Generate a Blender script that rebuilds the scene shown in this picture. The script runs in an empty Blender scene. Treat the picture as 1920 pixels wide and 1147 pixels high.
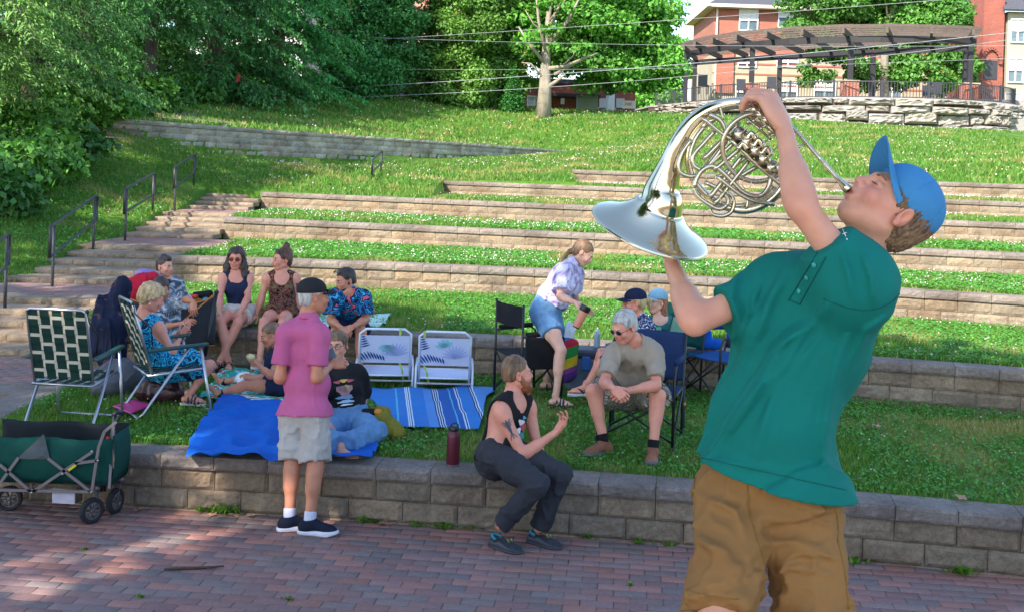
import bpy, math, random, os
import numpy as np
from mathutils import Vector, Matrix
random.seed(7); rng = np.random.default_rng(11)
sc = bpy.context.scene
PI = math.pi
# ------------------------------------------------------------ camera, world, sun
CAMF, EYE, HZ, ROLL = 2100.0, 2.55, 325.0, 0.034
cr, sr = math.cos(ROLL), math.sin(ROLL)
cam = bpy.data.cameras.new("camera"); cam_ob = bpy.data.objects.new("camera", cam)
sc.collection.objects.link(cam_ob); sc.camera = cam_ob
cam.sensor_width = 36; cam.lens = CAMF/1920*36; cam.shift_y = -(573.5-HZ)/1920
cam.clip_start = 0.1; cam.clip_end = 2000
m = Matrix(((cr, -sr, 0), (0, 0, -1), (sr, cr, 0))).to_4x4(); m.translation = Vector((0, 0, EYE))
cam_ob.matrix_world = m
SUN_AZ = Vector((-0.60, -0.80)).normalized(); SUN_EL = math.radians(38)
sdir = Vector((SUN_AZ.x*math.cos(SUN_EL), SUN_AZ.y*math.cos(SUN_EL), math.sin(SUN_EL)))
w = bpy.data.worlds.new("World"); sc.world = w; w.use_nodes = True
nt = w.node_tree; sky = nt.nodes.new('ShaderNodeTexSky'); sky.sky_type = 'NISHITA'; sky.sun_disc = False
sky.sun_elevation = SUN_EL; sky.sun_rotation = math.atan2(sdir.x, sdir.y)
sky.air_density = 1.0; sky.dust_density = 0.5; sky.ozone_density = 1.6
bg = nt.nodes['Background']; bg.inputs[1].default_value = 0.15
nt.links.new(sky.outputs[0], bg.inputs[0])
sl = bpy.data.lights.new("sun", 'SUN'); sl.energy = 3.7; sl.angle = math.radians(0.6); sl.color = (1.0, 0.93, 0.82)
so = bpy.data.objects.new("sun", sl); sc.collection.objects.link(so)
so.rotation_euler = sdir.to_track_quat('Z', 'Y').to_euler()
sc.view_settings.view_transform = 'Standard'; sc.view_settings.look = 'None'
sc.view_settings.exposure = 1.58; sc.view_settings.gamma = 1
QUICK = os.environ.get('QUICK', '')

# ------------------------------------------------------------ pixel <-> world
def uv_(x, y):
    u, v = x-960.0, y-HZ
    return u*cr+v*sr, -u*sr+v*cr
def P(x, y, z):            # point of the photograph at a known height
    u, v = uv_(x, y); Y = CAMF*(EYE-z)/v
    return Vector((u*Y/CAMF, Y, z))
def R(x, y, Y):            # point of the photograph at a known distance
    u, v = uv_(x, y)
    return Vector((u*Y/CAMF, Y, EYE-v*Y/CAMF))
def V(*a): return Vector(a)

# ------------------------------------------------------------ objects
def new_ob(name, me, parent=None):
    o = bpy.data.objects.new(name, me); sc.collection.objects.link(o)
    if parent is not None:
        o.parent = parent; o.matrix_parent_inverse = parent.matrix_basis.inverted()
    return o
def thing(name, label, cat, loc=(0, 0, 0), group=None, kind=None):
    o = new_ob(name, None); o.location = loc; o.empty_display_size = .1
    tag(o, label, cat, group, kind); return o
def tag(o, label=None, cat=None, group=None, kind=None):
    if label: o['label'] = label
    if cat: o['category'] = cat
    if group: o['group'] = group
    if kind: o['kind'] = kind
    return o
def copy_tree(o, parent=None):
    c = o.copy(); sc.collection.objects.link(c)
    if parent is not None: c.parent = parent
    for ch in list(o.children): copy_tree(ch, c)
    return c

class MB:
    """collects verts / faces / per-vertex colour, builds one mesh"""
    def __init__(s): s.v = []; s.f = []; s.c = []; s.n = 0; s.mi = []; s.cur = 0
    def add(s, v, f, col=(1, 1, 1)):
        v = np.asarray(v, float).reshape(-1, 3); s.v.append(v)
        for q in f: s.f.append(tuple(i+s.n for i in q)); s.mi.append(s.cur)
        s.c.append(np.broadcast_to(np.asarray(col, float), (len(v), 3))); s.n += len(v)
    def box(s, c, d, rot=None, col=(1, 1, 1)):
        c = np.array(c, float); d = np.array(d, float)/2
        v = np.array([(x, y, z) for x in (-1, 1) for y in (-1, 1) for z in (-1, 1)])*d
        if rot is not None: v = v @ np.array(rot).T
        s.add(v+c, [(0, 1, 3, 2), (4, 6, 7, 5), (0, 4, 5, 1), (2, 3, 7, 6), (0, 2, 6, 4), (1, 5, 7, 3)], col)
    def beam(s, a, b, w, h, up=(0, 0, 1), col=(1, 1, 1)):
        a = Vector(a); b = Vector(b); d = (b-a); L = d.length
        if L < 1e-6: return
        d /= L; sx = d.cross(Vector(up))
        if sx.length < 1e-4: sx = d.cross(Vector((1, 0, 0)))
        sx.normalize(); u2 = sx.cross(d)
        rot = np.array([[d.x, sx.x, u2.x], [d.y, sx.y, u2.y], [d.z, sx.z, u2.z]])
        s.box((a+b)/2, (L, w, h), rot, col)
    def tube(s, pts, r, seg=8, col=(1, 1, 1), closed=False, cap=True, flat=None):
        pts = [Vector(p) for p in pts]; n = len(pts)
        if not hasattr(r, '__len__'): r = [r]*n
        T = []
        for i in range(n):
            if closed: t = pts[(i+1) % n]-pts[i-1]
            else: t = pts[min(i+1, n-1)]-pts[max(i-1, 0)]
            T.append(t.normalized() if t.length > 1e-9 else Vector((0, 0, 1)))
        nn = T[0].orthogonal().normalized(); vs = []
        for i in range(n):
            if i: 
                q = T[i-1].rotation_difference(T[i]); nn = (q @ nn)
                nn = (nn - T[i]*nn.dot(T[i])).normalized()
            b = T[i].cross(nn)
            for k in range(seg):
                a = 2*PI*k/seg
                vs.append(pts[i]+(nn*math.cos(a)+b*math.sin(a))*r[i])
        if flat is not None:
            fa, fs = Vector(flat).normalized(), 0.35
        f = []
        m = n if closed else n-1
        if closed:
            # twist fix
            pass
        for i in range(m):
            j = (i+1) % n
            off = 0
            if closed and j == 0:
                d0 = [(vs[i*seg]-vs[k]).length for k in range(seg)]; off = int(np.argmin(d0))
            for k in range(seg):
                f.append((i*seg+k, i*seg+(k+1) % seg, j*seg+(k+1+off) % seg, j*seg+(k+off) % seg))
        if cap and not closed:
            f.append(tuple(reversed(range(seg)))); f.append(tuple((n-1)*seg+k for k in range(seg)))
        s.add([tuple(p) for p in vs], f, col)
    def lathe(s, prof, org, axis=(0, 0, 1), seg=20, col=(1, 1, 1), sx=1.0):
        ax = Vector(axis).normalized(); n1 = ax.orthogonal().normalized(); n2 = ax.cross(n1); org = Vector(org)
        vs = []
        for (r, h) in prof:
            for k in range(seg):
                a = 2*PI*k/seg; vs.append(org+ax*h+n1*math.cos(a)*r*sx+n2*math.sin(a)*r)
        f = []
        for i in range(len(prof)-1):
            for k in range(seg): f.append((i*seg+k, i*seg+(k+1) % seg, (i+1)*seg+(k+1) % seg, (i+1)*seg+k))
        s.add([tuple(p) for p in vs], f, col)
    def ball(s, c, r, seg=12, col=(1, 1, 1), rot=None):
        r = np.array(r if hasattr(r, '__len__') else (r, r, r), float); vs = []; rings = max(4, seg//2)
        for i in range(rings+1):
            t = PI*i/rings
            for k in range(seg):
                a = 2*PI*k/seg; vs.append((math.sin(t)*math.cos(a), math.sin(t)*math.sin(a), math.cos(t)))
        vs = np.array(vs)*r
        if rot is not None: vs = vs @ np.array(rot).T
        f = [(i*seg+k, (i+1)*seg+k, (i+1)*seg+(k+1) % seg, i*seg+(k+1) % seg) for i in range(rings) for k in range(seg)]
        s.add(vs+np.array(c, float), f, col)
    def grid(s, pts, col=(1, 1, 1)):         # pts [n][m] -> sheet
        a = np.array([[tuple(p) for p in row] for row in pts], float); n, m_ = a.shape[:2]
        f = [(i*m_+j, i*m_+j+1, (i+1)*m_+j+1, (i+1)*m_+j) for i in range(n-1) for j in range(m_-1)]
        s.add(a.reshape(-1, 3), f, col)
    def build(s, name, mat, parent=None, smooth=False, bevel=0, thick=0, sub=0, off=0):
        me = bpy.data.meshes.new(name)
        me.from_pydata(np.concatenate(s.v).tolist() if s.v else [], [], s.f)
        ca = me.color_attributes.new('col', 'FLOAT_COLOR', 'POINT')
        cc = np.ones((s.n, 4)); cc[:, :3] = np.concatenate(s.c); ca.data.foreach_set('color', cc.ravel())
        mats = mat if isinstance(mat, (list, tuple)) else [mat]
        for x in mats: me.materials.append(x)
        if len(mats) > 1: me.polygons.foreach_set('material_index', s.mi)
        if smooth: me.polygons.foreach_set('use_smooth', [True]*len(s.f))
        o = new_ob(name, me, parent)
        if thick: md = o.modifiers.new('s', 'SOLIDIFY'); md.thickness = thick; md.offset = off
        if bevel: md = o.modifiers.new('b', 'BEVEL'); md.width = bevel; md.segments = 2; md.limit_method = 'ANGLE'
        if sub: md = o.modifiers.new('u', 'SUBSURF'); md.levels = sub; md.render_levels = sub
        return o
def fast_mesh(name, verts, faces, mat, parent=None, col=None, smooth=False):
    """verts Nx3 array, faces MxK array (K const)"""
    me = bpy.data.meshes.new(name); verts = np.asarray(verts, np.float32); faces = np.asarray(faces, np.int32)
    me.vertices.add(len(verts)); me.vertices.foreach_set('co', verts.ravel())
    k = faces.shape[1]; me.loops.add(faces.size); me.loops.foreach_set('vertex_index', faces.ravel())
    me.polygons.add(len(faces)); me.polygons.foreach_set('loop_start', np.arange(0, faces.size, k, dtype=np.int32))
    me.polygons.foreach_set('loop_total', np.full(len(faces), k, np.int32))
    if smooth: me.polygons.foreach_set('use_smooth', np.ones(len(faces), bool))
    me.update(calc_edges=True)
    if col is not None:
        ca = me.color_attributes.new('col', 'FLOAT_COLOR', 'POINT')
        cc = np.ones((len(verts), 4), np.float32); cc[:, :3] = col; ca.data.foreach_set('color', cc.ravel())
    mats = mat if isinstance(mat, (list, tuple)) else [mat]
    for x in mats: me.materials.append(x)
    return new_ob(name, me, parent) if name is not None else me

# ------------------------------------------------------------ noise
def _h(ix, iy, iz):
    n = (ix.astype(np.int64)*73856093) ^ (iy.astype(np.int64)*19349663) ^ (iz.astype(np.int64)*83492791)
    n = (n ^ (n >> 13))*1274126177; n = n ^ (n >> 16)
    return ((n & 0xffff).astype(np.float32)/32767.5-1)
def vnoise(x, y, z):
    ix, iy, iz = np.floor(x), np.floor(y), np.floor(z); fx, fy, fz = x-ix, y-iy, z-iz
    fx = fx*fx*(3-2*fx); fy = fy*fy*(3-2*fy); fz = fz*fz*(3-2*fz); r = 0
    for a in (0, 1):
        for b in (0, 1):
            for c in (0, 1):
                r = r+_h(ix+a, iy+b, iz+c)*(fx if a else 1-fx)*(fy if b else 1-fy)*(fz if c else 1-fz)
    return r

# ------------------------------------------------------------ materials
def srgb(h):
    h = h.lstrip('#'); c = [int(h[i:i+2], 16)/255 for i in (0, 2, 4)]
    return tuple(x/12.92 if x <= .04045 else ((x+.055)/1.055)**2.4 for x in c)
def nmat(name):
    mt = bpy.data.materials.new(name); mt.use_nodes = True; t = mt.node_tree
    return mt, t, t.nodes['Principled BSDF']
def _n(t, typ, **kw):
    n = t.nodes.new(typ)
    for k, v in kw.items():
        if k.startswith('i_'): n.inputs[k[2:].replace('_', ' ')].default_value = v
        else: setattr(n, k, v)
    return n
def coords(t, scale=(1, 1, 1), world=False):
    if world:
        g = _n(t, 'ShaderNodeNewGeometry').outputs['Position']
    else: g = _n(t, 'ShaderNodeTexCoord').outputs['Object']
    mp = _n(t, 'ShaderNodeMapping'); mp.inputs['Scale'].default_value = scale
    t.links.new(g, mp.inputs[0]); return mp.outputs[0]
def ramp(t, fac, stops, interp='LINEAR'):
    r = _n(t, 'ShaderNodeValToRGB'); r.color_ramp.interpolation = interp; e = r.color_ramp.elements
    while len(e) < len(stops): e.new(0.5)
    for i, (p, c) in enumerate(stops): e[i].position = p; e[i].color = (*c[:3], 1)
    t.links.new(fac, r.inputs[0]); return r.outputs[0]
def mixc(t, mode, fac, a, b):
    n = _n(t, 'ShaderNodeMix', data_type='RGBA', blend_type=mode)
    for inp, v in ((n.inputs[0], fac), (n.inputs[6], a), (n.inputs[7], b)):
        if hasattr(v, 'links') or hasattr(v, 'is_linked'): t.links.new(v, inp)
        elif isinstance(v, (int, float)): inp.default_value = v
        else: inp.default_value = (*v[:3], 1)
    return n.outputs[2]
def noise(t, vec, scale=5, detail=4, rough=.6, dist=0):
    n = _n(t, 'ShaderNodeTexNoise'); n.inputs['Scale'].default_value = scale; n.inputs['Detail'].default_value = detail
    n.inputs['Roughness'].default_value = rough; n.inputs['Distortion'].default_value = dist
    t.links.new(vec, n.inputs['Vector']); return n.outputs['Fac']
def bump(t, b, h, strength=.3, dist=.01):
    n = _n(t, 'ShaderNodeBump'); n.inputs['Strength'].default_value = strength; n.inputs['Distance'].default_value = dist
    t.links.new(h, n.inputs['Height']); t.links.new(n.outputs[0], b.inputs['Normal']); return n
def mat(name, col, rough=.7, metal=0, var=.15, vs=8, bs=0, bscale=60, attr=False, spec=None, sss=0, coat=0, stretch=(1, 1, 1), sheen=0, bd=.004):
    mt, t, b = nmat(name); b.inputs['Roughness'].default_value = rough; b.inputs['Metallic'].default_value = metal
    if isinstance(col, str): col = srgb(col)
    src = None
    if attr:
        a = _n(t, 'ShaderNodeAttribute', attribute_name='col'); src = mixc(t, 'MULTIPLY', 1.0, a.outputs['Color'], col)
    if var:
        v = coords(t, stretch); f = noise(t, v, vs, 5, .65)
        lo, hi = 1-var*1.3, 1+var*1.3
        rr = ramp(t, f, [(.25, (lo,)*3), (.75, (hi,)*3)])
        src = mixc(t, 'MULTIPLY', 1.0, src if src else col, rr)
    if src is not None: t.links.new(src, b.inputs['Base Color'])
    else: b.inputs['Base Color'].default_value = (*col, 1)
    if bs: 
        v = coords(t, stretch); bump(t, b, noise(t, v, bscale, 4, .6), bs, bd)
    if spec is not None: b.inputs['Specular IOR Level'].default_value = spec
    if sss: b.inputs['Subsurface Weight'].default_value = sss; b.inputs['Subsurface Radius'].default_value = (.02, .008, .005); b.inputs['Subsurface Scale'].default_value = .4
    if coat: b.inputs['Coat Weight'].default_value = coat
    if sheen: b.inputs['Sheen Weight'].default_value = sheen
    return mt
# ============================================================ LAND
LEV = {1: .41, 2: .82, 3: 1.21, 4: 1.58, 5: 1.96, 6: 2.31, 7: 2.70}
def curve(pix, z, deg=2):
    p = [P(x, y, z) for x, y in pix]; c = np.polyfit([q.x for q in p], [q.y for q in p], deg)
    return c
cW = {
 1: curve([(215,848),(263,852),(367,855),(467,859),(567,864),(670,870),(774,878),(877,886),(1084,904),(1200,911),(1290,917),(1591,940),(1740,952),(1857,962),(1920,969)], LEV[1]),
 2: curve([(377,617),(721,624),(926,634),(1605,674),(1920,695)], LEV[2]),
 3: curve([(320,481),(600,489),(898,499),(1200,515),(1678,543),(1920,556)], LEV[3]),
 4: curve([(420,408),(600,414),(885,426),(1143,441.6),(1673,464),(1920,475)], LEV[4]),
 5: curve([(480,360),(600,363.5),(1117,386),(1745,412),(1920,418.5)], LEV[5])}
def Yc(k, X):
    X = np.asarray(X, float)
    if k <= 5:
        # keep the fit inside the range it was measured over, straight beyond
        lo, hi = (-4.6 if k < 3 else -7.5), 12.0
        Xc = np.clip(X, lo, hi); y = np.polyval(cW[k], Xc)
        d = np.polyval(np.polyder(cW[k]), Xc); return y+d*(X-Xc)*(0.0 if k > 2 else 1.0)
    if k == 6: return np.interp(X, [-60, -9.6, -4, -1.7, 10.9, 40], [25.2, 25.4, 27.2, 28, 23.7, 21])
    if k == 7: return np.interp(X, [-60, -9.6, -4, 1.6, 12.3, 40], [25.8, 26.1, 28.6, 30, 26.8, 24])
    if k == 8: return np.interp(X, [-60, -9.6, -7.0, -4.4, -1.2, 2.36, 20, 60], [26.6, 26.9, 31.6, 35, 39.6, 45.8, 47, 47])
def tps(pts):
    p = np.array(pts, float); n = len(p)
    def K(a, b):
        d2 = ((a[:, None, :]-b[None])**2).sum(-1)+1e-6; return .5*d2*np.log(d2)
    A = np.zeros((n+3, n+3)); A[:n, :n] = K(p[:, :2], p[:, :2])+np.eye(n)*.02; A[:n, n] = 1; A[:n, n+1:] = p[:, :2]
    A[n, :n] = 1; A[n+1:, :n] = p[:, :2].T
    w = np.linalg.solve(A, np.r_[p[:, 2], 0, 0, 0])
    return lambda X, Y: (K(np.c_[np.ravel(X), np.ravel(Y)], p[:, :2]) @ w[:n]+w[n]+np.ravel(X)*w[n+1]+np.ravel(Y)*w[n+2]).reshape(np.shape(X))
low_pts = [(-6.8,12,.45),(-6.8,15.5,.84),(-6.8,17.6,1.2),(-6.8,19.5,1.25),(-6.8,21.2,1.58),(-6.8,22.4,1.6),(-6.8,24.6,1.97),
 (-9.5,12,.9),(-9.3,16,1.5),(-9.2,20,2.1),(-12,20,2.7),(-12,14,1.8),(-16,20,3.4),(-16,12,2.5),(-11,25,3.1),(-8.5,24,2.35),(-30,20,5),(-30,10,4),(-30,35,6),
 (-5.2,24.5,1.95),(-3,24.2,1.95),(-1.8,24,1.95),
 (-9.6,26.9,3.30),(-8.6,28.2,2.92),(-7,31.3,2.58),(-4.4,34.6,2.72),(-1.2,39.2,3.0),(2.36,45.5,3.5),
 (-4,28,2.5),(-1.6,28.3,2.32),(0,29,2.5),(1.5,30.2,2.69),(5,29.4,2.71),(10,27.9,2.71),(14,26.9,2.71),(25,25.5,2.75),
 (4,38,3.45),(8,38,3.6),(14,38,3.8),(25,38,4.0),(2,38,3.3),(6,46,4.3),(12,46,4.75),(18,46,4.9),(30,46,5.0),(6.5,50,4.75),(20,50,5.1),(40,50,5.2)]
up_pts = [(-9.6,27.1,3.52),(-7,31.9,3.5),(-4.4,35.3,3.5),(-1.2,39.9,3.5),(2.36,46,3.56),(-12,28,3.8),(-16,30,4.6),
 (-14,50,6.0),(-7.5,52,5.85),(0,54,5.5),(6.6,52,5.35),(-30,40,6.5),(-30,60,7),(6,46,4.3),(12,46,4.75),(18,46,4.9),(30,46,5.0),(6.5,50,5.0),(20,50,5.1),(40,50,5.2),
 (-14,70,6.4),(0,70,5.9),(20,70,5.8),(40,70,5.8),(-14,100,6.5),(20,100,6.2),(-60,100,8),(80,100,7),(-60,60,8)]
lowH, upH = tps(low_pts), tps(up_pts)
XS = np.unique(np.r_[np.arange(-60, -16, 4.), np.arange(-16, -7, .5), np.arange(-7, 13, .25), np.arange(13, 20, .5), np.arange(20, 62, 4.), [-6.72, -6.68, -4.86, -4.82, -4.32, -4.28, -4.12, -4.08, -1.72, -1.68, 1.58, 1.62]])
def ground_rows():
    """structured grid following the retaining walls"""
    n = len(XS); rows = []
    def lvl(X, base, Y):           # terrace level right of the stairs, hillside left of them
        z = np.full(n, base, float)
        L = X < -6.7; z[L] = lowH(X[L], Y[L])
        S = (X >= -6.7) & (X <= np.where(Y < 14.5, -4.3, np.where(Y < 18.5, -4.84, np.where(Y < 22, -5.22, -5.47)))); z[S] = np.minimum(base, stair_z(Y[S]))-.35
        return z
    X = XS
    def band(k0, k1, n_, f):
        y0 = Yc(k0, X)+.12; y1 = Yc(k1, X)+.05
        for i in range(n_+1):
            t = i/n_; Y = y0+(y1-y0)*t; rows.append((X, Y, f(Y)))
    for k, n_ in ((1, 12), (2, 12), (3, 10), (4, 8)):
        band(k, k+1, n_, lambda Y, k=k: lvl(X, LEV[k]-.005, Y))
    def z5(Y):
        z = lowH(X, Y); m_ = X > -1.7; z[m_] = LEV[5]-.005; return z
    def z6(Y):
        z = lowH(X, Y); m_ = X > 1.6; z[m_] = LEV[6]-.005; return z
    band(5, 6, 8, z5); band(6, 7, 6, z6)
    y0 = Yc(7, X)+.12; y1 = Yc(8, X)+.02
    for i in range(25): Y = y0+(y1-y0)*i/24; rows.append((X, Y, lowH(X, Y)))
    y0 = Yc(8, X)+.2
    for Y1, n_ in ((56, 20), (75, 6), (110, 4), (300, 4)):
        for i in range(1 if Y1 > 56 else 0, n_+1):
            Y = y0+(Y1-y0)*i/n_; z = upH(X, np.minimum(Y, 110)); rows.append((X, Y, z))
        y0 = np.full(n, float(Y1))
    return rows
FL = [(12.0, 13.8, .41, .82), (15.4, 17.6, .82, 1.21), (19.6, 21.6, 1.21, 1.58), (23.3, 25.1, 1.58, 1.96)]
def stair_z(Y):
    return np.interp(Y, [12.0, 13.8, 15.4, 17.6, 19.6, 21.6, 23.3, 25.1], [.41, .82, .82, 1.21, 1.21, 1.58, 1.58, 1.96])
rows = ground_rows()
GX = np.array([r[0] for r in rows]); GY = np.array([r[1] for r in rows]); GZ = np.array([r[2] for r in rows])
def gz(X, Y):
    """ground height at a point (for placing things)"""
    j = int(np.clip(np.searchsorted(XS, X), 1, len(XS)-1)); t = (X-XS[j-1])/(XS[j]-XS[j-1])
    return float((1-t)*np.interp(Y, GY[:, j-1], GZ[:, j-1])+t*np.interp(Y, GY[:, j], GZ[:, j]))

# --- grass ground material
def grass_mat():
    mt, t, b = nmat('turf'); v = coords(t, world=True)
    n1 = noise(t, v, .8, 5, .7); n2 = noise(t, v, 14, 4, .7); n3 = noise(t, v, 120, 2, .6)
    c1 = ramp(t, n1, [(.3, srgb('#4a7228')), (.5, srgb('#4f7626')), (.72, srgb('#7c8a48'))])
    c2 = ramp(t, n2, [(.3, (.6, .65, .55)), (.7, (1.35, 1.3, 1.2))])
    c3 = ramp(t, n3, [(.3, (.55, .6, .5)), (.7, (1.4, 1.4, 1.2))])
    c = mixc(t, 'MULTIPLY', 1, c1, c2); c = mixc(t, 'MULTIPLY', 1, c, c3)
    t.links.new(c, b.inputs['Base Color']); b.inputs['Roughness'].default_value = .9
    b.inputs['Specular IOR Level'].default_value = .2
    bump(t, b, n3, .8, .03); return mt
M_turf = grass_mat()
nr, nc = GX.shape
idx = np.arange(nr*nc).reshape(nr, nc)
F = np.stack([idx[:-1, :-1], idx[:-1, 1:], idx[1:, 1:], idx[1:, :-1]], -1).reshape(-1, 4)
turf = fast_mesh('grass_ground', np.stack([GX, GY, GZ], -1).reshape(-1, 3), F, M_turf, smooth=True)
tag(turf, kind='structure')

# --- split face concrete block material
def block_mat(name, tint, dirt=.8):
    mt, t, b = nmat(name); v = coords(t, world=True)
    a = _n(t, 'ShaderNodeAttribute', attribute_name='col').outputs['Color']
    n1 = noise(t, v, 1.7, 5, .65); n2 = noise(t, v, 30, 5, .7); n3 = noise(t, v, 200, 3, .6)
    c = mixc(t, 'MULTIPLY', 1, a, tint)
    c = mixc(t, 'MULTIPLY', dirt, c, ramp(t, n1, [(.35, (.55, .5, .48)), (.6, (1.1, 1.1, 1.1))]))
    c = mixc(t, 'MULTIPLY', .8, c, ramp(t, n2, [(.3, (.62, .6, .58)), (.7, (1.3, 1.28, 1.22))]))
    c = mixc(t, 'MULTIPLY', .8, c, ramp(t, n3, [(.3, (.6, .6, .6)), (.7, (1.35, 1.35, 1.35))]))
    t.links.new(c, b.inputs['Base Color']); b.inputs['Roughness'].default_value = .92
    mx = _n(t, 'ShaderNodeMath', operation='ADD'); t.links.new(n2, mx.inputs[0]); t.links.new(n3, mx.inputs[1])
    bump(t, b, mx.outputs[0], .9, .012); return mt
M_block = block_mat('split_block', srgb('#96846f'))
M_cap = block_mat('cap_stone', srgb('#8c8078'))
M_block_old = block_mat('old_block', srgb('#aaa292'), .9)
M_step = block_mat('step_stone', srgb('#9c8a76'))
M_soil = mat('joint_soil', '#4a4038', .95, var=.3)

def wall_path(fn, x0, x1):
    """points along the wall at equal arc length steps"""
    xs = np.linspace(x0, x1, 400); ys = np.array([float(fn(x)) for x in xs])
    s = np.r_[0, np.cumsum(np.hypot(np.diff(xs), np.diff(ys)))]
    def at(d):
        d = np.asarray(d); x = np.interp(d, s, xs); y = np.interp(d, s, ys)
        x2 = np.interp(d+.01, s, xs) - np.interp(d-.01, s, xs); y2 = np.interp(d+.01, s, ys)-np.interp(d-.01, s, ys)
        L = np.hypot(x2, y2)+1e-9; return x, y, x2/L, y2/L
    return at, s[-1]
def block_face(mb, at, s0, s1, z0, z1, inset, depth, rough, nx, nz, col, base_s=0):
    g = .0025
    S = np.linspace(s0+g, s1-g, nx+1); Z = np.linspace(z0+g*.8, z1-g*.8, nz+1)
    SS, ZZ = np.meshgrid(S, Z); x, y, tx, ty = at(SS.ravel())
    x = x.reshape(SS.shape); y = y.reshape(SS.shape); tx = tx.reshape(SS.shape); ty = ty.reshape(SS.shape)
    edge = np.minimum.reduce([np.minimum(SS-S[0], S[-1]-SS)/.02, np.minimum(ZZ-Z[0], Z[-1]-ZZ)/.015, np.ones_like(SS)])
    sd = random.random()*50
    n = vnoise(SS*14+sd, ZZ*16, SS*0+base_s)*.6+vnoise(SS*38+sd, ZZ*40, SS*0+3.3)*.5
    off = inset-(n*rough+rough*.6)*edge*1.0 + (1-edge)*rough*.6       # + is into the wall
    nx_, ny_ = -ty, tx      # normal pointing back (+Y)
    f = np.stack([x+nx_*off, y+ny_*off, ZZ], -1)
    bk = np.stack([x+nx_*(inset+depth), y+ny_*(inset+depth), ZZ], -1)
    n_, m_ = SS.shape; q = []
    I = np.arange(n_*m_).reshape(n_, m_)
    for i in range(n_-1):
        for j in range(m_-1): q.append((I[i, j], I[i, j+1], I[i+1, j+1], I[i+1, j]))
    vs = list(f.reshape(-1, 3)); base = len(vs)
    loop = [(0, j) for j in range(m_)]+[(i, m_-1) for i in range(1, n_)]+[(n_-1, j) for j in range(m_-2, -1, -1)]+[(i, 0) for i in range(n_-2, 0, -1)]
    for (i, j) in loop: vs.append(bk[i, j])
    L = len(loop)
    for k in range(L):
        a = I[loop[k]]; b2 = I[loop[(k+1) % L]]; q.append((b2, a, base+k, base+(k+1) % L))
    mb.add(vs, q, col)
def bcol(v=.2, warm=.06):
    a = 1+random.uniform(-v, v); w_ = random.uniform(-warm, warm)
    return (a*(1+w_), a, a*(1-w_))
def build_wall(k, x0, x1, label, ztop, zbase, fn=None, bw=.4, bh=.15, ch=.10, cd=.30, res=(10, 4), rough=.012, mats=None, group='block retaining walls of the terraces', lv=.16):
    fn = fn or (lambda x: Yc(k, x)); at, L = wall_path(fn, x0, x1); mats = mats or (M_block, M_cap)
    x, y, _, _ = at(np.array([0.0])); t = thing('retaining_wall', label, 'wall', (float(x[0]), float(y[0]), zbase), group)
    mb = MB(); z1 = ztop-ch; row = 0
    while z1 > zbase-.02:
        z0 = z1-bh; s = -(row % 2)*bw/2
        while s < L:
            a, b2 = max(s, 0), min(s+bw, L)
            if b2-a > .03: block_face(mb, at, a, b2, z0, z1, .035, .16, rough, max(2, int(res[0]*(b2-a)/bw)), res[1], bcol(lv), row)
            s += bw
        z1 = z0; row += 1
    mb.build('block_courses', mats[0], t)
    mc = MB(); s = 0
    while s < L:
        b2 = min(s+bw, L)
        if b2-s > .03: block_face(mc, at, s, b2, ztop-ch, ztop+random.uniform(-.002, .002), 0, cd, rough*.7, res[0], max(2, res[1]-1), bcol(lv*.7, .02), 9)
        s += bw
    mc.build('cap', mats[1], t)
    # dark backing behind the joints
    S = np.linspace(0.02, L-.02, 60); x, y, tx, ty = at(S)
    mj = MB(); mj.grid([[(x[i]-ty[i]*.06, y[i]+tx[i]*.06, z) for i in range(len(S))] for z in (zbase-.1, ztop-ch*.5)])
    mj.build('joint_mortar', M_soil, t); return t
build_wall(1, -4.1, 8.0, 'lowest grey-tan block wall between the brick plaza and the first lawn, with wide cap stones', LEV[1], 0, res=(16, 6), rough=.016)
build_wall(2, -4.32, 8.0, 'second block wall from the plaza, the one three adults sit on', LEV[2], LEV[1], res=(12, 5), rough=.014)
build_wall(3, -4.82, 9.5, 'third block wall up, just behind the heads of the seated adults', LEV[3], LEV[2], res=(9, 4), rough=.012)
build_wall(4, -5.22, 11.5, 'fourth block wall up the slope, dappled by tree shade at its left', LEV[4], LEV[3], res=(7, 3), rough=.011)
build_wall(5, -5.47, 13.5, 'fifth block wall up, starting at the top of the stone stairs', LEV[5], LEV[4], res=(6, 3), rough=.01)
build_wall(6, -1.7, 14.5, 'sixth block wall up, starting beside the short upper steps', LEV[6], LEV[5], res=(5, 3), rough=.01)
build_wall(7, 1.6, 16, 'topmost and shortest terrace wall below the open slope', LEV[7], LEV[6], res=(5, 2), rough=.01)
def r8(x): return float(Yc(8, x))
build_wall(8, -9.7, 2.4, 'long weathered grey wall running diagonally into the upper lawn', 3.55, 2.5, fn=r8, bw=.45, bh=.17, ch=.11, res=(6, 3), rough=.02, mats=(M_block_old, M_block_old), lv=.2)

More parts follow.
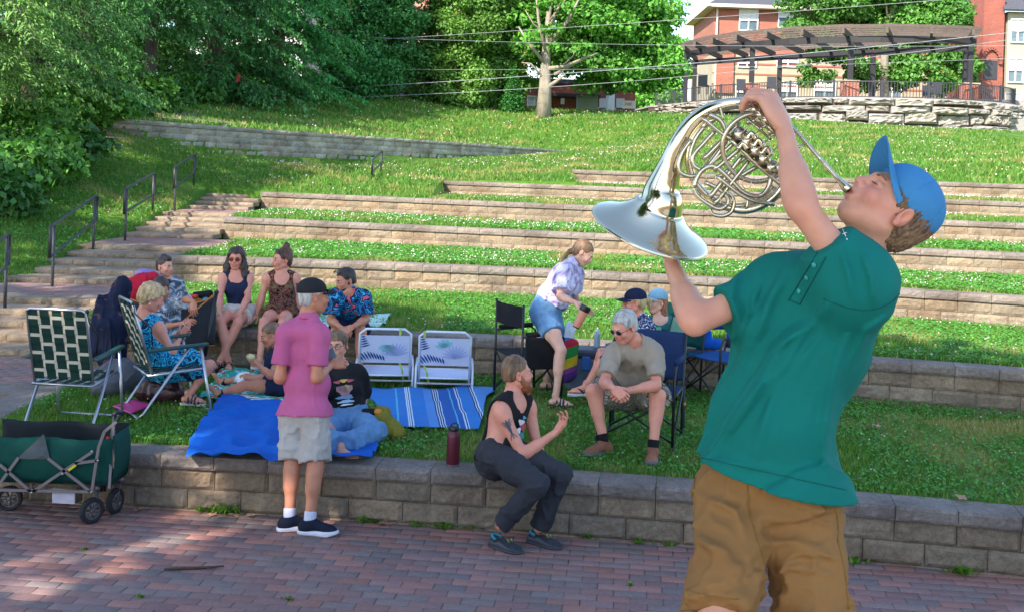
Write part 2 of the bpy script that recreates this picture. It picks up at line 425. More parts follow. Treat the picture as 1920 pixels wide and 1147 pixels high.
# --- brick pavers
M_brick = None
def paver_mat():
    mt, t, b = nmat('clay_paver'); v = coords(t, world=True)
    a = _n(t, 'ShaderNodeAttribute', attribute_name='col').outputs['Color']
    n1 = noise(t, v, 1.1, 5, .6); n2 = noise(t, v, 45, 5, .7); n3 = noise(t, v, 9, 4, .7)
    c = mixc(t, 'MULTIPLY', .8, a, ramp(t, n2, [(.3, (.7, .7, .7)), (.7, (1.25, 1.25, 1.25))]))
    c = mixc(t, 'MIX', ramp(t, n1, [(.5, (0, 0, 0)), (.75, (.35, .35, .35))]), c, srgb('#8a7a72'))
    c = mixc(t, 'MIX', ramp(t, n3, [(.55, (0, 0, 0)), (.8, (.35, .35, .35))]), c, srgb('#5b4a48'))
    t.links.new(c, b.inputs['Base Color'])
    r = ramp(t, n3, [(.3, (.55,)*3), (.7, (.85,)*3)]); t.links.new(r, b.inputs['Roughness'])
    bump(t, b, n2, .35, .006); return mt
M_paver = paver_mat()
PCOL = [srgb(h) for h in ('#946a66', '#9c6f6a', '#8a666a', '#84696c', '#916f70', '#7c6e72', '#716b70', '#6b6b72', '#80686d', '#99695f', '#866e72', '#766c70')]
PAV = tuple(sum(c[i] for c in PCOL)/len(PCOL) for i in range(3))
def brick_patch(name, poly_test, x0, x1, y0, y1, z, ang, label=None, zf=None):
    ca, sa = math.cos(ang), math.sin(ang); vs = []; fs = []; cs = []; n = 0
    L_, W_ = .2, .1; g = .0022
    rad = max(abs(x0), abs(x1), abs(y0), abs(y1))*1.3
    r = 0
    cx, cy = (x0+x1)/2, (y0+y1)/2; hw = math.hypot(x1-x0, y1-y0)/2+.3
    for j in range(int(-hw/W_), int(hw/W_)+1):
        for i in range(int(-hw/L_), int(hw/L_)+1):
            a = (i+.5*(j % 2))*L_+(random.random()-.5)*.006; b2 = j*W_
            px, py = cx+(a+L_/2)*ca-(b2+W_/2)*sa, cy+(a+L_/2)*sa+(b2+W_/2)*ca
            if not poly_test(px, py): continue
            k = random.choice(PCOL); k = tuple(.62*a_+.38*b_ for a_, b_ in zip(k, PAV)); q = random.uniform(.84, 1.14); zz = z(px, py) if callable(z) else z
            dz = [random.uniform(-.0012, .0012)+random.uniform(-.0015, .0015) for _ in range(4)]
            o4 = [(a+g, b2+g), (a+L_-g, b2+g), (a+L_-g, b2+W_-g), (a+g, b2+W_-g)]
            bv = .004
            i4 = [(a+g+bv, b2+g+bv), (a+L_-g-bv, b2+g+bv), (a+L_-g-bv, b2+W_-g-bv), (a+g+bv, b2+W_-g-bv)]
            for ring, h in ((o4, -.012), (o4, -.003), (i4, 0)):
                for m_, (u, v_) in enumerate(ring): vs.append((cx+u*ca-v_*sa, cy+u*sa+v_*ca, zz+h+dz[m_]))
            for r0 in (0, 4):
                for m_ in range(4): fs.append((n+r0+m_, n+r0+(m_+1) % 4, n+r0+4+(m_+1) % 4, n+r0+4+m_))
            fs.append((n+8, n+9, n+10, n+11)); cs += [(k[0]*q*1.08, k[1]*q*.97, k[2]*q*.80)]*12; n += 12
    o = fast_mesh(name, vs, fs, M_paver, col=np.array(cs)); tag(o, kind='structure'); return o
brick_patch('brick_plaza', lambda x, y: y < Yc(1, x)+.1 and y > 4.4 and abs(x) < 6.5, -6.5, 6.5, 4.4, 9.2, 0.0, -.095)
M_sand = mat('joint_sand', '#5d5348', .95, var=.35, vs=3)
mb = MB(); mb.add([(-60, -60, -.004), (60, -60, -.004), (60, 12, -.004), (-60, 12, -.004)], [(0, 1, 2, 3)])
tag(mb.build('plaza_ground', M_sand), kind='structure')
# the stage the player stands on (below the picture)
M_conc = mat('concrete', '#8f8a84', .85, var=.15, vs=4, bs=.3)
mb = MB(); mb.box((0, 0.2, .44), (9, 7.4, .88)); tag(mb.build('stage', M_conc, bevel=.01), kind='structure')

# --- stone stairs with brick landings
st = thing('stone_stairs', 'long flight of low stone steps with brick landings climbing beside the terraces', 'stairs', (-5.8, 12, .41))
rs = .41/5
for (ya, yb, z0, z1) in FL:
    mb = MB()
    rs = (z1-z0)/5; td = (yb-ya)/4
    for i in range(5):
        y = ya+i*td; z = z0+(i+1)*rs; yend = yb+.45 if i == 4 else y+td+.12
        at = lambda s, y=y: (np.asarray(s)*1.0-6.72, np.full(np.shape(s), y)+0*np.asarray(s), np.ones(np.shape(s)), np.zeros(np.shape(s)))
        W = {12.0: 2.44, 15.4: 1.92, 19.6: 1.52, 23.3: 1.26}[ya]; s = -.0 - random.random()*.2
        if ya < 13: s -= 1.6
        while s < W:
            b2 = min(s+.47, W)
            if b2-s > .05: block_face(mb, at, s, b2, z-rs-.01, z, 0, yend-y, .009, 8, 3, bcol(.1, .02), i)
            s = b2
    mb.build('step_flight', M_step, st)
brick_patch('brick_path', lambda x, y: -8 < x < -4.12 and 10.58 < y < 12.0, -8, -4.1, 10.5, 12, .41, -.05)
for (ya, yb, z) in ((14.2, 15.4, .82), (18.0, 19.6, 1.21), (22.0, 23.3, 1.58)):
    k = {.82: 2, 1.21: 3, 1.58: 4}[z]
    brick_patch('brick_landing', lambda x, y: -8.4+1.6*(z > 1) < x < -4.9+(y-ya)*.3+.3 and ya < y < yb, -8.5, -4.2, ya, yb, z+.004, 0.0)
    mb = MB(); mb.box((-6.2+.4*(z > 1), (ya+yb)/2, z-.06), (3.6, yb-ya+.1, .1)); tag(mb.build('landing_bed', M_sand), kind='structure')
mb = MB(); mb.box((-6.1, 11.28, .36), (4.0, 1.5, .08)); tag(mb.build('path_bed', M_sand), kind='structure')
# slabs and side steps at the left end of the lowest wall
ss = thing('side_steps', 'grey stone slab steps dropping from the brick path at the left edge', 'steps', (-5.5, 9.9, 0))
mb = MB()
mb.box((-6.1, 10.36, .335), (4.0, .44, .15)); mb.box((-6.3, 9.93, .22), (3.6, .5, .12)); mb.box((-6.3, 9.5, .1), (3.6, .5, .12))
mb.box((-4.29, 9.22, .355), (.35, 1.82, .11)); mb.build('slab', M_cap, ss, bevel=.008)
mb = MB(); mb.box((-4.30, 9.25, .15), (.28, 1.7, .3)); mb.box((-6.1, 10.5, .12), (4, .6, .3)); mb.build('riser_block', M_block, ss)
# strip of edging pavers at the foot of the second wall
brick_patch('brick_edging', lambda x, y: y > Yc(2, x)-.14 and y < Yc(2, x)+.06 and x > .9, .9, 8, 9, 12, .418, -.15)
# upper short steps left of the sixth wall
us = thing('stone_steps', 'three short stone steps left of the sixth terrace wall', 'steps', (-2.8, 27, 1.96))
mb = MB()
for i in range(3):
    at = lambda s, i=i: (np.asarray(s)-3.45+.14*i, 27.5+i*.36+0*np.asarray(s), np.ones(np.shape(s)), np.zeros(np.shape(s)))
    s = 0
    while s < 1.55-.14*i:
        b2 = min(s+.42, 1.62-.14*i); block_face(mb, at, s, b2, 2.02+i*.12-.06, 2.13+i*.12, 0, .45, .008, 6, 2, bcol(.12), i); s = b2
mb.build('step_courses', M_step, us)
# --- mulch under the evergreens
M_mulch = mat('mulch', '#7a6454', .95, var=.4, vs=6, bs=.8, bscale=90, bd=.02)
mb = MB()
def strip(mb, pts, w, dz=.03):
    l = []; r_ = []
    for i, (x, y) in enumerate(pts):
        a = Vector(pts[max(i-1, 0)]); b2 = Vector(pts[min(i+1, len(pts)-1)]); d = (b2-a).normalized(); n_ = Vector((-d.y, d.x))
        ww = w*(.7+.6*random.random())
        l.append((x+n_.x*ww, y+n_.y*ww)); r_.append((x-n_.x*ww, y-n_.y*ww))
    mb.grid([[(l[i][0]*(1-t)+r_[i][0]*t, l[i][1]*(1-t)+r_[i][1]*t, gz(l[i][0]*(1-t)+r_[i][0]*t, l[i][1]*(1-t)+r_[i][1]*t)+dz) for t in (0, .25, .5, .75, 1)] for i in range(len(pts))])
strip(mb, [(-14, 17), (-12, 19), (-11.3, 20.5), (-10.9, 22.0), (-10.6, 23.5), (-10.1, 25), (-9.5, 26.2), (-8.8, 27.2)], .55)
strip(mb, [(-20, 19), (-15, 22), (-13, 25), (-12, 28), (-11, 31), (-9, 34)], 1.6)
tag(mb.build('mulch_path', M_mulch), kind='structure')

# --- handrails
M_rail = mat('dark_rail_paint', '#2f2d30', .45, var=.1)
def rail(label, posts, ztops, ext=.12, off=.4):
    """posts: two (x,y) footings; loop rail of top and mid bar with end loops"""
    t = thing('handrail', label, 'railing', (posts[0][0], posts[0][1], gz(*posts[0])), 'dark steel handrails of the stairs')
    a, b2 = [Vector((p[0], p[1], zt)) for p, zt in zip(posts, ztops)]
    d = (b2-a); dh = Vector((d.x, d.y, 0)).normalized()
    a0 = a-dh*ext; b0 = b2+dh*ext
    for i, (p, q) in enumerate(((posts[0], a), (posts[1], b2))):
        mb = MB(); mb.tube([(p[0], p[1], gz(*p)-.1), tuple(q)], .021, 10); mb.build('post', M_rail, t, True)
    mb = MB(); dz = Vector((0, 0, -off)); dd = Vector((0, 0, -.02))
    mb.tube([a0+dz+dd, a0+dd, a, b2, b0, b0+dz, b2+dz, a+dz, a0+dz+dd], .021, 10); mb.build('rail_bar', M_rail, t, True)
    return t
def railpx(label, p1, t1, p2, t2, Y1, Y2, ext=.14, off=.4):
    A, At, B, Bt = R(*p1, Y1), R(*t1, Y1), R(*p2, Y2), R(*t2, Y2)
    rail(label, ((A.x, Y1), (B.x, Y2)), (At.z, Bt.z), ext, off)
railpx('lowest dark steel handrail, cut by the left edge', (-60, 560), (-60, 500), (10, 548), (12, 440), 11.5, 13.4, off=.38)
railpx('second dark steel handrail, the long sloping one beside the lower steps', (99, 498), (99, 421), (175, 457), (177, 368), 15.0, 17.6, .2)
railpx('third dark steel handrail, halfway up the stairs', (235, 432), (237, 352), (286, 394), (287, 326), 18.6, 21.3, .16)
railpx('topmost dark steel handrail at the head of the long stairs', (328, 375), (330, 312), (363, 350), (366, 290), 22.0, 24.6, .18)
railpx('small dark handrail alone on the grass beside the short upper steps', (697, 352), (700, 300), (714, 330), (716, 284), 26.6, 28.2, .1, .3)
# ============================================================ BACKGROUND
# ---- foliage
def leaf_mat(name, tint=(1, 1, 1), trans=.3, rough=.55):
    mt, t, b = nmat(name); a = _n(t, 'ShaderNodeAttribute', attribute_name='col').outputs['Color']
    c = mixc(t, 'MULTIPLY', 1, a, tint); t.links.new(c, b.inputs['Base Color']); b.inputs['Roughness'].default_value = rough
    b.inputs['Specular IOR Level'].default_value = .35
    tr = _n(t, 'ShaderNodeBsdfTranslucent'); t.links.new(mixc(t, 'MULTIPLY', 1, c, (1.1, 1.25, .5)), tr.inputs[0])
    mx = _n(t, 'ShaderNodeMixShader'); mx.inputs[0].default_value = trans
    t.links.new(b.outputs[0], mx.inputs[1]); t.links.new(tr.outputs[0], mx.inputs[2])
    t.links.new(mx.outputs[0], t.nodes['Material Output'].inputs[0]); return mt
M_leaf = leaf_mat('leaves', (1.25, 1.2, 1.15)); M_needle = leaf_mat('needles', (1.35, 1.3, 1.25), trans=.26, rough=.6)
def bark(name, c, vs=6): return mat(name, c, .9, var=.35, vs=vs, bs=.8, bscale=25, stretch=(1, 1, .25), bd=.03)
M_bark = bark('brown_bark', '#4d4038'); M_bark_pale = bark('pale_bark', '#8f8474')
def quads(c, ax, up, L, W, col, droop=0):
    """leaf quads: centres c, long axis ax, width axis up (all Nx3) -> rhombus-like 4-gon"""
    n = len(c); L = np.asarray(L).reshape(-1, 1); W = np.asarray(W).reshape(-1, 1)
    a = c-ax*L*.5; b = c+up*W*.5+ax*L*.05; d = c+ax*L*.5; e = c-up*W*.5+ax*L*.05
    d = d.copy(); d[:, 2] -= droop
    v = np.stack([a, b, d, e], 1).reshape(-1, 3); f = np.arange(n*4).reshape(n, 4)
    return v, f, np.repeat(col, 4, 0)
def keepv(C, mg):
    u = C[:, 0]*CAMF/np.maximum(C[:, 1], .1); v = (EYE-C[:, 2])*CAMF/np.maximum(C[:, 1], .1); return (u > -960-mg) & (u < 960+mg) & (v > -HZ-mg) & (v < 1300)
def unit(a): return a/(np.linalg.norm(a, axis=-1, keepdims=True)+1e-9)
def greens(n, base, var=.25, yel=.3):
    base = np.array(srgb(base)); k = rng.normal(1, var, (n, 1)).clip(.4, 1.9); y = rng.random((n, 1))*yel
    return (base*k*(1+y*np.array([.8, .35, -.2]))).clip(0, 1)
def conifer(label, x, y, H, Rm, base='#3f6a3a', n_br=150, z0=None, group='hemlocks along the left edge of the lawn', seed=0, lo=.3, spray=.13, den=1.0, tipcol=1.5, cat='tree'):
    r = np.random.default_rng(seed); z0 = gz(x, y) if z0 is None else z0
    t = thing('hemlock_tree', label, cat, (x, y, z0), group)
    mb = MB(); mb.tube([(x, y, z0-.3), (x+.1, y, z0+H*.5), (x, y+.1, z0+H)], [Rm*.06+.05, Rm*.04+.03, .02], 8)
    C = []; A = []; U = []; LL = []; K = []
    for i in range(n_br):
        h = lo+(H-lo)*(r.random()**1.1); f = 1-h/H; az = r.random()*2*PI; L = Rm*(f**.75)*(.75+.4*r.random())+.15
        d = np.array([math.cos(az), math.sin(az), 0]); s = np.linspace(0, 1, 9)
        lift = .18*L; px = np.outer(s*L, d); px[:, 2] = h+lift*s*1.6-(.42+.2*r.random())*L*s**2
        px += np.array([x, y, z0]); px[:, :2] += (vnoise(px[:, 0]*1.3, px[:, 1]*1.3, px[:, 2])*.06*L)[:, None]
        if i % 2 == 0: mb.tube([tuple(q) for q in px[::2]], [.03*f+.012, .022*f+.01, .018*f+.008, .01, .004], 5)
        nb = max(4, int((7+L*4)*den)); side = np.array([-d[1], d[0], 0])
        for j in range(nb):
            sj = .15+.85*(j+r.random())/nb; p = np.array([np.interp(sj, s, px[:, q]) for q in range(3)])
            bl = L*(.32-.2*sj)*(.8+.5*r.random())+.12; sg = 1 if j % 2 else -1
            bd = unit(d*(.75)+side*sg*(.75+.3*r.random())+np.array([0, 0, -.1]))
            ns = max(4, int(bl/spray*4.2*den)); q = r.random(ns)
            cc = p+np.outer(q*bl, bd); cc[:, 2] -= .45*bl*q**2+r.random(ns)*.05
            cc += r.normal(0, .035, (ns, 3))
            ax = unit(bd+r.normal(0, .45, (ns, 3))+np.array([0, 0, -.35])); up = unit(np.cross(ax, r.normal(0, 1, (ns, 3))*np.array([.5, .5, 1.4])))
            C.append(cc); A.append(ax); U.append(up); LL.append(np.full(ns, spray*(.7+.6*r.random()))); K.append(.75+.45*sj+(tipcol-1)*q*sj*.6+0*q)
    C = np.concatenate(C); A = np.concatenate(A); U = np.concatenate(U); LL = np.concatenate(LL); K = np.concatenate(K)
    kp = keepv(C, 420); C, A, U, LL, K = C[kp], A[kp], U[kp], LL[kp], K[kp]; n = len(C); cl = vnoise(C[:, 0]*.9, C[:, 1]*.9, C[:, 2]*.9)
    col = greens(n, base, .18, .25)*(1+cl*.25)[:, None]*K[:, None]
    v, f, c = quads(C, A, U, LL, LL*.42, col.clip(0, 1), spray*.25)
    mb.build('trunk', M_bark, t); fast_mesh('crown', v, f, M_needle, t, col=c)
    fix_parent(t); return t
def fix_parent(t):
    for ch in t.children: ch.matrix_parent_inverse = Matrix.Translation(-t.location)
def broad(name, label, x, y, z0, blobs, base='#4f7d2f', leaf=.2, n=26000, trunk=None, limbs=10, seed=0, group=None, bark_m=None, yel=.5, cat='tree', var=.2, gap=.0, flat=.0, nclump=110, clr=.17):
    """blobs: list of (cx,cy,cz,rx,ry,rz) crown masses, filled with leaf clumps"""
    r = np.random.default_rng(seed); t = thing(name, label, cat, (x, y, z0), group)
    vol = np.array([b[3]*b[4]*b[5] for b in blobs])**.7; vol /= vol.sum(); C = []; N = []
    cl = []
    for bi, b in enumerate(blobs):
        k = max(3, int(nclump*vol[bi])); u = unit(r.normal(0, 1, (k, 3))); rad = (.45+.55*r.random((k, 1))**.6)
        cc = np.array(b[:3])+u*rad*np.array(b[3:6]); cl += [(c, min(b[3:6])*clr*(.7+.9*r.random())+leaf*1.2) for c in cc]
    w_ = np.array([c[1]**2 for c in cl]); w_ /= w_.sum()
    for (c, rad), wk in zip(cl, w_):
        m_ = max(6, int(n*wk)); u = unit(r.normal(0, 1, (m_, 3))); q = r.random((m_, 1))**.45
        C.append(c+u*q*rad*np.array([1.25, 1.25, .8])); N.append(unit(u*.6+np.array([0, 0, .8])+r.normal(0, .55, (m_, 3))))
    C = np.concatenate(C); N = np.concatenate(N)
    if y > 12: kp = keepv(C, 420); C, N = C[kp], N[kp]
    n_ = len(C)
    ax = unit(np.cross(N, r.normal(0, 1, (n_, 3)))+np.array([0, 0, -.35])); up = unit(np.cross(N, ax))
    L = leaf*(.6+.7*r.random(n_)); g = vnoise(C[:, 0]*.55/leaf*.2, C[:, 1]*.55/leaf*.2, C[:, 2]*.55/leaf*.2)
    col = greens(n_, base, var, yel)*(1+.28*g)[:, None]
    v, f, c = quads(C, ax, up, L, L*.8, col.clip(0, 1), leaf*.12)
    fast_mesh('crown', v, f, M_leaf, t, col=c)
    if trunk:
        mb = MB(); top = Vector(trunk[-1][:3]); mb.tube([p[:3] for p in trunk], [p[3] for p in trunk], 10)
        for i in range(limbs):
            c0, rad = cl[int(r.integers(len(cl)))]; s = .3+.6*r.random(); k = min(int(s*(len(trunk)-1)), len(trunk)-2)
            a = Vector(trunk[k][:3]).lerp(Vector(trunk[k+1][:3]), r.random()); e = Vector(c0)
            if e.z < a.z+.3: continue
            m1 = a.lerp(e, .5)+Vector((0, 0, (e-a).length*.06)); r0 = trunk[k+1][3]*.5
            mb.tube([a, m1, e], [r0, r0*.6, r0*.2], 6)
        mb.build('trunk', bark_m or M_bark, t, True)
    fix_parent(t); return t

# ---- hemlocks and understory on the left
def gx(px, Y): return float(R(px, 300, Y).x)
for args in [
 ('nearest hemlock with pale feathery branches reaching in from the left edge', gx(-70, 21), 21, 11, 2.5, '#5a7d46', 190, 1, .085),
 ('hemlock with dark drooping boughs behind the nearest one at the left', gx(50, 25), 25, 13, 2.7, '#47703f', 190, 2, .09),
 ('hemlock standing over the brown mulch patch left of the grey diagonal wall', gx(150, 32), 32, 14, 2.5, '#3f6a3c', 180, 3, .10),
 ('hemlock of deep green above the left end of the grey diagonal wall', gx(275, 39), 39, 15, 3.0, '#3d6b3c', 190, 4, .12),
 ('hemlock with a skirt touching the upper lawn, left of the red spot', gx(395, 43), 43, 15, 3.8, '#3a6838', 190, 5, .13),
 ('bright green hemlock nearest the dark grey house', gx(515, 47), 47, 14, 3.6, '#3f7a45', 190, 6, .14),
 ('tall hemlock in the back row behind the left grove', gx(120, 42), 42, 18, 4.8, '#426b3a', 170, 7, .14),
 ('tall hemlock in the back row in the middle of the left grove', gx(330, 52), 52, 19, 5, '#446d3a', 170, 8, .16),
 ('tall hemlock in the back row at the right of the left grove', gx(455, 56), 56, 18, 4.2, '#456f3e', 170, 9, .16),
 ('far left hemlock filling the upper left corner', gx(-40, 33), 33, 17, 4.6, '#4c7440', 170, 10, .12)]:
    lab, x, y, H, Rm, c, nb, sd, sp = args
    conifer(lab, x, y, H, Rm, c, nb, seed=sd, spray=sp, lo=2.2 if sd in (3, 4) else (1.2 if sd < 3 else .4))
r_ = np.random.default_rng(5)
for i, (px, Y, s) in enumerate([(15, 20, .55), (70, 21.5, .6), (120, 23, .6), (40, 23.5, .7), (165, 27, .75), (188, 30, .9), (250, 33, .8), (125, 26.5, .9), (300, 38, .7), (350, 40, .7), (440, 43, .8), (-20, 18.5, .6), (560, 49, .6)]):
    x = gx(px, Y); z = gz(x, Y); lab = ['leafy low shrub at the left edge above the stair lawn','small shrub beside the brown mulch','bushy shrub below the hemlocks near the mulch','rounded dark shrub just behind the mulch','shrub touching the mulch path at its upper end','large dark glossy shrub at the left end of the grey diagonal wall','shrub behind the left end of the diagonal wall','mid green shrub in the shade left of the diagonal wall','low shrub at the lawn edge under the hemlocks','small shrub under the middle hemlock','shrub under the hemlock beside the red spot','lowest shrub at the left picture edge','green shrub in front of the dark grey house'][i]
    broad('shrub', lab, x, Y, z, [(x, Y, z+s*.55, s*1.3, s, s*.75), (x+s*.6, Y-.2, z+s*.4, s*.8, s*.7, s*.5)], ['#3c6a2c', '#4c8038', '#335e2c'][i % 3], .11+.002*Y, 2600, seed=i, group='shrubs under the hemlocks', nclump=26, clr=.3, cat='shrub')
# ---- arborvitaes in the middle distance
def col_tree(label, px, Y, H, Rm, base, seed, leaf=.15, n=46000, low=.4, yel=.4, nm='cedar_tree', group='tall cedars behind the upper lawn'):
    x = gx(px, Y); z = gz(x, Y); bl = []
    r = np.random.default_rng(seed); k = 9
    for i in range(k):
        f = i/(k-1); rr = Rm*(1-.62*f**1.4)*(.85+.25*r.random()); bl.append((x+r.normal(0, .22)*Rm*.5, Y+r.normal(0, .3), z+low+f*(H-low)+rr*.3, rr, rr, H/k*.8))
    return broad(nm, label, x, Y, z, bl, base, leaf, n, [(x, Y, z-.2, .22), (x, Y, z+H*.6, .14), (x, Y, z+H, .03)], 8, seed, group, yel=yel, nclump=170, clr=.32)
col_tree('dark dense cedar beside the dark grey house', 650, 53, 13, 2.0, '#37703c', 21, yel=.2)
col_tree('dark cedar, second from the grey house', 712, 54, 13, 1.75, '#3d7440', 22, yel=.3)
col_tree('thin see-through cedar with brick showing around it', 800, 56, 12, 1.15, '#4c7c3a', 23, n=20000)
col_tree('yellow-green sunlit cedar at the middle of the row', 868, 55, 12.5, 1.5, '#557f3a', 24, yel=.45)
col_tree('yellowish cedar at the right end of the row', 925, 56, 12.5, 1.35, '#507c3a', 25, yel=.4)
x = gx(957, 54); z = gz(x, 54)
broad('arborvitae', 'small narrow cone-shaped arborvitae standing in front of the row', x, 54, z, [(x, 54, z+.2+.3*i, .40*(1-i/7.5), .40*(1-i/7.5), .35) for i in range(7)], '#2f6b2c', .09, 7000, seed=31, nclump=120, clr=.5, cat='tree', yel=.2)
# ---- broadleaf trees
x = gx(1024, 53); z = gz(x, 53)
tr = [(R(1019, 216, 53).x, 53, z-.2, .40), (R(1022, 165, 53).x, 53, R(1022, 165, 53).z, .30), (R(1024, 95, 53).x, 53, R(1024, 95, 53).z, .20), (R(1030, 20, 53).x, 53.2, R(1030, 20, 53).z, .12), (R(1045, -60, 53).x, 53.4, R(1045, -60, 53).z, .06)]
def RB(px, py, Y, rx, ry, rz): q = R(px, py, Y); return (q.x, q.y, q.z, rx, ry, rz)
syc = broad('maple_tree', 'big maple with a pale bare trunk and forked pale limbs', x, 53, z,
  [RB(1100, 40, 56, 4.2, 3, 2.9), RB(1165, 60, 57, 2.8, 3, 2.6), RB(1190, 20, 57, 1.6, 2, 2.2), RB(1150, 120, 56, 3.2, 2.4, 1.6), RB(1060, -20, 56, 3, 2.5, 2.2), RB(1215, 110, 57, 1.9, 2, 1.5), RB(1010, 60, 51.8, .9, .4, .9), RB(1052, 20, 51.8, 1.0, .4, 1.0), RB(1070, 90, 51.8, .8, .4, .6), RB(1000, 20, 58, 1.6, 1.5, 2.0), RB(1000, 130, 57, 1.2, 1.2, 1.0)], '#4d8436', .22, 62000, tr, 0, 41, bark_m=M_bark_pale, nclump=190, clr=.2)
mb = MB()
for a, b2, c, r0 in [((1022, 120), (990, 80), (972, 50), .10), ((1024, 100), (1010, 40), (1003, -30), .10), ((1023, 130), (1060, 125), (1105, 105), .12), ((1026, 85), (1065, 40), (1090, -10), .11), ((1026, 60), (1050, 10), (1065, -30), .08), ((1022, 150), (995, 120), (978, 118), .07), ((1040, 140), (1080, 118), (1120, 100), .09), ((1026, 165), (1045, 152), (1060, 140), .12), ((1030, 40), (1060, 0), (1100, -20), .05), ((1028, 70), (1000, 45), (985, 20), .05), ((1050, 128), (1075, 105), (1080, 80), .05)]:
    p = [R(*a, 52.9), R(*b2, 52.7), R(*c, 52.6)]; mb.tube(p, [r0, r0*.7, r0*.3], 7)
o = mb.build('limb', M_bark_pale, syc, True); fix_parent(syc)
x = gx(1240, 80); z = 6.0
broad('maple_tree', 'bright green maple between the low brick building and the pergola', x, 80, z, [RB(1225, 175, 80, 2.2, 1.5, 1.8), RB(1240, 130, 80, 2.2, 1.5, 2.0), RB(1255, 85, 80, 1.5, 1.2, 1.6), RB(1200, 180, 80, 1.4, 1, 1.4)], '#5a9440', .26, 18000, [(x, 80, z-.2, .2), (x, 80, z+6, .1)], 6, 42, nclump=80, clr=.25)
x = gx(1655, 72); z = 7.0
tr = [(x, 72, z, .32), (gx(1652, 72), 72, R(1652, 90, 72).z, .25), (gx(1660, 72), 72, R(1660, 30, 72).z, .18), (gx(1668, 72), 72, R(1668, -30, 72).z, .1)]
t_ = broad('maple_tree', 'large dark maple in front of the right brick building, above the pergola', x, 72, z,
  [RB(1600, 20, 73, 4.2, 2.5, 2.6), RB(1700, 25, 73, 4.0, 2.5, 2.8), RB(1540, 60, 73, 2.2, 2, 1.8), RB(1780, 60, 73, 2.3, 2, 2.2), RB(1650, -20, 73, 4, 2.5, 1.6), RB(1640, 125, 72.5, 3.2, 2, 1.5), RB(1740, 130, 72, 2.6, 2, 1.7), RB(1800, 120, 72, 1.2, 1.2, 1.5), RB(1530, 130, 72.5, 1.3, 1.5, 1.1)], '#477632', .25, 60000, tr, 16, 43, bark_m=M_bark_pale, nclump=190, clr=.2, yel=.3)

# ---- buildings
M_brickw = None
def brickwall_mat(name, c1, c2, mort, sc_=8):
    mt, t, b = nmat(name); g = _n(t, 'ShaderNodeNewGeometry').outputs['Position']
    sp = _n(t, 'ShaderNodeSeparateXYZ'); t.links.new(g, sp.inputs[0]); ad = _n(t, 'ShaderNodeMath', operation='ADD')
    t.links.new(sp.outputs[0], ad.inputs[0]); t.links.new(sp.outputs[1], ad.inputs[1])
    cb = _n(t, 'ShaderNodeCombineXYZ'); t.links.new(ad.outputs[0], cb.inputs[0]); t.links.new(sp.outputs[2], cb.inputs[1])
    br = _n(t, 'ShaderNodeTexBrick'); br.inputs['Color1'].default_value = (*srgb(c1), 1); br.inputs['Color2'].default_value = (*srgb(c2), 1)
    br.inputs['Mortar'].default_value = (*srgb(mort), 1); br.inputs['Scale'].default_value = 1; br.inputs['Mortar Size'].default_value = .012
    br.inputs['Brick Width'].default_value = .24; br.inputs['Row Height'].default_value = .085
    t.links.new(cb.outputs[0], br.inputs['Vector']); n1 = noise(t, g, 1.3, 4)
    c = mixc(t, 'MULTIPLY', .6, br.outputs[0], ramp(t, n1, [(.3, (.8, .8, .8)), (.7, (1.15, 1.15, 1.15))]))
    t.links.new(c, b.inputs['Base Color']); b.inputs['Roughness'].default_value = .9; return mt
M_redbrick = brickwall_mat('red_brick', '#984732', '#a8543c', '#9c8274')
M_pinkbrick = brickwall_mat('pink_brick', '#b56a56', '#c37c66', '#c0a498')
M_darkbrick = brickwall_mat('dark_red_brick', '#8a4034', '#9a4a3a', '#8f6a5e')
M_limest = mat('lime_panel', '#a89b84', .9, var=.12, vs=1.5)
M_beige = mat('beige_render', '#a8a08e', .9, var=.08, vs=1)
M_white = mat('white_trim', '#e8e8e4', .6, var=.05)
M_glass = mat('window_glass', '#5b6a74', .12, var=.3, vs=1.2, spec=.8)
M_curtain = mat('pale_blind', '#cfd2cf', .8, var=.1)
M_roof = mat('roof_shingle', '#4a4a50', .9, var=.2, vs=6, bs=.3)
M_siding = mat('grey_siding', '#4c5058', .8, var=.08)
M_gut = mat('cream_trim', '#cdbfae', .6, var=.05)
M_dark = mat('dark_metal', '#35343a', .5, var=.1)
def window(parent, x, y, z, w_, h, gl=True):
    mb = MB(); f = .07
    for dx in (-w_/2, 0, w_/2): mb.box((x+dx, y-.04, z), (f, .10, h))
    for dz in (-h/2, 0, h/2): mb.box((x, y-.052, z+dz), (w_+f, .10, f))
    fr = mb.build('window', M_white, parent)
    mb = MB(); mb.box((x, y+.02, z), (w_, .03, h)); p = mb.build('pane', M_glass, parent)
    mb = MB(); mb.box((x-w_*.25, y-.004, z+h*.24), (w_*.42, .012, h*.46)); mb.box((x+w_*.25, y-.004, z+h*.24), (w_*.42, .012, h*.46)); p2 = mb.build('blind', M_curtain, parent)
    for q in (p, p2): q.parent = fr
    return fr
BY = 84.0
def bx(px): return float(R(px, 100, BY).x)
def bz(px, py): return float(R(px, py, BY).z)
b1 = thing('brick_building', 'three-storey red brick building with a cream stone base behind the pergola', 'building', (bx(1600), BY, 6.5))
x0, x1 = bx(1338), bx(1850); zt = bz(1400, 12); zm = bz(1400, 103); zb = 5.5
mb = MB(); mb.box(((x0+x1)/2, BY+5, (zt+zm)/2), (x1-x0, 10, zt-zm)); mb.build('brick_wall', M_redbrick, b1)
mb = MB(); mb.box(((x0+x1)/2, BY+5, (zb+zm)/2), (x1-x0+.12, 10.12, zm-zb-.01)); mb.build('stone_base', M_limest, b1)
mb = MB()
for py in (124, 143, 163): mb.box(((x0+x1)/2, BY-.07, bz(1500, py)), (x1-x0+.16, .06, .12))
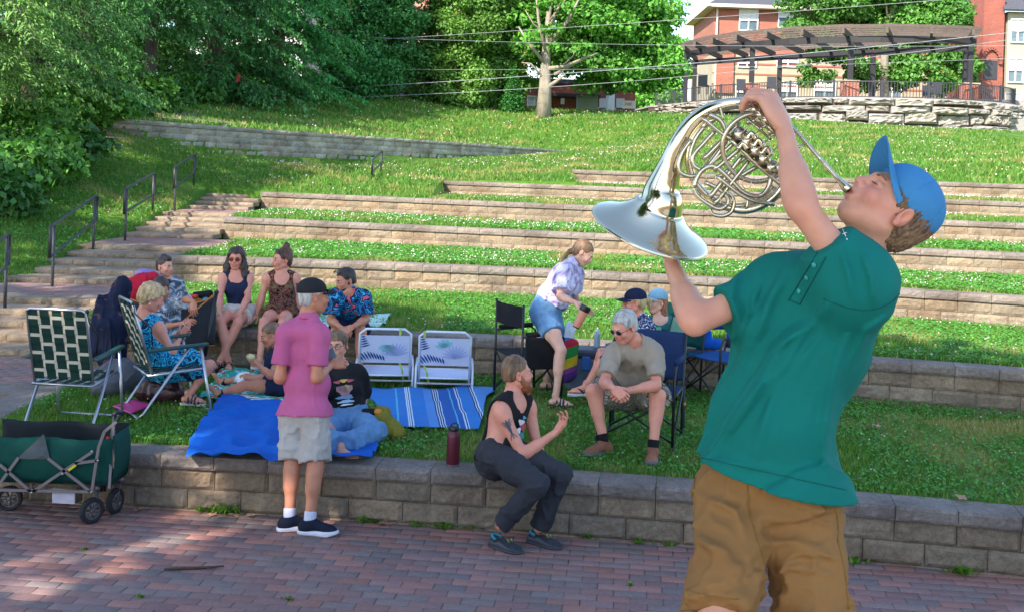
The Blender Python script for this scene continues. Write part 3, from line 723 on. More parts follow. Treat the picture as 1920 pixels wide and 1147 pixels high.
mb.build('brick_band', M_redbrick, b1)
mb = MB(); mb.box((x0-.55+1.4, BY-.02, bz(1340, 130)+.0), (1.3, .5, bz(1340, 100)-bz(1340, 190))); mb.build('brick_pier', M_redbrick, b1)
ov = .7
mb = MB(); a = [(x0-ov, BY-ov, zt), (x1+ov, BY-ov, zt), (x1+ov, BY+10+ov, zt), (x0-ov, BY+10+ov, zt)]
rd = [((x0+3), BY+5, zt+2.4), ((x1-3), BY+5, zt+2.4)]
mb.add(a+rd, [(0, 1, 5, 4), (1, 2, 5), (2, 3, 4, 5), (3, 0, 4)]); mb.build('roof', M_roof, b1)
mb = MB(); mb.box(((x0+x1)/2, BY-ov, zt-.12), (x1-x0+2*ov, .15, .26)); mb.box((x0-ov+.05, BY+4.5, zt-.12), (.15, 11.2, .25)); mb.box(((x0+x1)/2, BY+4.6, zt-.22), (x1-x0+2*ov-.3, 11, .05)); mb.build('gutter', M_gut, b1)
mb = MB(); mb.box((x0+.15, BY-.12, (zt+zb)/2), (.13, .13, zt-zb)); mb.build('downpipe', M_gut, b1)
for px, pya, pyb, wpx in [(1401, 20, 58, 34), (1477, 14, 53, 40), (1545, 14, 53, 36), (1620, 14, 53, 36), (1690, 14, 53, 36), (1765, 14, 53, 36),
                        (1401, 112, 127, 34), (1477, 110, 126, 40), (1400, 158, 190, 36), (1478, 155, 190, 36), (1548, 152, 190, 40), (1674, 148, 192, 34), (1620, 110, 130, 30)]:
    window(b1, bx(px), BY-.08, (bz(px, pya)+bz(px, pyb))/2, wpx/2100*BY, bz(px, pya)-bz(px, pyb))
b2 = thing('beige_building', 'cream walled building with white windows at the right edge behind the pergola', 'building', (bx(1900), BY-6, 6.5))
BY2 = 76.0
def b2x(px): return float(R(px, 100, BY2).x)
def b2z(px, py): return float(R(px, py, BY2).z)
mb = MB(); mb.box((b2x(1888)+6, BY2+4, (b2z(1890, 22)+4)/2), (12, 8, b2z(1890, 22)-4)); mb.build('rendered_wall', M_beige, b2)
mb = MB(); mb.box((b2x(1862), BY2+3, (b2z(1870, -10)+4)/2+.01), (b2x(1885)-b2x(1846), 6, b2z(1870, -10)-4)); mb.build('brick_tower', M_darkbrick, b2)
mb = MB(); 
for k in range(13):
    a = PI*k/12; mb.box((b2x(1858)+math.cos(a)*.62, BY2-.08, b2z(1858, 118)+math.sin(a)*.95), (.2, .2, .2), col=(.5, .5, .5))
mb.build('arch_trim', M_darkbrick, b2)
mb = MB(); mb.box((b2x(1858), BY2-.01, b2z(1858, 132)), (.9, .06, 1.3)); mb.build('arched_opening', M_dark, b2)
mb = MB(); q = b2z(1890, 22); mb.add([(b2x(1872), BY2-.6, q), (b2x(1872)+14, BY2-.6, q), (b2x(1872)+14, BY2+5, q+3), (b2x(1872)+2, BY2+5, q+3)], [(0, 1, 2, 3)]); mb.build('roof', M_roof, b2, thick=.15)
for px, pya, pyb, wpx in [(1906, 37, 80, 26), (1904, 110, 155, 28), (1902, 175, 205, 30)]:
    window(b2, b2x(px), BY2-.03, (b2z(px, pya)+b2z(px, pyb))/2, wpx/2100*BY2, b2z(px, pya)-b2z(px, pyb))
# middle low brick building, pink brick flats, dark grey house, white house
b3 = thing('low_brick_building', 'low dark red brick building behind the pale-trunked maple', 'building', (gx(1090, 64), 64, 5.5))
Y3 = 64.0
def q3(px, py): return R(px, py, Y3)
a, b_, c = q3(978, 216), q3(1118, 216), q3(1190, 216); top = q3(1100, 158).z
mb = MB(); mb.box(((a.x+c.x)/2, Y3+4, (top+a.z-1)/2), (c.x-a.x, 8, top-a.z+1)); mb.build('brick_wall', M_darkbrick, b3)
mb = MB(); mb.box((q3(1065, 180).x, Y3-.5, q3(1065, 181).z), (3.6, 1.0, .18)); mb.build('flat_canopy', M_dark, b3)
window(b3, q3(1002, 200).x, Y3-.05, q3(1002, 198).z, .8, 1.0)
mb = MB(); mb.box((q3(1144, 195).x, Y3-.04, q3(1144, 192).z), (.5, .08, 1.3)); mb.build('door', M_white, b3)
mb = MB(); mb.box(((a.x+c.x)/2, Y3+4, top+.1), (c.x-a.x+.4, 8.4, .25)); mb.build('roof', M_roof, b3)
b4 = thing('brick_flats', 'tall pinkish brick block of flats glimpsed between the cedars', 'building', (gx(800, 76), 76, 6)); Y4 = 76.0
a, c = R(735, 200, Y4), R(985, 200, Y4)
mb = MB(); mb.box(((a.x+c.x)/2, Y4+4, 10), (c.x-a.x, 8, 16)); mb.build('brick_wall', M_pinkbrick, b4)
for px in (760, 830, 905, 960):
    for py in (30, 95, 155): q = R(px, py, Y4); window(b4, q.x, Y4-.05, q.z, 1.1, 1.5)
b5 = thing('grey_house', 'dark grey clapboard house with a white corner board between the hemlocks and cedars', 'house', (gx(600, 64), 64, 6)); Y5 = 64.0
a, c = R(562, 200, Y5), R(740, 200, Y5)
mb = MB()
for i in range(62): mb.box(((a.x+c.x)/2, Y5+3-.012*(i % 2), 5.6+.15*i+.9), (c.x-a.x, 6, .148))
mb.build('clapboard_wall', M_siding, b5)
mb = MB(); mb.box((a.x, Y5-.06, 10), (.16, .16, 9)); mb.build('corner_board', M_white, b5)
mb = MB(); mb.box(((a.x+c.x)/2, Y5-.08, 5.9), (c.x-a.x+.1, .3, 1.5)); mb.build('pale_foundation', M_beige, b5)
b6 = thing('white_house', 'white-sided house almost hidden behind the hemlocks', 'house', (gx(450, 66), 66, 6)); Y6 = 66.0
a, c = R(330, 200, Y6), R(556, 200, Y6)
mb = MB(); mb.box(((a.x+c.x)/2, Y6+3, 10.4), (c.x-a.x, 6, 9)); mb.build('sided_wall', M_white, b6)
mb = MB()
for i in range(24): mb.box((a.x+2.5+i*.18, Y6-.6, R(480, 25, Y6).z), (.05, .05, 1.0))
mb.box((a.x+4.6, Y6-.6, R(480, 8, Y6).z), (4.6, .07, .08)); mb.box((a.x+4.6, Y6-.3, R(480, 42, Y6).z), (4.6, .8, .12)); mb.build('balcony', M_dark, b6)
# small items on the upper lawn
M_tgreen = mat('utility_green', '#7c9684', .6, var=.08)
q = R(1101, 216, 60); t = thing('utility_cabinet', 'pale green utility transformer cabinet on the lawn edge', 'utility box', (q.x, 60, q.z))
mb = MB(); mb.box((q.x, 60.5, q.z+.48), (1.1, 1.0, 1.0)); mb.build('cabinet_body', M_tgreen, t, bevel=.02)
mb = MB(); mb.box((q.x, 60.4, q.z+.995), (1.18, 1.2, .05)); mb.box((q.x+.1, 59.97, q.z+.6), (.12, .04, .14)); mb.box((q.x, 59.99, q.z+.5), (.02, .03, .9)); mb.build('cabinet_lid', M_tgreen, t)
q = R(1054, 215, 60); t = thing('meter_box', 'small grey electric meter on a short post beside the pale trunk', 'meter', (q.x, 60, q.z))
mb = MB(); mb.tube([(q.x, 60, q.z-.1), (q.x, 60, q.z+.6)], .03, 8); mb.build('post', M_dark, t)
mb = MB(); mb.box((q.x, 59.95, q.z+.7), (.2, .14, .32)); mb.ball((q.x, 59.86, q.z+.78), (.07, .05, .07), 10); mb.build('meter_case', M_curtain, t, bevel=.01)
q = R(1178, 216, 60); t = thing('lawn_sign', 'small white sign with red lettering on posts near the low brick building', 'sign', (q.x, 60, q.z))
mb = MB(); mb.box((q.x-.25, 60, q.z+.2), (.05, .05, .5)); mb.box((q.x+.25, 60, q.z+.2), (.05, .05, .5)); mb.build('post', M_dark, t)
mb = MB(); mb.box((q.x, 59.95, q.z+.55), (.75, .04, .42)); mb.build('panel', M_white, t)
def text(s, size, mt, loc, rot, parent, name='lettering', ext=.002, ax='CENTER', shear=0):
    cu = bpy.data.curves.new(name, 'FONT'); cu.body = s; cu.size = size; cu.extrude = ext; cu.align_x = ax; cu.shear = shear; cu.materials.append(mt)
    o = bpy.data.objects.new('tmp', cu); sc.collection.objects.link(o); dg = bpy.context.evaluated_depsgraph_get()
    me = bpy.data.meshes.new_from_object(o.evaluated_get(dg)); bpy.data.objects.remove(o)
    o = new_ob(name, me); o.location = loc; o.rotation_euler = rot
    if parent is not None:
        o.parent = parent; o.matrix_parent_inverse = Matrix.Translation(parent.location).inverted() if parent.type == 'EMPTY' else parent.matrix_basis.inverted()
    return o
M_red = mat('sign_red', '#c43030', .6, var=0)
text('rec', .3, M_red, (q.x, 59.92, q.z+.5), (PI/2, 0, 0), t, 'red_lettering')
for i, (px, s) in enumerate([(1128, 1), (1160, .9)]):
    q = R(px, 215, 61); t = thing('lawn_chair', ['pale blue lawn chair by the low brick building', 'grey lawn chair left of the small white sign'][i], 'chair', (q.x, 61, q.z))
    mb = MB(); mb.box((q.x, 61, q.z+.35), (.45, .45, .04)); mb.build('seat', M_curtain, t)
    mb = MB(); mb.box((q.x+.1, 61.25, q.z+.6), (.45, .04, .6), Matrix.Rotation(-.25, 3, 'X')); mb.build('backrest', M_curtain, t)
    for dx in (-.2, .2): mb = MB(); mb.box((q.x+dx, 61, q.z+.15), (.04, .4, .4)); mb.build('leg', M_curtain, t)
q = R(1134, 215, 61.5); t = thing('leaning_board', 'long grey board leaning by the white door of the low brick building', 'board', (q.x, 61.5, q.z))
mb = MB(); mb.beam((q.x-.05, 61.5, q.z), (q.x+.22, 61.9, q.z+1.45), .15, .05); mb.build('plank', M_curtain, t)
q = R(598, 180, 56); t = thing('plant_frame', 'white wire plant frame beside a rusty stake by the grey house', 'frame', (q.x, 56, q.z))
mb = MB()
for dx in (-.3, -.1, .12): mb.tube([(q.x+dx, 56, q.z-.1), (q.x+dx, 56, q.z+.8)], .02, 6)
for dz in (.2, .5, .8): mb.tube([(q.x-.3, 56, q.z+dz), (q.x+.12, 56, q.z+dz)], .015, 6)
mb.build('wire_grid', M_white, t)
q = R(604, 180, 56); t = thing('rusty_stake', 'thin rusty upright stake right of the white plant frame', 'stake', (q.x, 56, q.z))
mb = MB(); mb.tube([(q.x, 56, q.z-.1), (q.x+.03, 56, q.z+1.7)], .028, 6); mb.build('stake_rod', mat('rust', '#9a5a36', .8), t)
q = R(452, 150, 41); t = thing('red_flag', 'small red cloth hanging in the hemlock boughs', 'flag', (q.x, 41, q.z))
mb = MB(); mb.grid([[(q.x-.06+.03*j+.02*math.sin(i*1.7), 40.6+.03*math.sin(j*2+i), q.z+.15-.06*i) for j in range(5)] for i in range(5)]); mb.build('cloth', M_red, t, thick=.005)

# ---- limestone wall of the pergola terrace
S_ = 1.25
arcw = [(6.7, 57.5), (8.4, 53.2), (11, 49.4), (14, 47.3), (17, 46.6), (19.5, 46.6), (21.4, 47.6), (22.3, 49.5), (22.6, 52)]
arcw = [(a*S_, b*S_) for a, b in arcw]
sx_ = np.r_[0, np.cumsum([math.dist(arcw[i], arcw[i+1]) for i in range(len(arcw)-1)])]
def arc_at(pts):
    s_ = np.r_[0, np.cumsum([math.dist(pts[i], pts[i+1]) for i in range(len(pts)-1)])]; X = [p[0] for p in pts]; Y = [p[1] for p in pts]
    fx = np.polyfit(s_, X, 4); fy = np.polyfit(s_, Y, 4)
    def at(d):
        d = np.asarray(d, float); x = np.polyval(fx, d); y = np.polyval(fy, d); tx = np.polyval(np.polyder(fx), d); ty = np.polyval(np.polyder(fy), d); L = np.hypot(tx, ty)
        return x, y, tx/L, ty/L
    return at, s_[-1]
at_w, Lw = arc_at(arcw)
M_lime = mat('limestone', '#948e85', .95, var=.25, vs=2.2, attr=True, bs=.9, bscale=9, bd=.06)
pw = thing('limestone_wall', 'curved wall of rough pale limestone blocks carrying the pergola terrace', 'wall', (14*S_, 47*S_, 5.5))
mb = MB(); z = 5.45; ri = 0
while z < 7.05:
    hh = [.42, .56, .34, .60, .4][ri % 5]; s = -random.random()
    while s < Lw:
        wd = random.uniform(.5, 2.3); a, b_ = max(s, 0), min(s+wd, Lw); s += wd; dz_ = random.uniform(-.13, .10)
        if b_-a < .15: continue
        zt_ = min(z+hh*random.choice([1, 1.1, .9, .8])+dz_*.5, 7.14)
        if (a+b_)/2 > Lw*.9 or (a+b_)/2 < Lw*.06:
            if z > 6.7: continue
        block_face(mb, at_w, a+.03, b_-.03, z+.01+dz_, zt_-.015, random.uniform(-.25, .22), .7, .19, 9, 6, bcol(.16, .03), ri)
    z += hh; ri += 1
mb.build('stone_courses', M_lime, pw)
mb = MB(); S = np.linspace(0, Lw, 30); x, y, tx, ty = at_w(S)
mb.grid([[(x[i]-ty[i]*.25, y[i]+tx[i]*.25, zz) for i in range(30)] for zz in (5.2, 7.0)]); mb.build('joint_shadow_fill', M_soil, pw)
mb = MB(); poly = [(x[i]-ty[i]*.3, y[i]+tx[i]*.3, 7.12) for i in range(30)]+[(30, 70, 7.12), (8, 78, 7.12)]
mb.add(poly, [tuple(range(len(poly)))]); tag(mb.build('pergola_terrace', M_conc, thick=.1), kind='structure')
# ---- railing on the wall
rl = thing('terrace_railing', 'black metal baluster railing along the pergola terrace edge', 'railing', (14*S_, 47*S_, 7.12))
mb = MB(); mp = MB(); S = np.arange(.5, Lw-2.2, .165); zf = 7.12; RH = .92
x, y, tx, ty = at_w(S); x = x-ty*.5; y = y+tx*.5
for i in range(len(S)): mb.box((x[i], y[i], zf+RH/2+.03), (.03, .03, RH-.1))
for i in range(len(S)-1):
    for h in (.1, RH): mb.beam((x[i], y[i], zf+h), (x[i+1], y[i+1], zf+h), .05, .05)
for i in range(0, len(S), 15): mp = MB(); mp.box((x[i], y[i], zf+RH/2+.02), (.1, .1, RH+.1)); mp.build('railing_post', M_dark, rl)
mb.build('baluster_panel', M_dark, rl)
# ---- pergola
front = [(8.6, 56.5), (10.8, 51.2), (14.4, 48.2), (19.3, 47.6)]; rear = [(9.6, 60), (13.2, 56), (16.8, 52.7), (20, 49.8)]
front = [(a*S_, b*S_) for a, b in front]; rear = [(a*S_, b*S_) for a, b in rear]
zt = 2.55+(8.7-2.55)*S_
pg = thing('pergola', 'dark timber pergola with weathered grey rafters above the stone wall', 'pergola', (front[2][0], front[2][1], 7.12))
M_ptim = mat('dark_stained_timber', '#252327', .7, var=.15); M_pgrey = mat('weathered_timber', '#5a4e46', .9, var=.3, vs=5, stretch=(1, 1, 4), bs=.4)
pier = MB()
for i, (x, y) in enumerate(front+rear):
    mb = MB(); zb_ = 7.12+(.95 if i in (1, 2, 3) else 0); mb.box((x, y, (zt+zb_)/2), (.26, .26, zt-zb_)); mb.build('post', M_ptim, pg, bevel=.01)
    if i in (1, 2, 3):
        mb = MB(); mb.box((x, y, 7.6), (.75, .75, .96)); mb.build('brick_pier', M_redbrick, pg)
        mb = MB(); mb.box((x, y, 8.1), (.85, .85, .07)); mb.build('pier_cap', M_limest, pg)
atf, Lf = arc_at(front); atr, Lr = arc_at(rear)
for at_, L in ((atf, Lf), (atr, Lr)):
    mb = MB(); S = np.linspace(-.3, L+.3, 13); x, y, tx, ty = at_(S)
    for i in range(12): mb.beam((x[i], y[i], zt+.12), (x[i+1], y[i+1], zt+.12), .14, .34)
    mb.build('ring_beam', M_ptim, pg)
for k in range(10):
    f = k/9; xa, ya, ta, _ = [float(q) for q in atf(Lf*f)]; xb, yb, _, _ = [float(q) for q in atr(Lr*f)]
    a = Vector((xa, ya, zt+.42)); b_ = Vector((xb, yb, zt+.42)); d = (b_-a).normalized()
    mb = MB(); mb.beam(a-d*1.5, b_+d*.9, .14, .32); mb.build('rafter', M_pgrey, pg)
mb = MB()
for j in range(11):
    f = j/10; pts = []
    for k in range(14):
        s = k/13; xa, ya, ta, tb = [float(q) for q in atf(Lf*s+(.5-1*0)*0)]; xb, yb, _, _ = [float(q) for q in atr(Lr*s)]
        d = Vector((xb-xa, yb-ya, 0)); dn = d.normalized(); p0 = Vector((xa, ya, zt+.66))-dn*1.35; p1 = Vector((xb, yb, zt+.66))+dn*.8
        pts.append(p0.lerp(p1, f))
    t0 = (pts[1]-pts[0]).normalized(); t1 = (pts[-1]-pts[-2]).normalized(); pts = [pts[0]-t0*.5]+pts+[pts[-1]+t1*.5]
    for k in range(len(pts)-1): mb.beam(pts[k]+Vector((0, 0, .02*(k % 2))), pts[k+1]+Vector((0, 0, .02*(k % 2))), .05, .15 if j in (0,) else .09)
mb.build('purlin_slats', M_pgrey, pg)
for i, px in enumerate((1318, 1390, 1448, 1740, 1760)):
    q = R(px, 185, 60+i % 2*2)
    t = thing('patio_chair', ['dark patio chair at the left end of the pergola','dark patio chair right of the first pergola post','dark patio chair between the left pergola posts','brown patio chair left of the right end post','brown patio chair nearest the right end post'][i], 'chair', (q.x, q.y, 7.12), 'dark patio chairs under the pergola')
    mb = MB(); mb.box((q.x, q.y, 7.58), (.5, .5, .05)); mb.build('seat', M_dark, t)
    mb = MB(); mb.box((q.x, q.y+.24, 7.9), (.5, .04, .6)); mb.build('backrest', M_dark, t)
    for a, b_ in ((-1, -1), (1, -1), (-1, 1), (1, 1)): mb = MB(); mb.box((q.x+a*.22, q.y+b_*.22, 7.34), (.04, .04, .45)); mb.build('leg', M_dark, t)
# concrete steps at right of the wall
t = thing('concrete_steps', 'pale concrete steps with a dark rail at the right edge beyond the stone wall', 'steps', (28.3, 60, 5.8))
mb = MB(); q0 = R(1900, 238, 60)
for i in range(8): mb.box((q0.x+1.2, 60+.35*i, q0.z-.4+.17*(i+1)/2+.35), (4.2, .36, .17*(i+1)+.6))
mb.build('step_flight', M_conc, t)
mb = MB(); a = Vector((q0.x-.75, 60, q0.z)); 
for i in range(3): mb.tube([a+Vector((0, 1.2*i, .5*i)), a+Vector((0, 1.2*i, .5*i+1.1))], .03, 6)
mb.tube([a+Vector((0, 0, 1.1)), a+Vector((0, 2.4, 2.1))], .03, 6); mb.build('hand_rail', M_dark, t)
# ---- overhead lines
M_wire = mat('overhead_cable', '#8f9296', .6, var=0)
for i, (pl, pr, Ya, Yb, sag, r0, lab) in enumerate([
 ((965, 54), (1990, -18), 50, 44, .12, .009, 'highest overhead cable crossing the pale trunk and the sky'),
 ((960, 70), (2000, 85), 50, 44, .25, .007, 'thin overhead cable dipping behind the pergola roof'),
 ((950, 120), (2000, 105), 50, 44, .3, .006, 'thin middle overhead cable below the thicker ones'),
 ((948, 135), (2000, 50), 50, 46, .3, .013, 'thick pale overhead cable above the low brick building'),
 ((960, 148), (2000, 60), 50, 46, .55, .010, 'lowest overhead cable sagging in front of the maple')]):
    t = thing('overhead_cable', lab, 'cable', (0, 50, 8), 'overhead cables')
    a, b_ = R(*pl, Ya), R(*pr, Yb); pts = []
    a = a-(b_-a)*.5; 
    for k in range(31): s = k/30; p = a.lerp(b_, s); p.z -= 4*sag*s*(1-s); pts.append(p)
    mb = MB(); mb.tube(pts, r0, 6); mb.build('wire', M_wire, t)
# ---- trees behind the photographer that shade the foreground
def shade_tree(lab, gxp, gyp, hh, rx, seed, n=9000, leaf=.33, nclump=90):
    """its shadow falls around ground point (gxp, gyp)"""
    k = hh/sdir.z; cx, cy = gxp+sdir.x*k, gyp+sdir.y*k
    broad('shade_tree', lab, cx, cy, 0 if cy < 10 else gz(cx, cy), [(cx, cy, hh, rx, rx, rx*.55), (cx+rx*.4, cy+rx*.3, hh+rx*.3, rx*.6, rx*.6, rx*.45)], '#4f7d2f', leaf, n, [(cx, cy, 0, .3), (cx, cy, hh*.6, .2), (cx, cy, hh, .1)], 8, seed, 'shade trees behind the camera', nclump=nclump, clr=.19)
shade_tree('shade tree behind the camera, over the brick plaza', 1.25, 6.5, 9.5, 3.1, 61, 9500, nclump=96)
shade_tree('shade tree behind the camera, over the lawn chairs', -2.7, 11.0, 10.5, 3.0, 62, 8500, nclump=80)
shade_tree('shade tree behind the camera, over the seated men', 2.2, 8.6, 9.5, 3.3, 63, 9500, nclump=92)
shade_tree('shade tree behind the camera, over the left stairs', -8.5, 16.5, 11.5, 4.0, 64, 5500, nclump=32)
shade_tree('shade tree behind the camera, over the player', 2.6, 4.6, 8.5, 2.6, 66, 7000, nclump=60)
# ============================================================ SCULPTING (signed distance fields -> one continuous mesh)
def frame(f, u):
    """columns right, forward, up"""
    f = Vector(f).normalized(); u = Vector(u); r = f.cross(u)
    if r.length < 1e-4: r = f.cross(Vector((1, 0.1, 0)))
    r.normalize(); u = r.cross(f).normalized()
    return np.array([[r.x, f.x, u.x], [r.y, f.y, u.y], [r.z, f.z, u.z]])
class Sculpt:
    def __init__(s): s.ops = []; s.lo = np.full(3, 1e9); s.hi = np.full(3, -1e9)
    def _b(s, lo, hi): s.lo = np.minimum(s.lo, lo); s.hi = np.maximum(s.hi, hi)
    def cap(s, a, b, ra, rb=None, k=.02, sub=False, flat=None, fs=1.0):
        a = np.array(a, float); b = np.array(b, float); rb = ra if rb is None else rb; r = max(ra, rb)*max(1, fs)
        lo = np.minimum(a, b)-r; hi = np.maximum(a, b)+r
        s.ops.append(('cap', lo, hi, (a, b, ra, rb, None if flat is None else np.array(Vector(flat).normalized()), fs), k, sub))
        if not sub: s._b(lo, hi)
        return s
    def ell(s, c, r, fr=None, k=.02, sub=False):
        c = np.array(c, float); r = np.array(r if hasattr(r, '__len__') else (r,)*3, float); m_ = r.max()
        s.ops.append(('ell', c-m_, c+m_, (c, r, np.eye(3) if fr is None else fr), k, sub))
        if not sub: s._b(c-m_, c+m_)
        return s
    def clip(s, p, n): s.ops.append(('clip', None, None, (np.array(p, float), np.array(Vector(n).normalized())), 0, False)); return s
    def fn(s, f): s.ops.append(('fn', None, None, f, 0, False)); return s
    def join(s, o, k=.02): s.ops.append(('join', None, None, o, k, False)); s._b(o.lo, o.hi); return s
    def field(s, ax, vx):
        X, Y, Z = ax; A = np.full((len(X), len(Y), len(Z)), .25, np.float32)
        for kind, lo, hi, p, k, sub in s.ops:
            if kind in ('cap', 'ell'):
                mg = k+vx*3; sl = [];  cs = []
                for i, q in enumerate(ax):
                    i0 = int(np.searchsorted(q, lo[i]-mg)); i1 = int(np.searchsorted(q, hi[i]+mg)); sl.append(slice(i0, i1)); cs.append(q[i0:i1])
                if min(len(c) for c in cs) == 0: continue
                x = cs[0][:, None, None].astype(np.float32); y = cs[1][None, :, None].astype(np.float32); z = cs[2][None, None, :].astype(np.float32)
                if kind == 'cap':
                    a, b, ra, rb, fl, fs = p; ab = b-a; L2 = float(ab@ab)+1e-12
                    px, py, pz = x-a[0], y-a[1], z-a[2]; t = np.clip((px*ab[0]+py*ab[1]+pz*ab[2])/L2, 0, 1)
                    dx, dy, dz = px-t*ab[0], py-t*ab[1], pz-t*ab[2]; d2 = dx*dx+dy*dy+dz*dz
                    if fl is not None:
                        q = dx*fl[0]+dy*fl[1]+dz*fl[2]; d2 = d2+q*q*(1/(fs*fs)-1)
                    d = np.sqrt(np.maximum(d2, 0))-(ra+(rb-ra)*t)
                else:
                    c, r, M = p; px, py, pz = x-c[0], y-c[1], z-c[2]
                    q = [(px*M[0, i]+py*M[1, i]+pz*M[2, i])/r[i] for i in range(3)]
                    k0 = np.sqrt(q[0]**2+q[1]**2+q[2]**2)+1e-6; k1 = np.sqrt((q[0]/r[0])**2+(q[1]/r[1])**2+(q[2]/r[2])**2)+1e-6
                    d = k0*(k0-1)/k1
                sl = tuple(sl); o = A[sl]
                if sub:
                    d = -d; h = np.maximum(k-np.abs(o-d), 0)/max(k, 1e-6); A[sl] = np.maximum(o, d)+h*h*k*.25
                else:
                    h = np.maximum(k-np.abs(o-d), 0)/max(k, 1e-6); A[sl] = np.minimum(o, d)-h*h*k*.25
            elif kind == 'clip':
                c, n = p; d = (X[:, None, None]-c[0])*n[0]+(Y[None, :, None]-c[1])*n[1]+(Z[None, None, :]-c[2])*n[2]
                A = np.maximum(A, d.astype(np.float32))
            elif kind == 'join':
                o = p.field(ax, vx); h = np.maximum(k-np.abs(o-A), 0)/max(k, 1e-6); A = np.minimum(o, A)-h*h*k*.25
            elif kind == 'fn':
                m_ = np.abs(A) < .05; ii = np.nonzero(m_); x, y, z = X[ii[0]], Y[ii[1]], Z[ii[2]]
                A[ii] = p(x, y, z, A[ii])
        return A
    def mesh(s, vx=.01):
        pad = vx*4+(.022 if any(o[0] in ('fn', 'join') for o in s.ops) else 0); ax = [np.arange(s.lo[i]-pad, s.hi[i]+pad+vx, vx) for i in range(3)]
        return surface_nets(s.field(ax, vx), ax, vx)
def surface_nets(A, ax, vx):
    S = A < 0; n0, n1, n2 = A.shape
    cnt = np.zeros((n0-1, n1-1, n2-1), np.int8)
    for i in (0, 1):
        for j in (0, 1):
            for k in (0, 1): cnt += S[i:n0-1+i, j:n1-1+j, k:n2-1+k]
    act = (cnt > 0) & (cnt < 8); I, J, K = np.nonzero(act); N = len(I)
    if N == 0: return np.zeros((0, 3)), np.zeros((0, 4), int)
    ids = np.full(cnt.shape, -1, np.int32); ids[I, J, K] = np.arange(N)
    val = {c: A[I+c[0], J+c[1], K+c[2]] for c in [(i, j, k) for i in (0, 1) for j in (0, 1) for k in (0, 1)]}
    acc = np.zeros((N, 3)); num = np.zeros(N)
    for c in val:
        for a in range(3):
            if c[a] == 0:
                d = list(c); d[a] = 1; v0, v1 = val[c], val[tuple(d)]; cross = (v0 < 0) != (v1 < 0)
                t = np.where(cross, v0/(v0-v1+1e-12), 0)
                for b in range(3): acc[:, b] += np.where(cross, (t if b == a else c[b]), 0)
                num += cross
    acc /= num[:, None]; V_ = np.stack([ax[0][I], ax[1][J], ax[2][K]], -1)+acc*vx
    F_ = []
    for a in range(3):
        b, c = (a+1) % 3, (a+2) % 3
        sl0 = [slice(None)]*3; sl1 = [slice(None)]*3; sl0[a] = slice(0, -1); sl1[a] = slice(1, None)
        e0, e1 = S[tuple(sl0)], S[tuple(sl1)]; cr_ = e0 != e1; idx = np.array(np.nonzero(cr_)).T
        ok = (idx[:, b] > 0) & (idx[:, c] > 0) & (idx[:, b] < cnt.shape[b]) & (idx[:, c] < cnt.shape[c]) & (idx[:, a] < cnt.shape[a]); idx = idx[ok]
        if not len(idx): continue
        def g(db, dc):
            q = idx.copy(); q[:, b] -= db; q[:, c] -= dc; return ids[q[:, 0], q[:, 1], q[:, 2]]
        quad = np.stack([g(1, 1), g(0, 1), g(0, 0), g(1, 0)], -1); fl = ~e0[tuple(idx.T)]
        quad[fl] = quad[fl][:, ::-1]; F_.append(quad)
    F_ = np.concatenate(F_); F_ = F_[(F_ >= 0).all(1)]
    # one relaxation pass
    return V_, F_
def relax(Vv, Ff, it=1, w_=.5):
    for _ in range(it):
        a = np.zeros_like(Vv); n = np.zeros(len(Vv))
        for i in range(4):
            for j in (1, 3):
                np.add.at(a, Ff[:, i], Vv[Ff[:, (i+j) % 4]]); np.add.at(n, Ff[:, i], 1)
        Vv = Vv*(1-w_)+w_*a/np.maximum(n, 1)[:, None]
    return Vv
def folds(amp=.005, f=9, seed=0, stretch=(1, 1, .5)):
    def g(x, y, z, d):
        n = vnoise(x*f*stretch[0]+seed, y*f*stretch[1], z*f*stretch[2]); n2 = vnoise(x*f*2.1*stretch[0]+5+seed, y*f*2.1*stretch[1], z*f*2.1*stretch[2])
        return d-amp*1.7*(1-np.minimum(np.abs(n)*2.4, 1))**1.6-amp*.8*(1-np.minimum(np.abs(n2)*2.4, 1))**1.5+amp*.3
    return g
# ============================================================ PEOPLE
def skin_mat(name, c, rough=.44):
    mt, t, b = nmat(name); a = _n(t, 'ShaderNodeAttribute', attribute_name='col').outputs['Color']; v = coords(t)
    n1 = noise(t, v, 14, 4); n2 = noise(t, v, 160, 3)
    k = mixc(t, 'MULTIPLY', 1, a, srgb(c)); k = mixc(t, 'MULTIPLY', .7, k, ramp(t, n1, [(.3, (.88, .80, .78)), (.7, (1.10, 1.06, 1.02))]))
    t.links.new(k, b.inputs['Base Color']); b.inputs['Roughness'].default_value = rough; b.inputs['Specular IOR Level'].default_value = .35
    b.inputs['Subsurface Weight'].default_value = .12; b.inputs['Subsurface Radius'].default_value = (.6, .25, .15); b.inputs['Subsurface Scale'].default_value = .012
    bump(t, b, n2, .3, .002); return mt
SK = {'fair': skin_mat('fair_skin', '#d39a80'), 'tan': skin_mat('tan_skin', '#bd8064'), 'pink': skin_mat('pink_skin', '#d28f79'), 'light': skin_mat('light_skin', '#dcab93')}
def hair_mat(name, c1, c2, rough=.5):
    mt, t, b = nmat(name); v = coords(t, (1, 1, .18)); n1 = noise(t, v, 160, 3, .6); n2 = noise(t, v, 30, 3, .6)
    mx = _n(t, 'ShaderNodeMath', operation='MULTIPLY_ADD'); t.links.new(n1, mx.inputs[0]); mx.inputs[1].default_value = .6; t.links.new(n2, mx.inputs[2])
    t.links.new(ramp(t, mx.outputs[0], [(.6, srgb(c1)), (1.0, srgb(c2))]), b.inputs['Base Color']); b.inputs['Roughness'].default_value = rough
    bump(t, b, n1, .7, .004); return mt
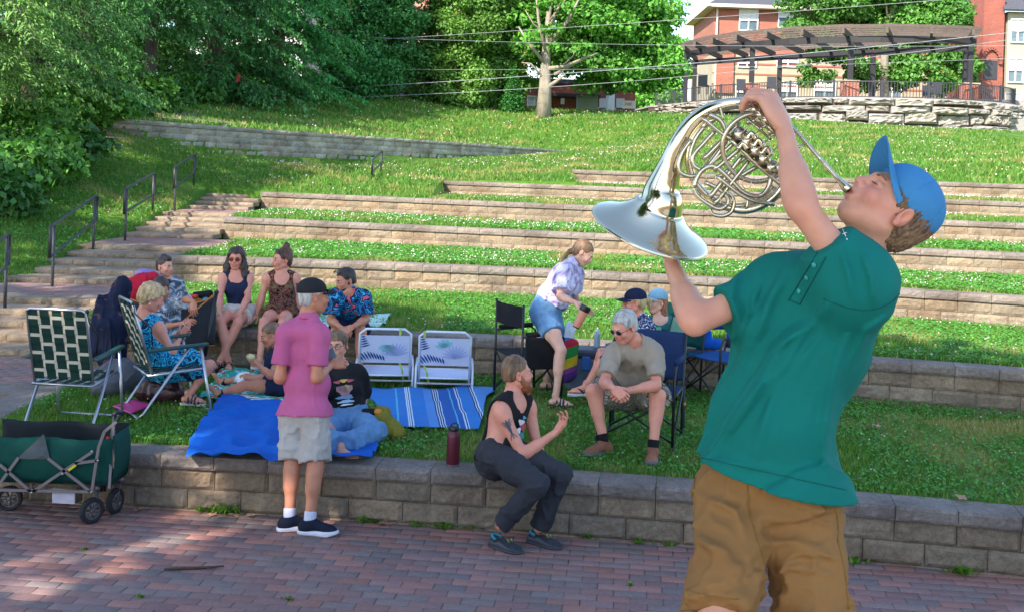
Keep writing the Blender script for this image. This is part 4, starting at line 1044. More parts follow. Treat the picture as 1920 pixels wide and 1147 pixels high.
HM = {'dark': hair_mat('dark_brown_hair', '#1e1512', '#4a3428'), 'brown': hair_mat('brown_hair', '#4b3424', '#8a6848'), 'grey': hair_mat('grey_hair', '#77736f', '#c4c0ba'),
      'blonde': hair_mat('blonde_hair', '#8d6e48', '#cfb287'), 'red': hair_mat('reddish_hair', '#6b3a22', '#a8683e'), 'auburn': hair_mat('auburn_hair', '#2e1a14', '#6e4028'),
      'ginger': hair_mat('ginger_beard', '#5e3420', '#9c5c38'), 'dirty': hair_mat('dark_blond_hair', '#5b452e', '#a98a60'), 'black': hair_mat('near_black_hair', '#15110f', '#33291f')}
M_sclera = mat('eye_surface', (1, 1, 1), .2, var=0, attr=True, spec=.6)
M_lens = mat('dark_lens', '#20242c', .08, var=0, spec=.9); M_lensred = mat('red_brown_lens', '#6e2a22', .1, var=0, spec=.9)
M_frame = mat('black_frame', '#17171a', .35, var=0); M_fgold = mat('gold_frame', '#9a7a4a', .3, .8, var=0)

def head_sculpt(kind):
    f = kind in ('f', 'g'); c = kind in ('c', 'g'); S = Sculpt(); n = {'m': 1, 'o': 1.05, 'f': .85, 'c': .8, 'g': .75}[kind]
    S.ell((0, -.018, .038), (.076, .096, .080), k=.02); S.ell((0, .022, -.018), (.064, .070, .088), k=.03)
    S.ell((0, .038, -.062), (.050 if not f else .044, .046, .045), k=.03); S.ell((0, .062, -.094), (.024 if not f else .019, .022, .019), k=.025)
    S.cap((-.052, -.005, -.055), (-.018, .055, -.092), .018, .016, k=.03); S.cap((.052, -.005, -.055), (.018, .055, -.092), .018, .016, k=.03)
    S.cap((-.028, .086, .020), (.028, .086, .020), .009*n, k=.02)
    for q in (-1, 1):
        S.ell((q*.040, .070, -.030), (.024, .020, .022), k=.025)
        S.ell((q*.033, .096, .002), (.019, .016, .013), k=.014, sub=True)
        S.ell((q*.032, .078, .001), (.0165, .0150, .0125), k=.004)
        S.ell((q*.032, .0945, .0015), (.0135, .010, .0052 if kind != 'b' else .002), k=.003, sub=True)
    S.cap((0, .090, .014), (0, .106, -.020), .0075, .0105*n, k=.014); S.ell((0, .109, -.026), (.0115, .011, .0095), k=.008)
    for q in (-1, 1): S.ell((q*.0115, .100, -.029), (.0075, .010, .007), k=.006); S.ell((q*.006, .107, -.0355), (.0035, .005, .003), k=.003, sub=True)
    S.ell((0, .088, -.052), (.026, .016, .020), k=.018)
    S.cap((-.018, .092, -.0565), (.018, .092, -.0565), .0052, k=.008, flat=(0, 1, 0), fs=1.2); S.cap((-.015, .0935, -.068), (.015, .0935, -.068), .0062, k=.008)
    S.cap((-.020, .1015, -.0615), (.020, .1015, -.0615), .0022, k=.004, sub=True)
    for q in (-1, 1):
        fr = frame((q*.25, 1, 0), (0, -.15, 1)); S.ell((q*.079, -.012, -.006), (.0085, .019, .031), fr, k=.008)
        S.ell((q*.088, -.008, .0), (.006, .010, .017), fr, k=.005, sub=True); S.ell((q*.086, -.006, -.030), (.007, .009, .010), k=.006)
    S.cap((0, -.028, -.06), (0, -.038, -.15), .052 if not (f or c) else .046, .050 if not (f or c) else .044, k=.03)
    return S
_HC = {}
def head_mesh(kind, vx=.0032):
    key = (kind, vx)
    if key not in _HC:
        v, f = head_sculpt('m' if kind == 'x' else kind).mesh(vx); v = relax(v, f, 1, .35)
        c = np.ones((len(v), 3)); x, y, z = v.T
        lips = np.exp(-((x/.021)**2)**2-((z+.0625)/.0095)**4)*(y > .085); lips *= 1
        c *= 1-lips[:, None]*np.array([.12, .42, .38])*(1 if kind in ('f', 'g') else .65)
        blush = np.exp(-(((np.abs(x)-.045)/.022)**2+((z+.025)/.022)**2))*(y > .03)+np.exp(-((x/.014)**2+((z+.026)/.012)**2))*(y > .1)*.8
        c *= 1-blush[:, None]*np.array([0, .16, .14])
        ear = (np.abs(x) > .078); c[ear] *= np.array([1, .86, .84])
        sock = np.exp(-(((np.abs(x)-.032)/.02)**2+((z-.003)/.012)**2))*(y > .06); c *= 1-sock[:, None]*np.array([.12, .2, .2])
        _HC[key] = (v, f, c)
    return _HC[key]
def hairline(x, y, z, front=.066, side=.022, back=-.075, hw=.05):
    """negative where hair grows"""
    t1 = np.clip((y-.030)/.035, 0, 1); t2 = np.clip((-y-.005)/.045, 0, 1)
    line = side+(front-side)*t1*t1*(3-2*t1)+(back-side)*t2*t2*(3-2*t2)
    return line-z
def hand_sculpt(curl, spread=6, thumb=(35, 20), mirror=1, size=1.0, inner=1):
    """right hand: fingers +x, back of hand +z, thumb +y"""
    S = Sculpt(); m_ = mirror
    S.ell((.048, 0, 0), (.052, .040, .0145), k=.01); S.cap((.0, 0, 0), (.03, 0, 0), .022, .024, k=.02, flat=(0, 0, 1), fs=.75)
    base = [(.088, .030, .001), (.094, .010, .003), (.090, -.011, .001), (.082, -.030, -.002)]; LEN = [(.040, .024, .020), (.045, .028, .021), (.041, .026, .020), (.032, .019, .018)]
    for i, (b, ls) in enumerate(zip(base, LEN)):
        cu = curl[i] if hasattr(curl[0], '__len__') else curl; an = 0; yaw = math.radians(spread*(1.2-i*.8)); p = Vector(b); r = .0092-.0006*(i == 3)
        S.cap((b[0]-.045, b[1]*.75, b[2]), b, .009, r+.0006, k=.008)
        for j, L in enumerate(ls):
            an += math.radians(cu[j]); d = Vector((math.cos(an)*math.cos(yaw), math.cos(an)*math.sin(yaw), -math.sin(an))); q = p+d*L*size
            S.cap(p, q, r*(1-.07*j), r*(1-.07*(j+1)), k=.003); p = q
    a, c = thumb; p = Vector((.022, .030, -.006)); S.cap((.008, .012, -.004), p, .015, .014, k=.01)
    yaw = math.radians(a); dn = math.radians(c)
    for j, L in enumerate((.036, .031, .024)):
        d = Vector((math.cos(yaw)*math.cos(dn), math.sin(yaw)*math.cos(dn), -math.sin(dn))); q = p+d*L; S.cap(p, q, .0115-.0008*j, .0108-.0012*j, k=.005); p = q; yaw -= math.radians(16); dn += math.radians(4)
    return S
_HD = {}
POSES = {'relax': dict(curl=(18, 28, 18)), 'flat': dict(curl=(4, 8, 5), spread=7), 'knee': dict(curl=(28, 22, 12), spread=9), 'grip': dict(curl=(58, 68, 40), thumb=(50, 50)),
         'fist': dict(curl=(75, 85, 50), thumb=(40, 55)), 'cup': dict(curl=(38, 40, 25), spread=4, thumb=(45, 45)), 'open': dict(curl=[(45, 40, 20), (22, 34, 20), (30, 40, 22), (36, 40, 25)], spread=12, thumb=(62, 35)),
         'clasp': dict(curl=(50, 55, 30), spread=5, thumb=(40, 30)), 'horn': dict(curl=[(50, 50, 30), (52, 52, 30), (54, 50, 30), (50, 48, 26)], spread=7, thumb=(40, 60))}
def hand_mesh(pose, vx=.003):
    if (pose, vx) not in _HD:
        v, f = hand_sculpt(**POSES[pose]).mesh(vx); c = np.ones((len(v), 3)); c *= 1-np.clip((v[:, :1]-.09)/.08, 0, 1)*np.array([0, .1, .08]); _HD[(pose, vx)] = (v, f, c)
    return _HD[(pose, vx)]
def foot_sculpt(bare=True):
    """origin under the ankle on the ground, toes +y, sole z=0, right foot (big toe at -x)"""
    S = Sculpt(); S.cap((0, -.005, .10), (0, 0, .055), .033, .034, k=.02); S.ell((0, -.035, .032), (.031, .036, .030), k=.02)
    S.cap((0, .01, .05), (-.005, .12, .024), .034, .024, k=.02); S.ell((0, .115, .020), (.044, .045, .019), k=.02); S.clip((0, 0, 0), (0, 0, -1))
    for i in range(5):
        x = -.030+.0155*i; y = .150-.006*i*i*.6; r = (.0125, .009, .0085, .008, .0078)[i]; S.cap((x*.9, y-.03, .016), (x, y+.018-(i == 0)*.0, .010), r, r*.92, k=.004)
    return S
_FM = {}
def foot_mesh():
    if 'b' not in _FM: v, f = foot_sculpt().mesh(.004); _FM['b'] = (v, f, np.ones((len(v), 3)))
    return _FM['b']
def shoe_meshes():
    """sneaker upper and sole (sizes for a 27 cm foot)"""
    if 's' not in _FM:
        U = Sculpt(); U.cap((0, -.01, .105), (0, -.01, .05), .040, .042, k=.03); U.ell((0, -.035, .045), (.037, .044, .042), k=.03); U.cap((0, .02, .068), (0, .13, .040), .040, .032, k=.03)
        U.ell((0, .135, .032), (.047, .062, .030), k=.03); U.clip((0, 0, .012), (0, 0, -1)); U.clip((0, .0, .100), (0, -.15, 1))
        U.fn(lambda x, y, z, d: d+.0016*np.sin(y*260)*(z > .055)*(np.abs(x) < .025)*(y > .03))
        L = Sculpt(); L.ell((0, -.035, .020), (.042, .050, .050), k=.03); L.cap((0, .0, .018), (0, .12, .016), .040, .046, k=.02); L.ell((0, .14, .018), (.050, .068, .045), k=.03)
        L.clip((0, 0, .030), (0, -.06, 1)); L.clip((0, 0, 0), (0, 0, -1)); L.fn(lambda x, y, z, d: np.maximum(d, (y-.12)*.0-(z-.0)*1+0*x+np.clip((y-.13), 0, 1)*.28))
        _FM['s'] = (U.mesh(.005), L.mesh(.005))
    return _FM['s']
def xf(v, M, t, s=1.0, flip=False):
    v = np.array(v)*s
    if flip: v = v*np.array([-1, 1, 1])
    return v @ np.asarray(M).T+np.array(t)
class Acc:
    def __init__(s): s.v = []; s.f = []; s.c = []; s.n = 0
    def add(s, v, f, c=None, flip=False):
        f = np.asarray(f); f = f[:, ::-1] if flip else f
        s.v.append(np.asarray(v)); s.f.append(f+s.n); s.c.append(np.ones((len(v), 3)) if c is None else c); s.n += len(v)
    def obj(s, name, mt, parent=None): return fast_mesh(name, np.concatenate(s.v), np.concatenate(s.f), mt, parent, np.concatenate(s.c), True)

CAM = Vector((0, 0, EYE))
def ray(px, py, p, L, sign):
    D = (R(px, py, 1.0)-CAM); D.normalize(); w_ = CAM-p; b = D.dot(w_); c = w_.length_squared-L*L; disc = b*b-c
    t = -b if disc < 0 else -b+sign*math.sqrt(disc)
    return CAM+D*t
LENS = dict(spine=.50, neck=.175, sh=.175, ua=.29, fa=.255, hip=.09, th=.43, shn=.42)
def joints(s, pel, sp):
    """sp: dict name -> (px,py,sign); limb lengths scaled by s; returns joints"""
    J = {'pel': pel}; g = lambda k, p, L: ray(sp[k][0], sp[k][1], p, L*s*(sp[k][3] if len(sp[k]) > 3 else 1), sp[k][2])
    J['nk'] = g('nk', pel, LENS['spine']); J['hd'] = g('hd', J['nk'], LENS['neck'])
    for q in 'LR':
        J['sh'+q] = g('sh'+q, J['nk'], LENS['sh']); J['el'+q] = g('el'+q, J['sh'+q], LENS['ua']); J['wr'+q] = g('wr'+q, J['el'+q], LENS['fa'])
        J['hp'+q] = g('hp'+q, pel, LENS['hip']); J['kn'+q] = g('kn'+q, J['hp'+q], LENS['th']); J['an'+q] = g('an'+q, J['kn'+q], LENS['shn'])
    return J
def lerp(a, b, t): return a+(b-a)*t
class Person:
    def __init__(s, label, J, sz=1.0, sex='m', skin='fair', face=(0, -1, 0), hup=(0, 0, 1), hk=None, hs=None, w=1.0, belly=0, cat='person', group=None, vx=.0085, bust=.0, limb=1.0, ref=None):
        s.J = J; s.s = sz; s.sex = sex; s.k = sz; s.vx = vx; s.label = label; s.skin = skin; s.group = group; s.w = w; s.belly = belly; s.bust = bust
        s.lm = limb*(.90 if sex == 'f' else 1.0); s.hs = hs or (sz**.35 if sz > .8 else .93); s.face = Vector(face); s.hup = Vector(hup)
        s.fr_h = frame(face, hup); s.hk = hk or ('f' if sex == 'f' else 'm')
        up = (J['nk']-J['pel']).normalized(); r = (J['shR']-J['shL']).normalized(); s.up = up; s.fwd = up.cross(r).normalized(); s.right = s.fwd.cross(up).normalized()
        rp = (J['hpR']-J['hpL']).normalized(); s.fwp = up.cross(rp).normalized(); s.rp = rp
        s.FT = frame(s.fwd, up); s.FP = frame(s.fwp, up); s.bend = Vector((0, 0, 0)); s.kids = []; s.hands = {}; s.feet = {}; s.acc = Acc(); s.base = None
    def T(s, t): return lerp(s.J['pel'], s.J['nk'], t)+s.bend*math.sin(PI*min(max(t, 0), 1))
    def torso(s, S, o=0.0, k=.05, neck=True, loose=0):
        J, z, w_ = s.J, s.s, s.w; T = s.T; f = s.sex == 'f'
        S.ell(T(.02), ((.150 if not f else .160)*z*w_+o+loose, .108*z*w_+o+loose, .125*z+o), s.FP, k)
        S.ell(T(.30)+s.fwd*.005, ((.135 if not f else .115)*z*w_+o+loose*1.2, .095*z*w_+o+loose, .15*z), s.FT, k)
        S.ell(T(.66), ((.160 if not f else .138)*z*w_+o, .110*z*w_+o, .175*z+o), s.FT, k)
        m_ = T(.93); S.cap(lerp(m_, J['shL'], .82), lerp(m_, J['shR'], .82), (.056 if not f else .048)*z+o, k=k)
        if neck:
            for q in 'LR': S.cap(J['nk']+s.up*.035*z, lerp(J['nk'], J['sh'+q], .75), .042*z+o*.6, .040*z+o*.6, k=.03)
        if s.belly: S.ell(T(.25)+s.fwd*.055*z, (.150*z*s.belly+o, .125*z*s.belly+o, .155*z*s.belly+o), s.FT, k)
        if s.bust:
            for q in (-1, 1): S.ell(T(.62)+s.fwd*.080*z+s.right*.068*z*q, (.062*s.bust+o, .058*s.bust+o, .066*s.bust+o), s.FT, .03)
        return S
    def arm(s, S, q, o=0, k=.03, t1=2.0):
        J, z = s.J, s.s*s.lm; a, b, c = J['sh'+q], J['el'+q], J['wr'+q]
        S.cap(a, b, .050*z+o, .038*z+o, k=k); S.ell(lerp(a, b, .12), (.056*z+o,)*3, k=k)
        if t1 > 1: S.cap(b, c, .038*z+o, .0255*z+o, k=k*.6); S.cap(lerp(b, c, .15), lerp(b, c, .4), .042*z+o, .037*z+o, k=.03)
        return S
    def leg(s, S, q, o=0, k=.04, t1=2.0, pants=False):
        J, z = s.J, s.s*s.lm; a, b, c = J['hp'+q], J['kn'+q], J['an'+q]; w_ = s.w
        S.cap(a, lerp(a, b, .5), .085*z*w_+o, .074*z*w_+o, k=k); S.cap(lerp(a, b, .5), b, .074*z*w_+o, .054*z+o, k=k)
        if t1 > 1:
            d = (c-b).normalized(); th = (b-a).normalized(); back = (th-d*th.dot(d)); back = back.normalized() if back.length > .2 else -s.fwp
            back = -back if back.dot(s.fwp) > 0 and False else back
            bk = (-(s.fwp-d*s.fwp.dot(d))).normalized()
            S.cap(b, c, .050*z+o, .034*z+o, k=.03); S.cap(lerp(b, c, .16)+bk*.016*z, lerp(b, c, .42)+bk*.014*z, .050*z+o, .043*z+o, k=.04)
        return S
    def body(s, hide_legs=False):
        S = Sculpt(); s.torso(S); J, z = s.J, s.s; h = s.hs; MH = s.fr_h
        hb = J['hd']+Vector(MH @ np.array([0, -.034, -.115]))*h; nr_ = (.056 if s.sex == 'm' else .047)*min(1, z*1.02)
        S.cap(J['nk']-s.up*.02, hb, nr_*1.08, nr_*.96, k=.035)
        for q in 'LR': s.arm(S, q); s.leg(S, q); S.ell(J['hp'+q]-s.fwp*.02*z, (.078*z*s.w,)*3, k=.05)
        v, f = S.mesh(s.vx); v = relax(v, f, 2, .5)
        c = np.ones((len(v), 3))
        for q in 'LR':
            for j in ('kn', 'el'): d = np.linalg.norm(v-np.array(J[j+q]), axis=1); c *= 1-np.exp(-(d/.055)**2)[:, None]*np.array([0, .13, .12])
        s.acc.add(v, f, c)
        hv, hf, hc = head_mesh(s.hk); s.acc.add(xf(hv, MH, J['hd'], h), hf, hc)
        return s
    def hand(s, q, pose, d, back, hs=None):
        """d: finger direction, back: direction the back of the hand faces"""
        d = Vector(d).normalized(); z = Vector(back); z = (z-d*z.dot(d)).normalized(); y = z.cross(d)
        if q == 'L': y = -y
        M = np.array([[d.x, y.x, z.x], [d.y, y.y, z.y], [d.z, y.z, z.z]]); v, f, c = hand_mesh(pose)
        k = hs or (s.s*.98 if s.sex == 'm' else s.s*.95); s.acc.add(xf(v*k, M, s.J['wr'+q]), f, c, flip=(q == 'L')); return s
    def foot(s, q, toe, kind='bare', mats=None, pitch=0, side=0):
        """toe: horizontal toe direction; foot rests under the ankle joint"""
        a = s.J['an'+q]; t = Vector(toe).normalized(); u = Vector((side, 0, 1)); M = frame(t, u); sc_ = (s.s if s.s < 1.05 else 1.02)*(.93 if s.sex == 'f' else 1.0)
        org = a-Vector(M[:, 2])*.085*sc_*1.0; fl = (q == 'L')
        if kind == 'bare' or kind in ('sandal', 'flip'):
            v, f, c = foot_mesh(); s.acc.add(xf(v, M, org+Vector((0, 0, .018 if kind != 'bare' else 0)), sc_, fl), f, c, fl)
        if kind == 'sneaker':
            (uv, uf), (lv, lf) = shoe_meshes(); A_ = Acc(); A_.add(xf(uv, M, org, sc_, fl), uf, None, fl); B_ = Acc(); B_.add(xf(lv, M, org, sc_, fl), lf, None, fl); s.kids.append(('shoe', A_, mats[0], [('sole', B_, mats[1])]+([] if len(mats) < 3 else [('laces', s.laces(M, org, sc_), mats[2])])))
        if kind in ('sandal', 'flip'):
            L = Sculpt(); L.ell((0, -.03, .006), (.042, .052, .05)); L.cap((0, 0, .006), (0, .12, .006), .038, .044, k=.02); L.ell((0, .125, .006), (.050, .064, .05), k=.02); L.clip((0, 0, .020), (0, 0, 1)); L.clip((0, 0, -.004), (0, 0, -1))
            v, f = L.mesh(.006); A_ = Acc(); A_.add(xf(v, M, org, sc_, fl), f, None, fl)
            mb = MB()
            def arc(y0, y1, h, r=.007, x=.042): mb.tube([tuple(xf(np.array([[x*math.cos(PI*i/10), y0+(y1-y0)*i/10, .018+h*math.sin(PI*i/10)]]), M, org, sc_, fl)[0]) for i in range(11)], r, 6)
            if kind == 'sandal': arc(.125, .115, .036, .009, .046); arc(.085, .075, .058, .009, .044); arc(.02, .0, .088, .008, .042); arc(.05, .06, .075, .006, .040)
            else: 
                for sx in (-1, 1): mb.tube([tuple(xf(np.array([[sx*.044*(1-t_)-.012*t_, .03+.10*t_, .022+.045*math.sin(t_*PI*.9)]]), M, org, sc_, fl)[0]) for t_ in np.linspace(0, 1, 8)], .007, 6)
            B_ = Acc(); B_.add(np.concatenate(mb.v), np.zeros((0, 4), int)); s.kids.append(('sandal', A_, mats[1], [('strap', mb, mats[0])]))
        return s
    def laces(s, M, org, k):
        mb = MB()
        for i in range(5):
            y = .045+.017*i; z0 = .099-.0095*i
            mb.tube([tuple(xf(np.array([[sx, y+sx*.12, z0-abs(sx)*.25]]), M, org, k)[0]) for sx in (-.022, 0, .022)], .0028, 5)
        return mb
    def part(s, name, S, mt, vx=None, rl=1, kids=(), col=None):
        v, f = S.mesh(vx or s.vx); v = relax(v, f, rl, .5); A_ = Acc(); A_.add(v, f, None if col is None else col(v)); s.kids.append((name, A_, mt, list(kids))); return s
    def shirt(s, mt, hem=.02, sleeve=.55, off=.012, loose=.01, neck='crew', seed=0, amp=.006, name='shirt', hemdir=None, bot=0, slo=.014):
        J, z = s.J, s.s; S = Sculpt(); s.torso(S, off, .05, loose=loose)
        for i in range(bot): S.ell(lerp(J['pel'], J['nk'], -.10*(i+1)), (.192*z*s.w+off+loose, .152*z*s.w+off+loose, .11*z), s.FP, .05)
        if bot:
            for q in 'LR': S.ell(J['hp'+q], (.098*z*s.w+off, .098*z*s.w+off, .10*z), k=.06)
        S.clip(lerp(J['pel'], J['nk'], hem), hemdir or -s.up)
        if sleeve:
            for q in 'LR':
                A_ = Sculpt(); a, b = J['sh'+q], J['el'+q]; A_.cap(a, b, .054*z+off, .050*z+off+slo, k=.03); A_.ell(lerp(a, b, .1), (.056*z+off,)*3, k=.03)
                A_.clip(lerp(a, b, sleeve), b-a); S.join(A_, .03)
        nk = J['nk']
        if neck == 'crew': S.cap(nk+s.fwd*.014*z+s.up*.02, nk+s.up*.16+s.fwd*.05, .058*z, .075*z, k=.004, sub=True)
        if neck == 'scoop':
            S.cap(nk+s.fwd*.05*z-s.up*.01, nk+s.fwd*.12+s.up*.1, .075*z, .10*z, k=.01, sub=True); S.cap(nk, nk+s.up*.2, .075*z, .1*z, k=.01, sub=True)
        S.fn(folds(amp*z, 10, seed)); s.part(name, S, mt); return s
    def tank(s, mt, hem=.0, off=.009, neck_r=.085, arm_r=.085, drop=.0, seed=0, loose=.0, top=.86, name='tank_top', strap=True, amp=.004, armlow=.0, bot=0):
        """sleeveless top"""
        J, z = s.J, s.s; S = Sculpt(); s.torso(S, off, .05, neck=strap, loose=loose)
        for i in range(bot): S.ell(lerp(J['pel'], J['nk'], -.10*(i+1)), (.165*z*s.w+off+loose, .118*z*s.w+off+loose, .1*z), s.FP, .05)
        S.clip(lerp(J['pel'], J['nk'], hem), -s.up)
        if not strap: S.clip(lerp(J['pel'], J['nk'], top), s.up)
        else:
            nk = J['nk']; S.cap(nk+s.fwd*.06*z-s.up*drop, nk+s.fwd*.16+s.up*.03, neck_r*z, neck_r*1.2*z, k=.006, sub=True); S.cap(nk, nk+s.up*.2, neck_r*.85*z, .1*z, k=.006, sub=True)
        for q in 'LR':
            a = J['sh'+q]; out = (a-J['nk']).normalized(); S.cap(a+out*.02-s.up*.02, a+out*.05-s.up*(.08+armlow)*z, arm_r*z, arm_r*.95*z, k=.006, sub=True)
        S.fn(folds(amp*z, 11, seed)); s.part(name, S, mt); return s
    def pants(s, mt, leg=.9, off=.014, waist=.20, name='shorts', flare=.012, seed=3, amp=.006, kids=()):
        J, z, w_ = s.J, s.s, s.w; S = Sculpt(); P_ = J['pel']; T = lambda t: lerp(P_, J['nk'], t); f = s.sex == 'f'
        S.ell(T(.02), ((.152 if not f else .160)*z*w_+off, .110*z*w_+off, .13*z+off), s.FP, .05)
        if s.belly: S.ell(T(.20)+s.fwd*.04*z, (.145*z*s.belly+off, .115*z*s.belly+off, .13*z), s.FT, .05)
        else: S.ell(T(.2), ((.135 if not f else .125)*z*w_+off, .10*z*w_+off, .12*z), s.FT, .05)
        S.clip(T(waist), s.up)
        for q in 'LR':
            a, b, c = J['hp'+q], J['kn'+q], J['an'+q]; z2 = z*s.lm; A_ = Sculpt(); A_.ell(a-s.fwp*.025*z, (.082*z*w_+off*.7,)*3, k=.05)
            if leg <= 1:
                A_.cap(a, lerp(a, b, min(1, leg+.08)), .088*z2*w_+off, lerp(.085*w_, .056, leg)*z2+off+flare, k=.04); A_.clip(lerp(a, b, leg), b-a)
            else:
                A_.cap(a, lerp(a, b, .5), .088*z2*w_+off, .077*z2*w_+off, k=.04); A_.cap(lerp(a, b, .5), b, .077*z2*w_+off, .058*z2+off, k=.04)
                e = lerp(b, c, min(1, leg-1)); A_.cap(b, e, .056*z2+off, .040*z2+off+flare, k=.03); B_ = Sculpt(); B_.join(A_); 
                A_.clip(lerp(b, c, leg-1+.03), c-b) if (c-b).dot(b-a) > -.5*(c-b).length*(b-a).length or True else None
            S.join(A_, .035)
        S.fn(folds(amp*z, 12, seed, (1, 1, .8))); s.part(name, S, mt, kids=kids); return s
    def socks(s, mt, t0=.78):
        for q in 'LR':
            S = Sculpt(); b, c = s.J['kn'+q], s.J['an'+q]; S.cap(lerp(b, c, t0), c-Vector((0, 0, .03)), .042*s.s*s.lm, .041*s.s*s.lm, k=.02); S.clip(lerp(b, c, t0+.02), b-c); s.part('sock', S, mt, .006)
        return s
    def hair(s, mt, thick=.012, front=.066, side=.022, back=-.075, extra=None, amp=.003, fr=(70, 70, 16), vx=.005, sc=(1, 1, 1), name='hair', kids=(), top=0, cutfn=None):
        S = Sculpt(); S.ell((0, -.018, .038+top*.5), ((.076+thick)*sc[0], (.096+thick)*sc[1], (.080+thick+top)*sc[2]), k=.02)
        S.ell((0, -.04, -.02), (.066+thick*.8, .066+thick*.8, .075), k=.03)
        S.fn(lambda x, y, z, d: np.maximum(d, hairline(x, y, z, front, side, back)*.9))
        if cutfn: S.fn(cutfn)
        for a in (extra or []): S.cap(a[0], a[1], a[2], a[3] if len(a) > 3 else None, k=a[4] if len(a) > 4 else .02)
        S.fn(lambda x, y, z, d: d+amp*vnoise(x*fr[0], y*fr[1], z*fr[2])+amp*.6*vnoise(x*fr[0]*2.3, y*fr[1]*2.3, z*fr[2]*2))
        v, f = S.mesh(vx); A_ = Acc(); A_.add(xf(v, s.fr_h, s.J['hd'], s.hs), f); s.kids.append((name, A_, mt, list(kids))); return s
    def HLo(s, x, y, z): return tuple(np.array([x, y, z]) @ s.fr_h/s.hs)
    def HW(s, p): return Vector(xf(np.array([p]), s.fr_h, s.J['hd'], s.hs)[0])
    def hpart(s, name, mb_or_S, mt, vx=.004, kids=()):
        """part given in head coordinates"""
        if isinstance(mb_or_S, Sculpt): v, f = mb_or_S.mesh(vx); A_ = Acc(); A_.add(xf(v, s.fr_h, s.J['hd'], s.hs), f)
        else:
            mb_or_S.v = [xf(v, s.fr_h, s.J['hd'], s.hs) for v in mb_or_S.v]; A_ = mb_or_S
        s.kids.append((name, A_, mt, list(kids))); return s
    def eyes(s, iris='#4a3524'):
        for q in (-1, 1):
            mb = MB(); seg = 16; mb.ball((q*.032, .0775, .001), .0142, seg)
            v = mb.v[0]; d = v-np.array([q*.032, .0775, .001]); a = d[:, 1]/np.linalg.norm(d, axis=1); c = np.tile(np.array([.75, .72, .70]), (len(v), 1)); c[a > .86] = srgb(iris); c[a > .96] = .01; mb.c = [c]
            s.hpart('eye', mb, M_sclera)
        return s
    def brows(s, mt, r=.0032, z=.021):
        for q in (-1, 1):
            mb = MB(); mb.tube([(q*.014, .0965, z-.001), (q*.030, .0945, z+.0035), (q*.046, .083, z)], [r, r*1.1, r*.5], 6); s.hpart('eyebrow', mb, mt)
        return s
    def glasses(s, lens=None, fm=None, on='eyes', r=.022, fr=.0016, name='glasses', asp=.82, rim=True):
        """spectacles at the eyes or pushed on the head"""
        mb = MB(); ml = MB(); 
        def tr(p):
            x, y, z = p
            if on == 'eyes': return (x, y, z)
            a = math.radians(52 if on == 'head' else 140); c_, s_ = math.cos(a), math.sin(a); z2 = z-.0; y2 = y
            return (x, y2*c_-z2*s_, y2*s_+z2*c_) if on == 'back' else (x*1.02, y2*c_-z2*s_+.018, y2*s_+z2*c_+.035)
        for q in (-1, 1):
            pts = []
            for i in range(17):
                t = 2*PI*i/16; pts.append(tr((q*.034+r*math.cos(t), .104-abs(q*.034+r*math.cos(t))*.12, -.002+r*asp*math.sin(t))))
            if rim: mb.tube(pts[:-1], fr, 6, closed=True)
            if lens is not None: ml.add(pts[:-1], [tuple(range(16))])
            mb.tube([tr((q*.055, .097, .002)), tr((q*.078, .06, .004)), tr((q*.082, .0, .004)), tr((q*.080, -.02, -.008))], fr*1.1, 6)
        mb.tube([tr((-.013, .103, .002)), tr((0, .107, .004)), tr((.013, .103, .002))], fr, 6)
        kids = []
        if lens is not None: ml.v = [xf(v, s.fr_h, s.J['hd'], s.hs) for v in ml.v]; kids = [('lens', ml, lens)]
        return s.hpart(name, mb, fm or M_frame, kids=kids)
    def capx(s, mt, brim_mt=None, back=False, bill=(0, 1), name='cap', strap_m=None, tilt=0, depth=.0):
        S = Sculpt(); S.ell((0, -.018, .046), (.090, .110, .086), k=.02); S.fn(lambda x, y, z, d: np.maximum(d, -(z-.030-y*.10)))
        S.fn(lambda x, y, z, d: d-.0012*(np.abs(np.sin(np.arctan2(x, y+.018)*3)) < .06)); 
        B_ = Sculpt(); fwd = 1
        mb = MB(); rows_ = []
        for i in range(9):
            t = i/8; row = []
            for j in range(13):
                a = PI*(j/12); x = -.078*math.cos(a); yb = .045+.055*math.sin(a)**.7; yf = yb+.072*math.sin(a)**.8; y = yb+(yf-yb)*t; row.append((x, y, .036+.006-.0015+(.012-.28*abs(x)**1.0*abs(x)/.078*.9)*1.0-(t*.012)))
            rows_.append(row)
        mb.grid(rows_); v = np.concatenate(mb.v); v2 = v.copy(); v2[:, 2] -= .004; n = len(v); f = list(mb.f)+[tuple(q+n for q in reversed(ff)) for ff in mb.f]
        m2 = MB(); m2.add(np.concatenate([v, v2]), f); kb = m2; kb.v = [xf(q, s.fr_h, s.J['hd'], s.hs) for q in kb.v]
        return s.hpart(name, S, mt, .005, kids=[('brim', kb, brim_mt or mt)])
    def finish(s, hide=()):
        base = s.base or Vector((s.J['pel'].x, s.J['pel'].y, min(s.J['anL'].z, s.J['anR'].z)-.08))
        body = s.acc.obj('person', SK[s.skin]); tag(body, s.label, 'person', s.group)
        co = np.empty(len(body.data.vertices)*3, np.float32); body.data.vertices.foreach_get('co', co); co = co.reshape(-1, 3)-np.array(base, np.float32); body.data.vertices.foreach_set('co', co.ravel()); body.data.update()
        body.location = base; s.ob = body
        def mk(nm, A_, mt, par):
            o = A_.obj(nm, mt) if isinstance(A_, Acc) else A_.build(nm, mt, None, True)
            o.parent = par; o.matrix_parent_inverse = Matrix.Translation(-base) if par is body else Matrix.Identity(4); return o
        for k in s.kids:
            o = mk(k[0], k[1], k[2], body)
            for g in k[3]: mk(g[0], g[1], g[2], o)
        return body
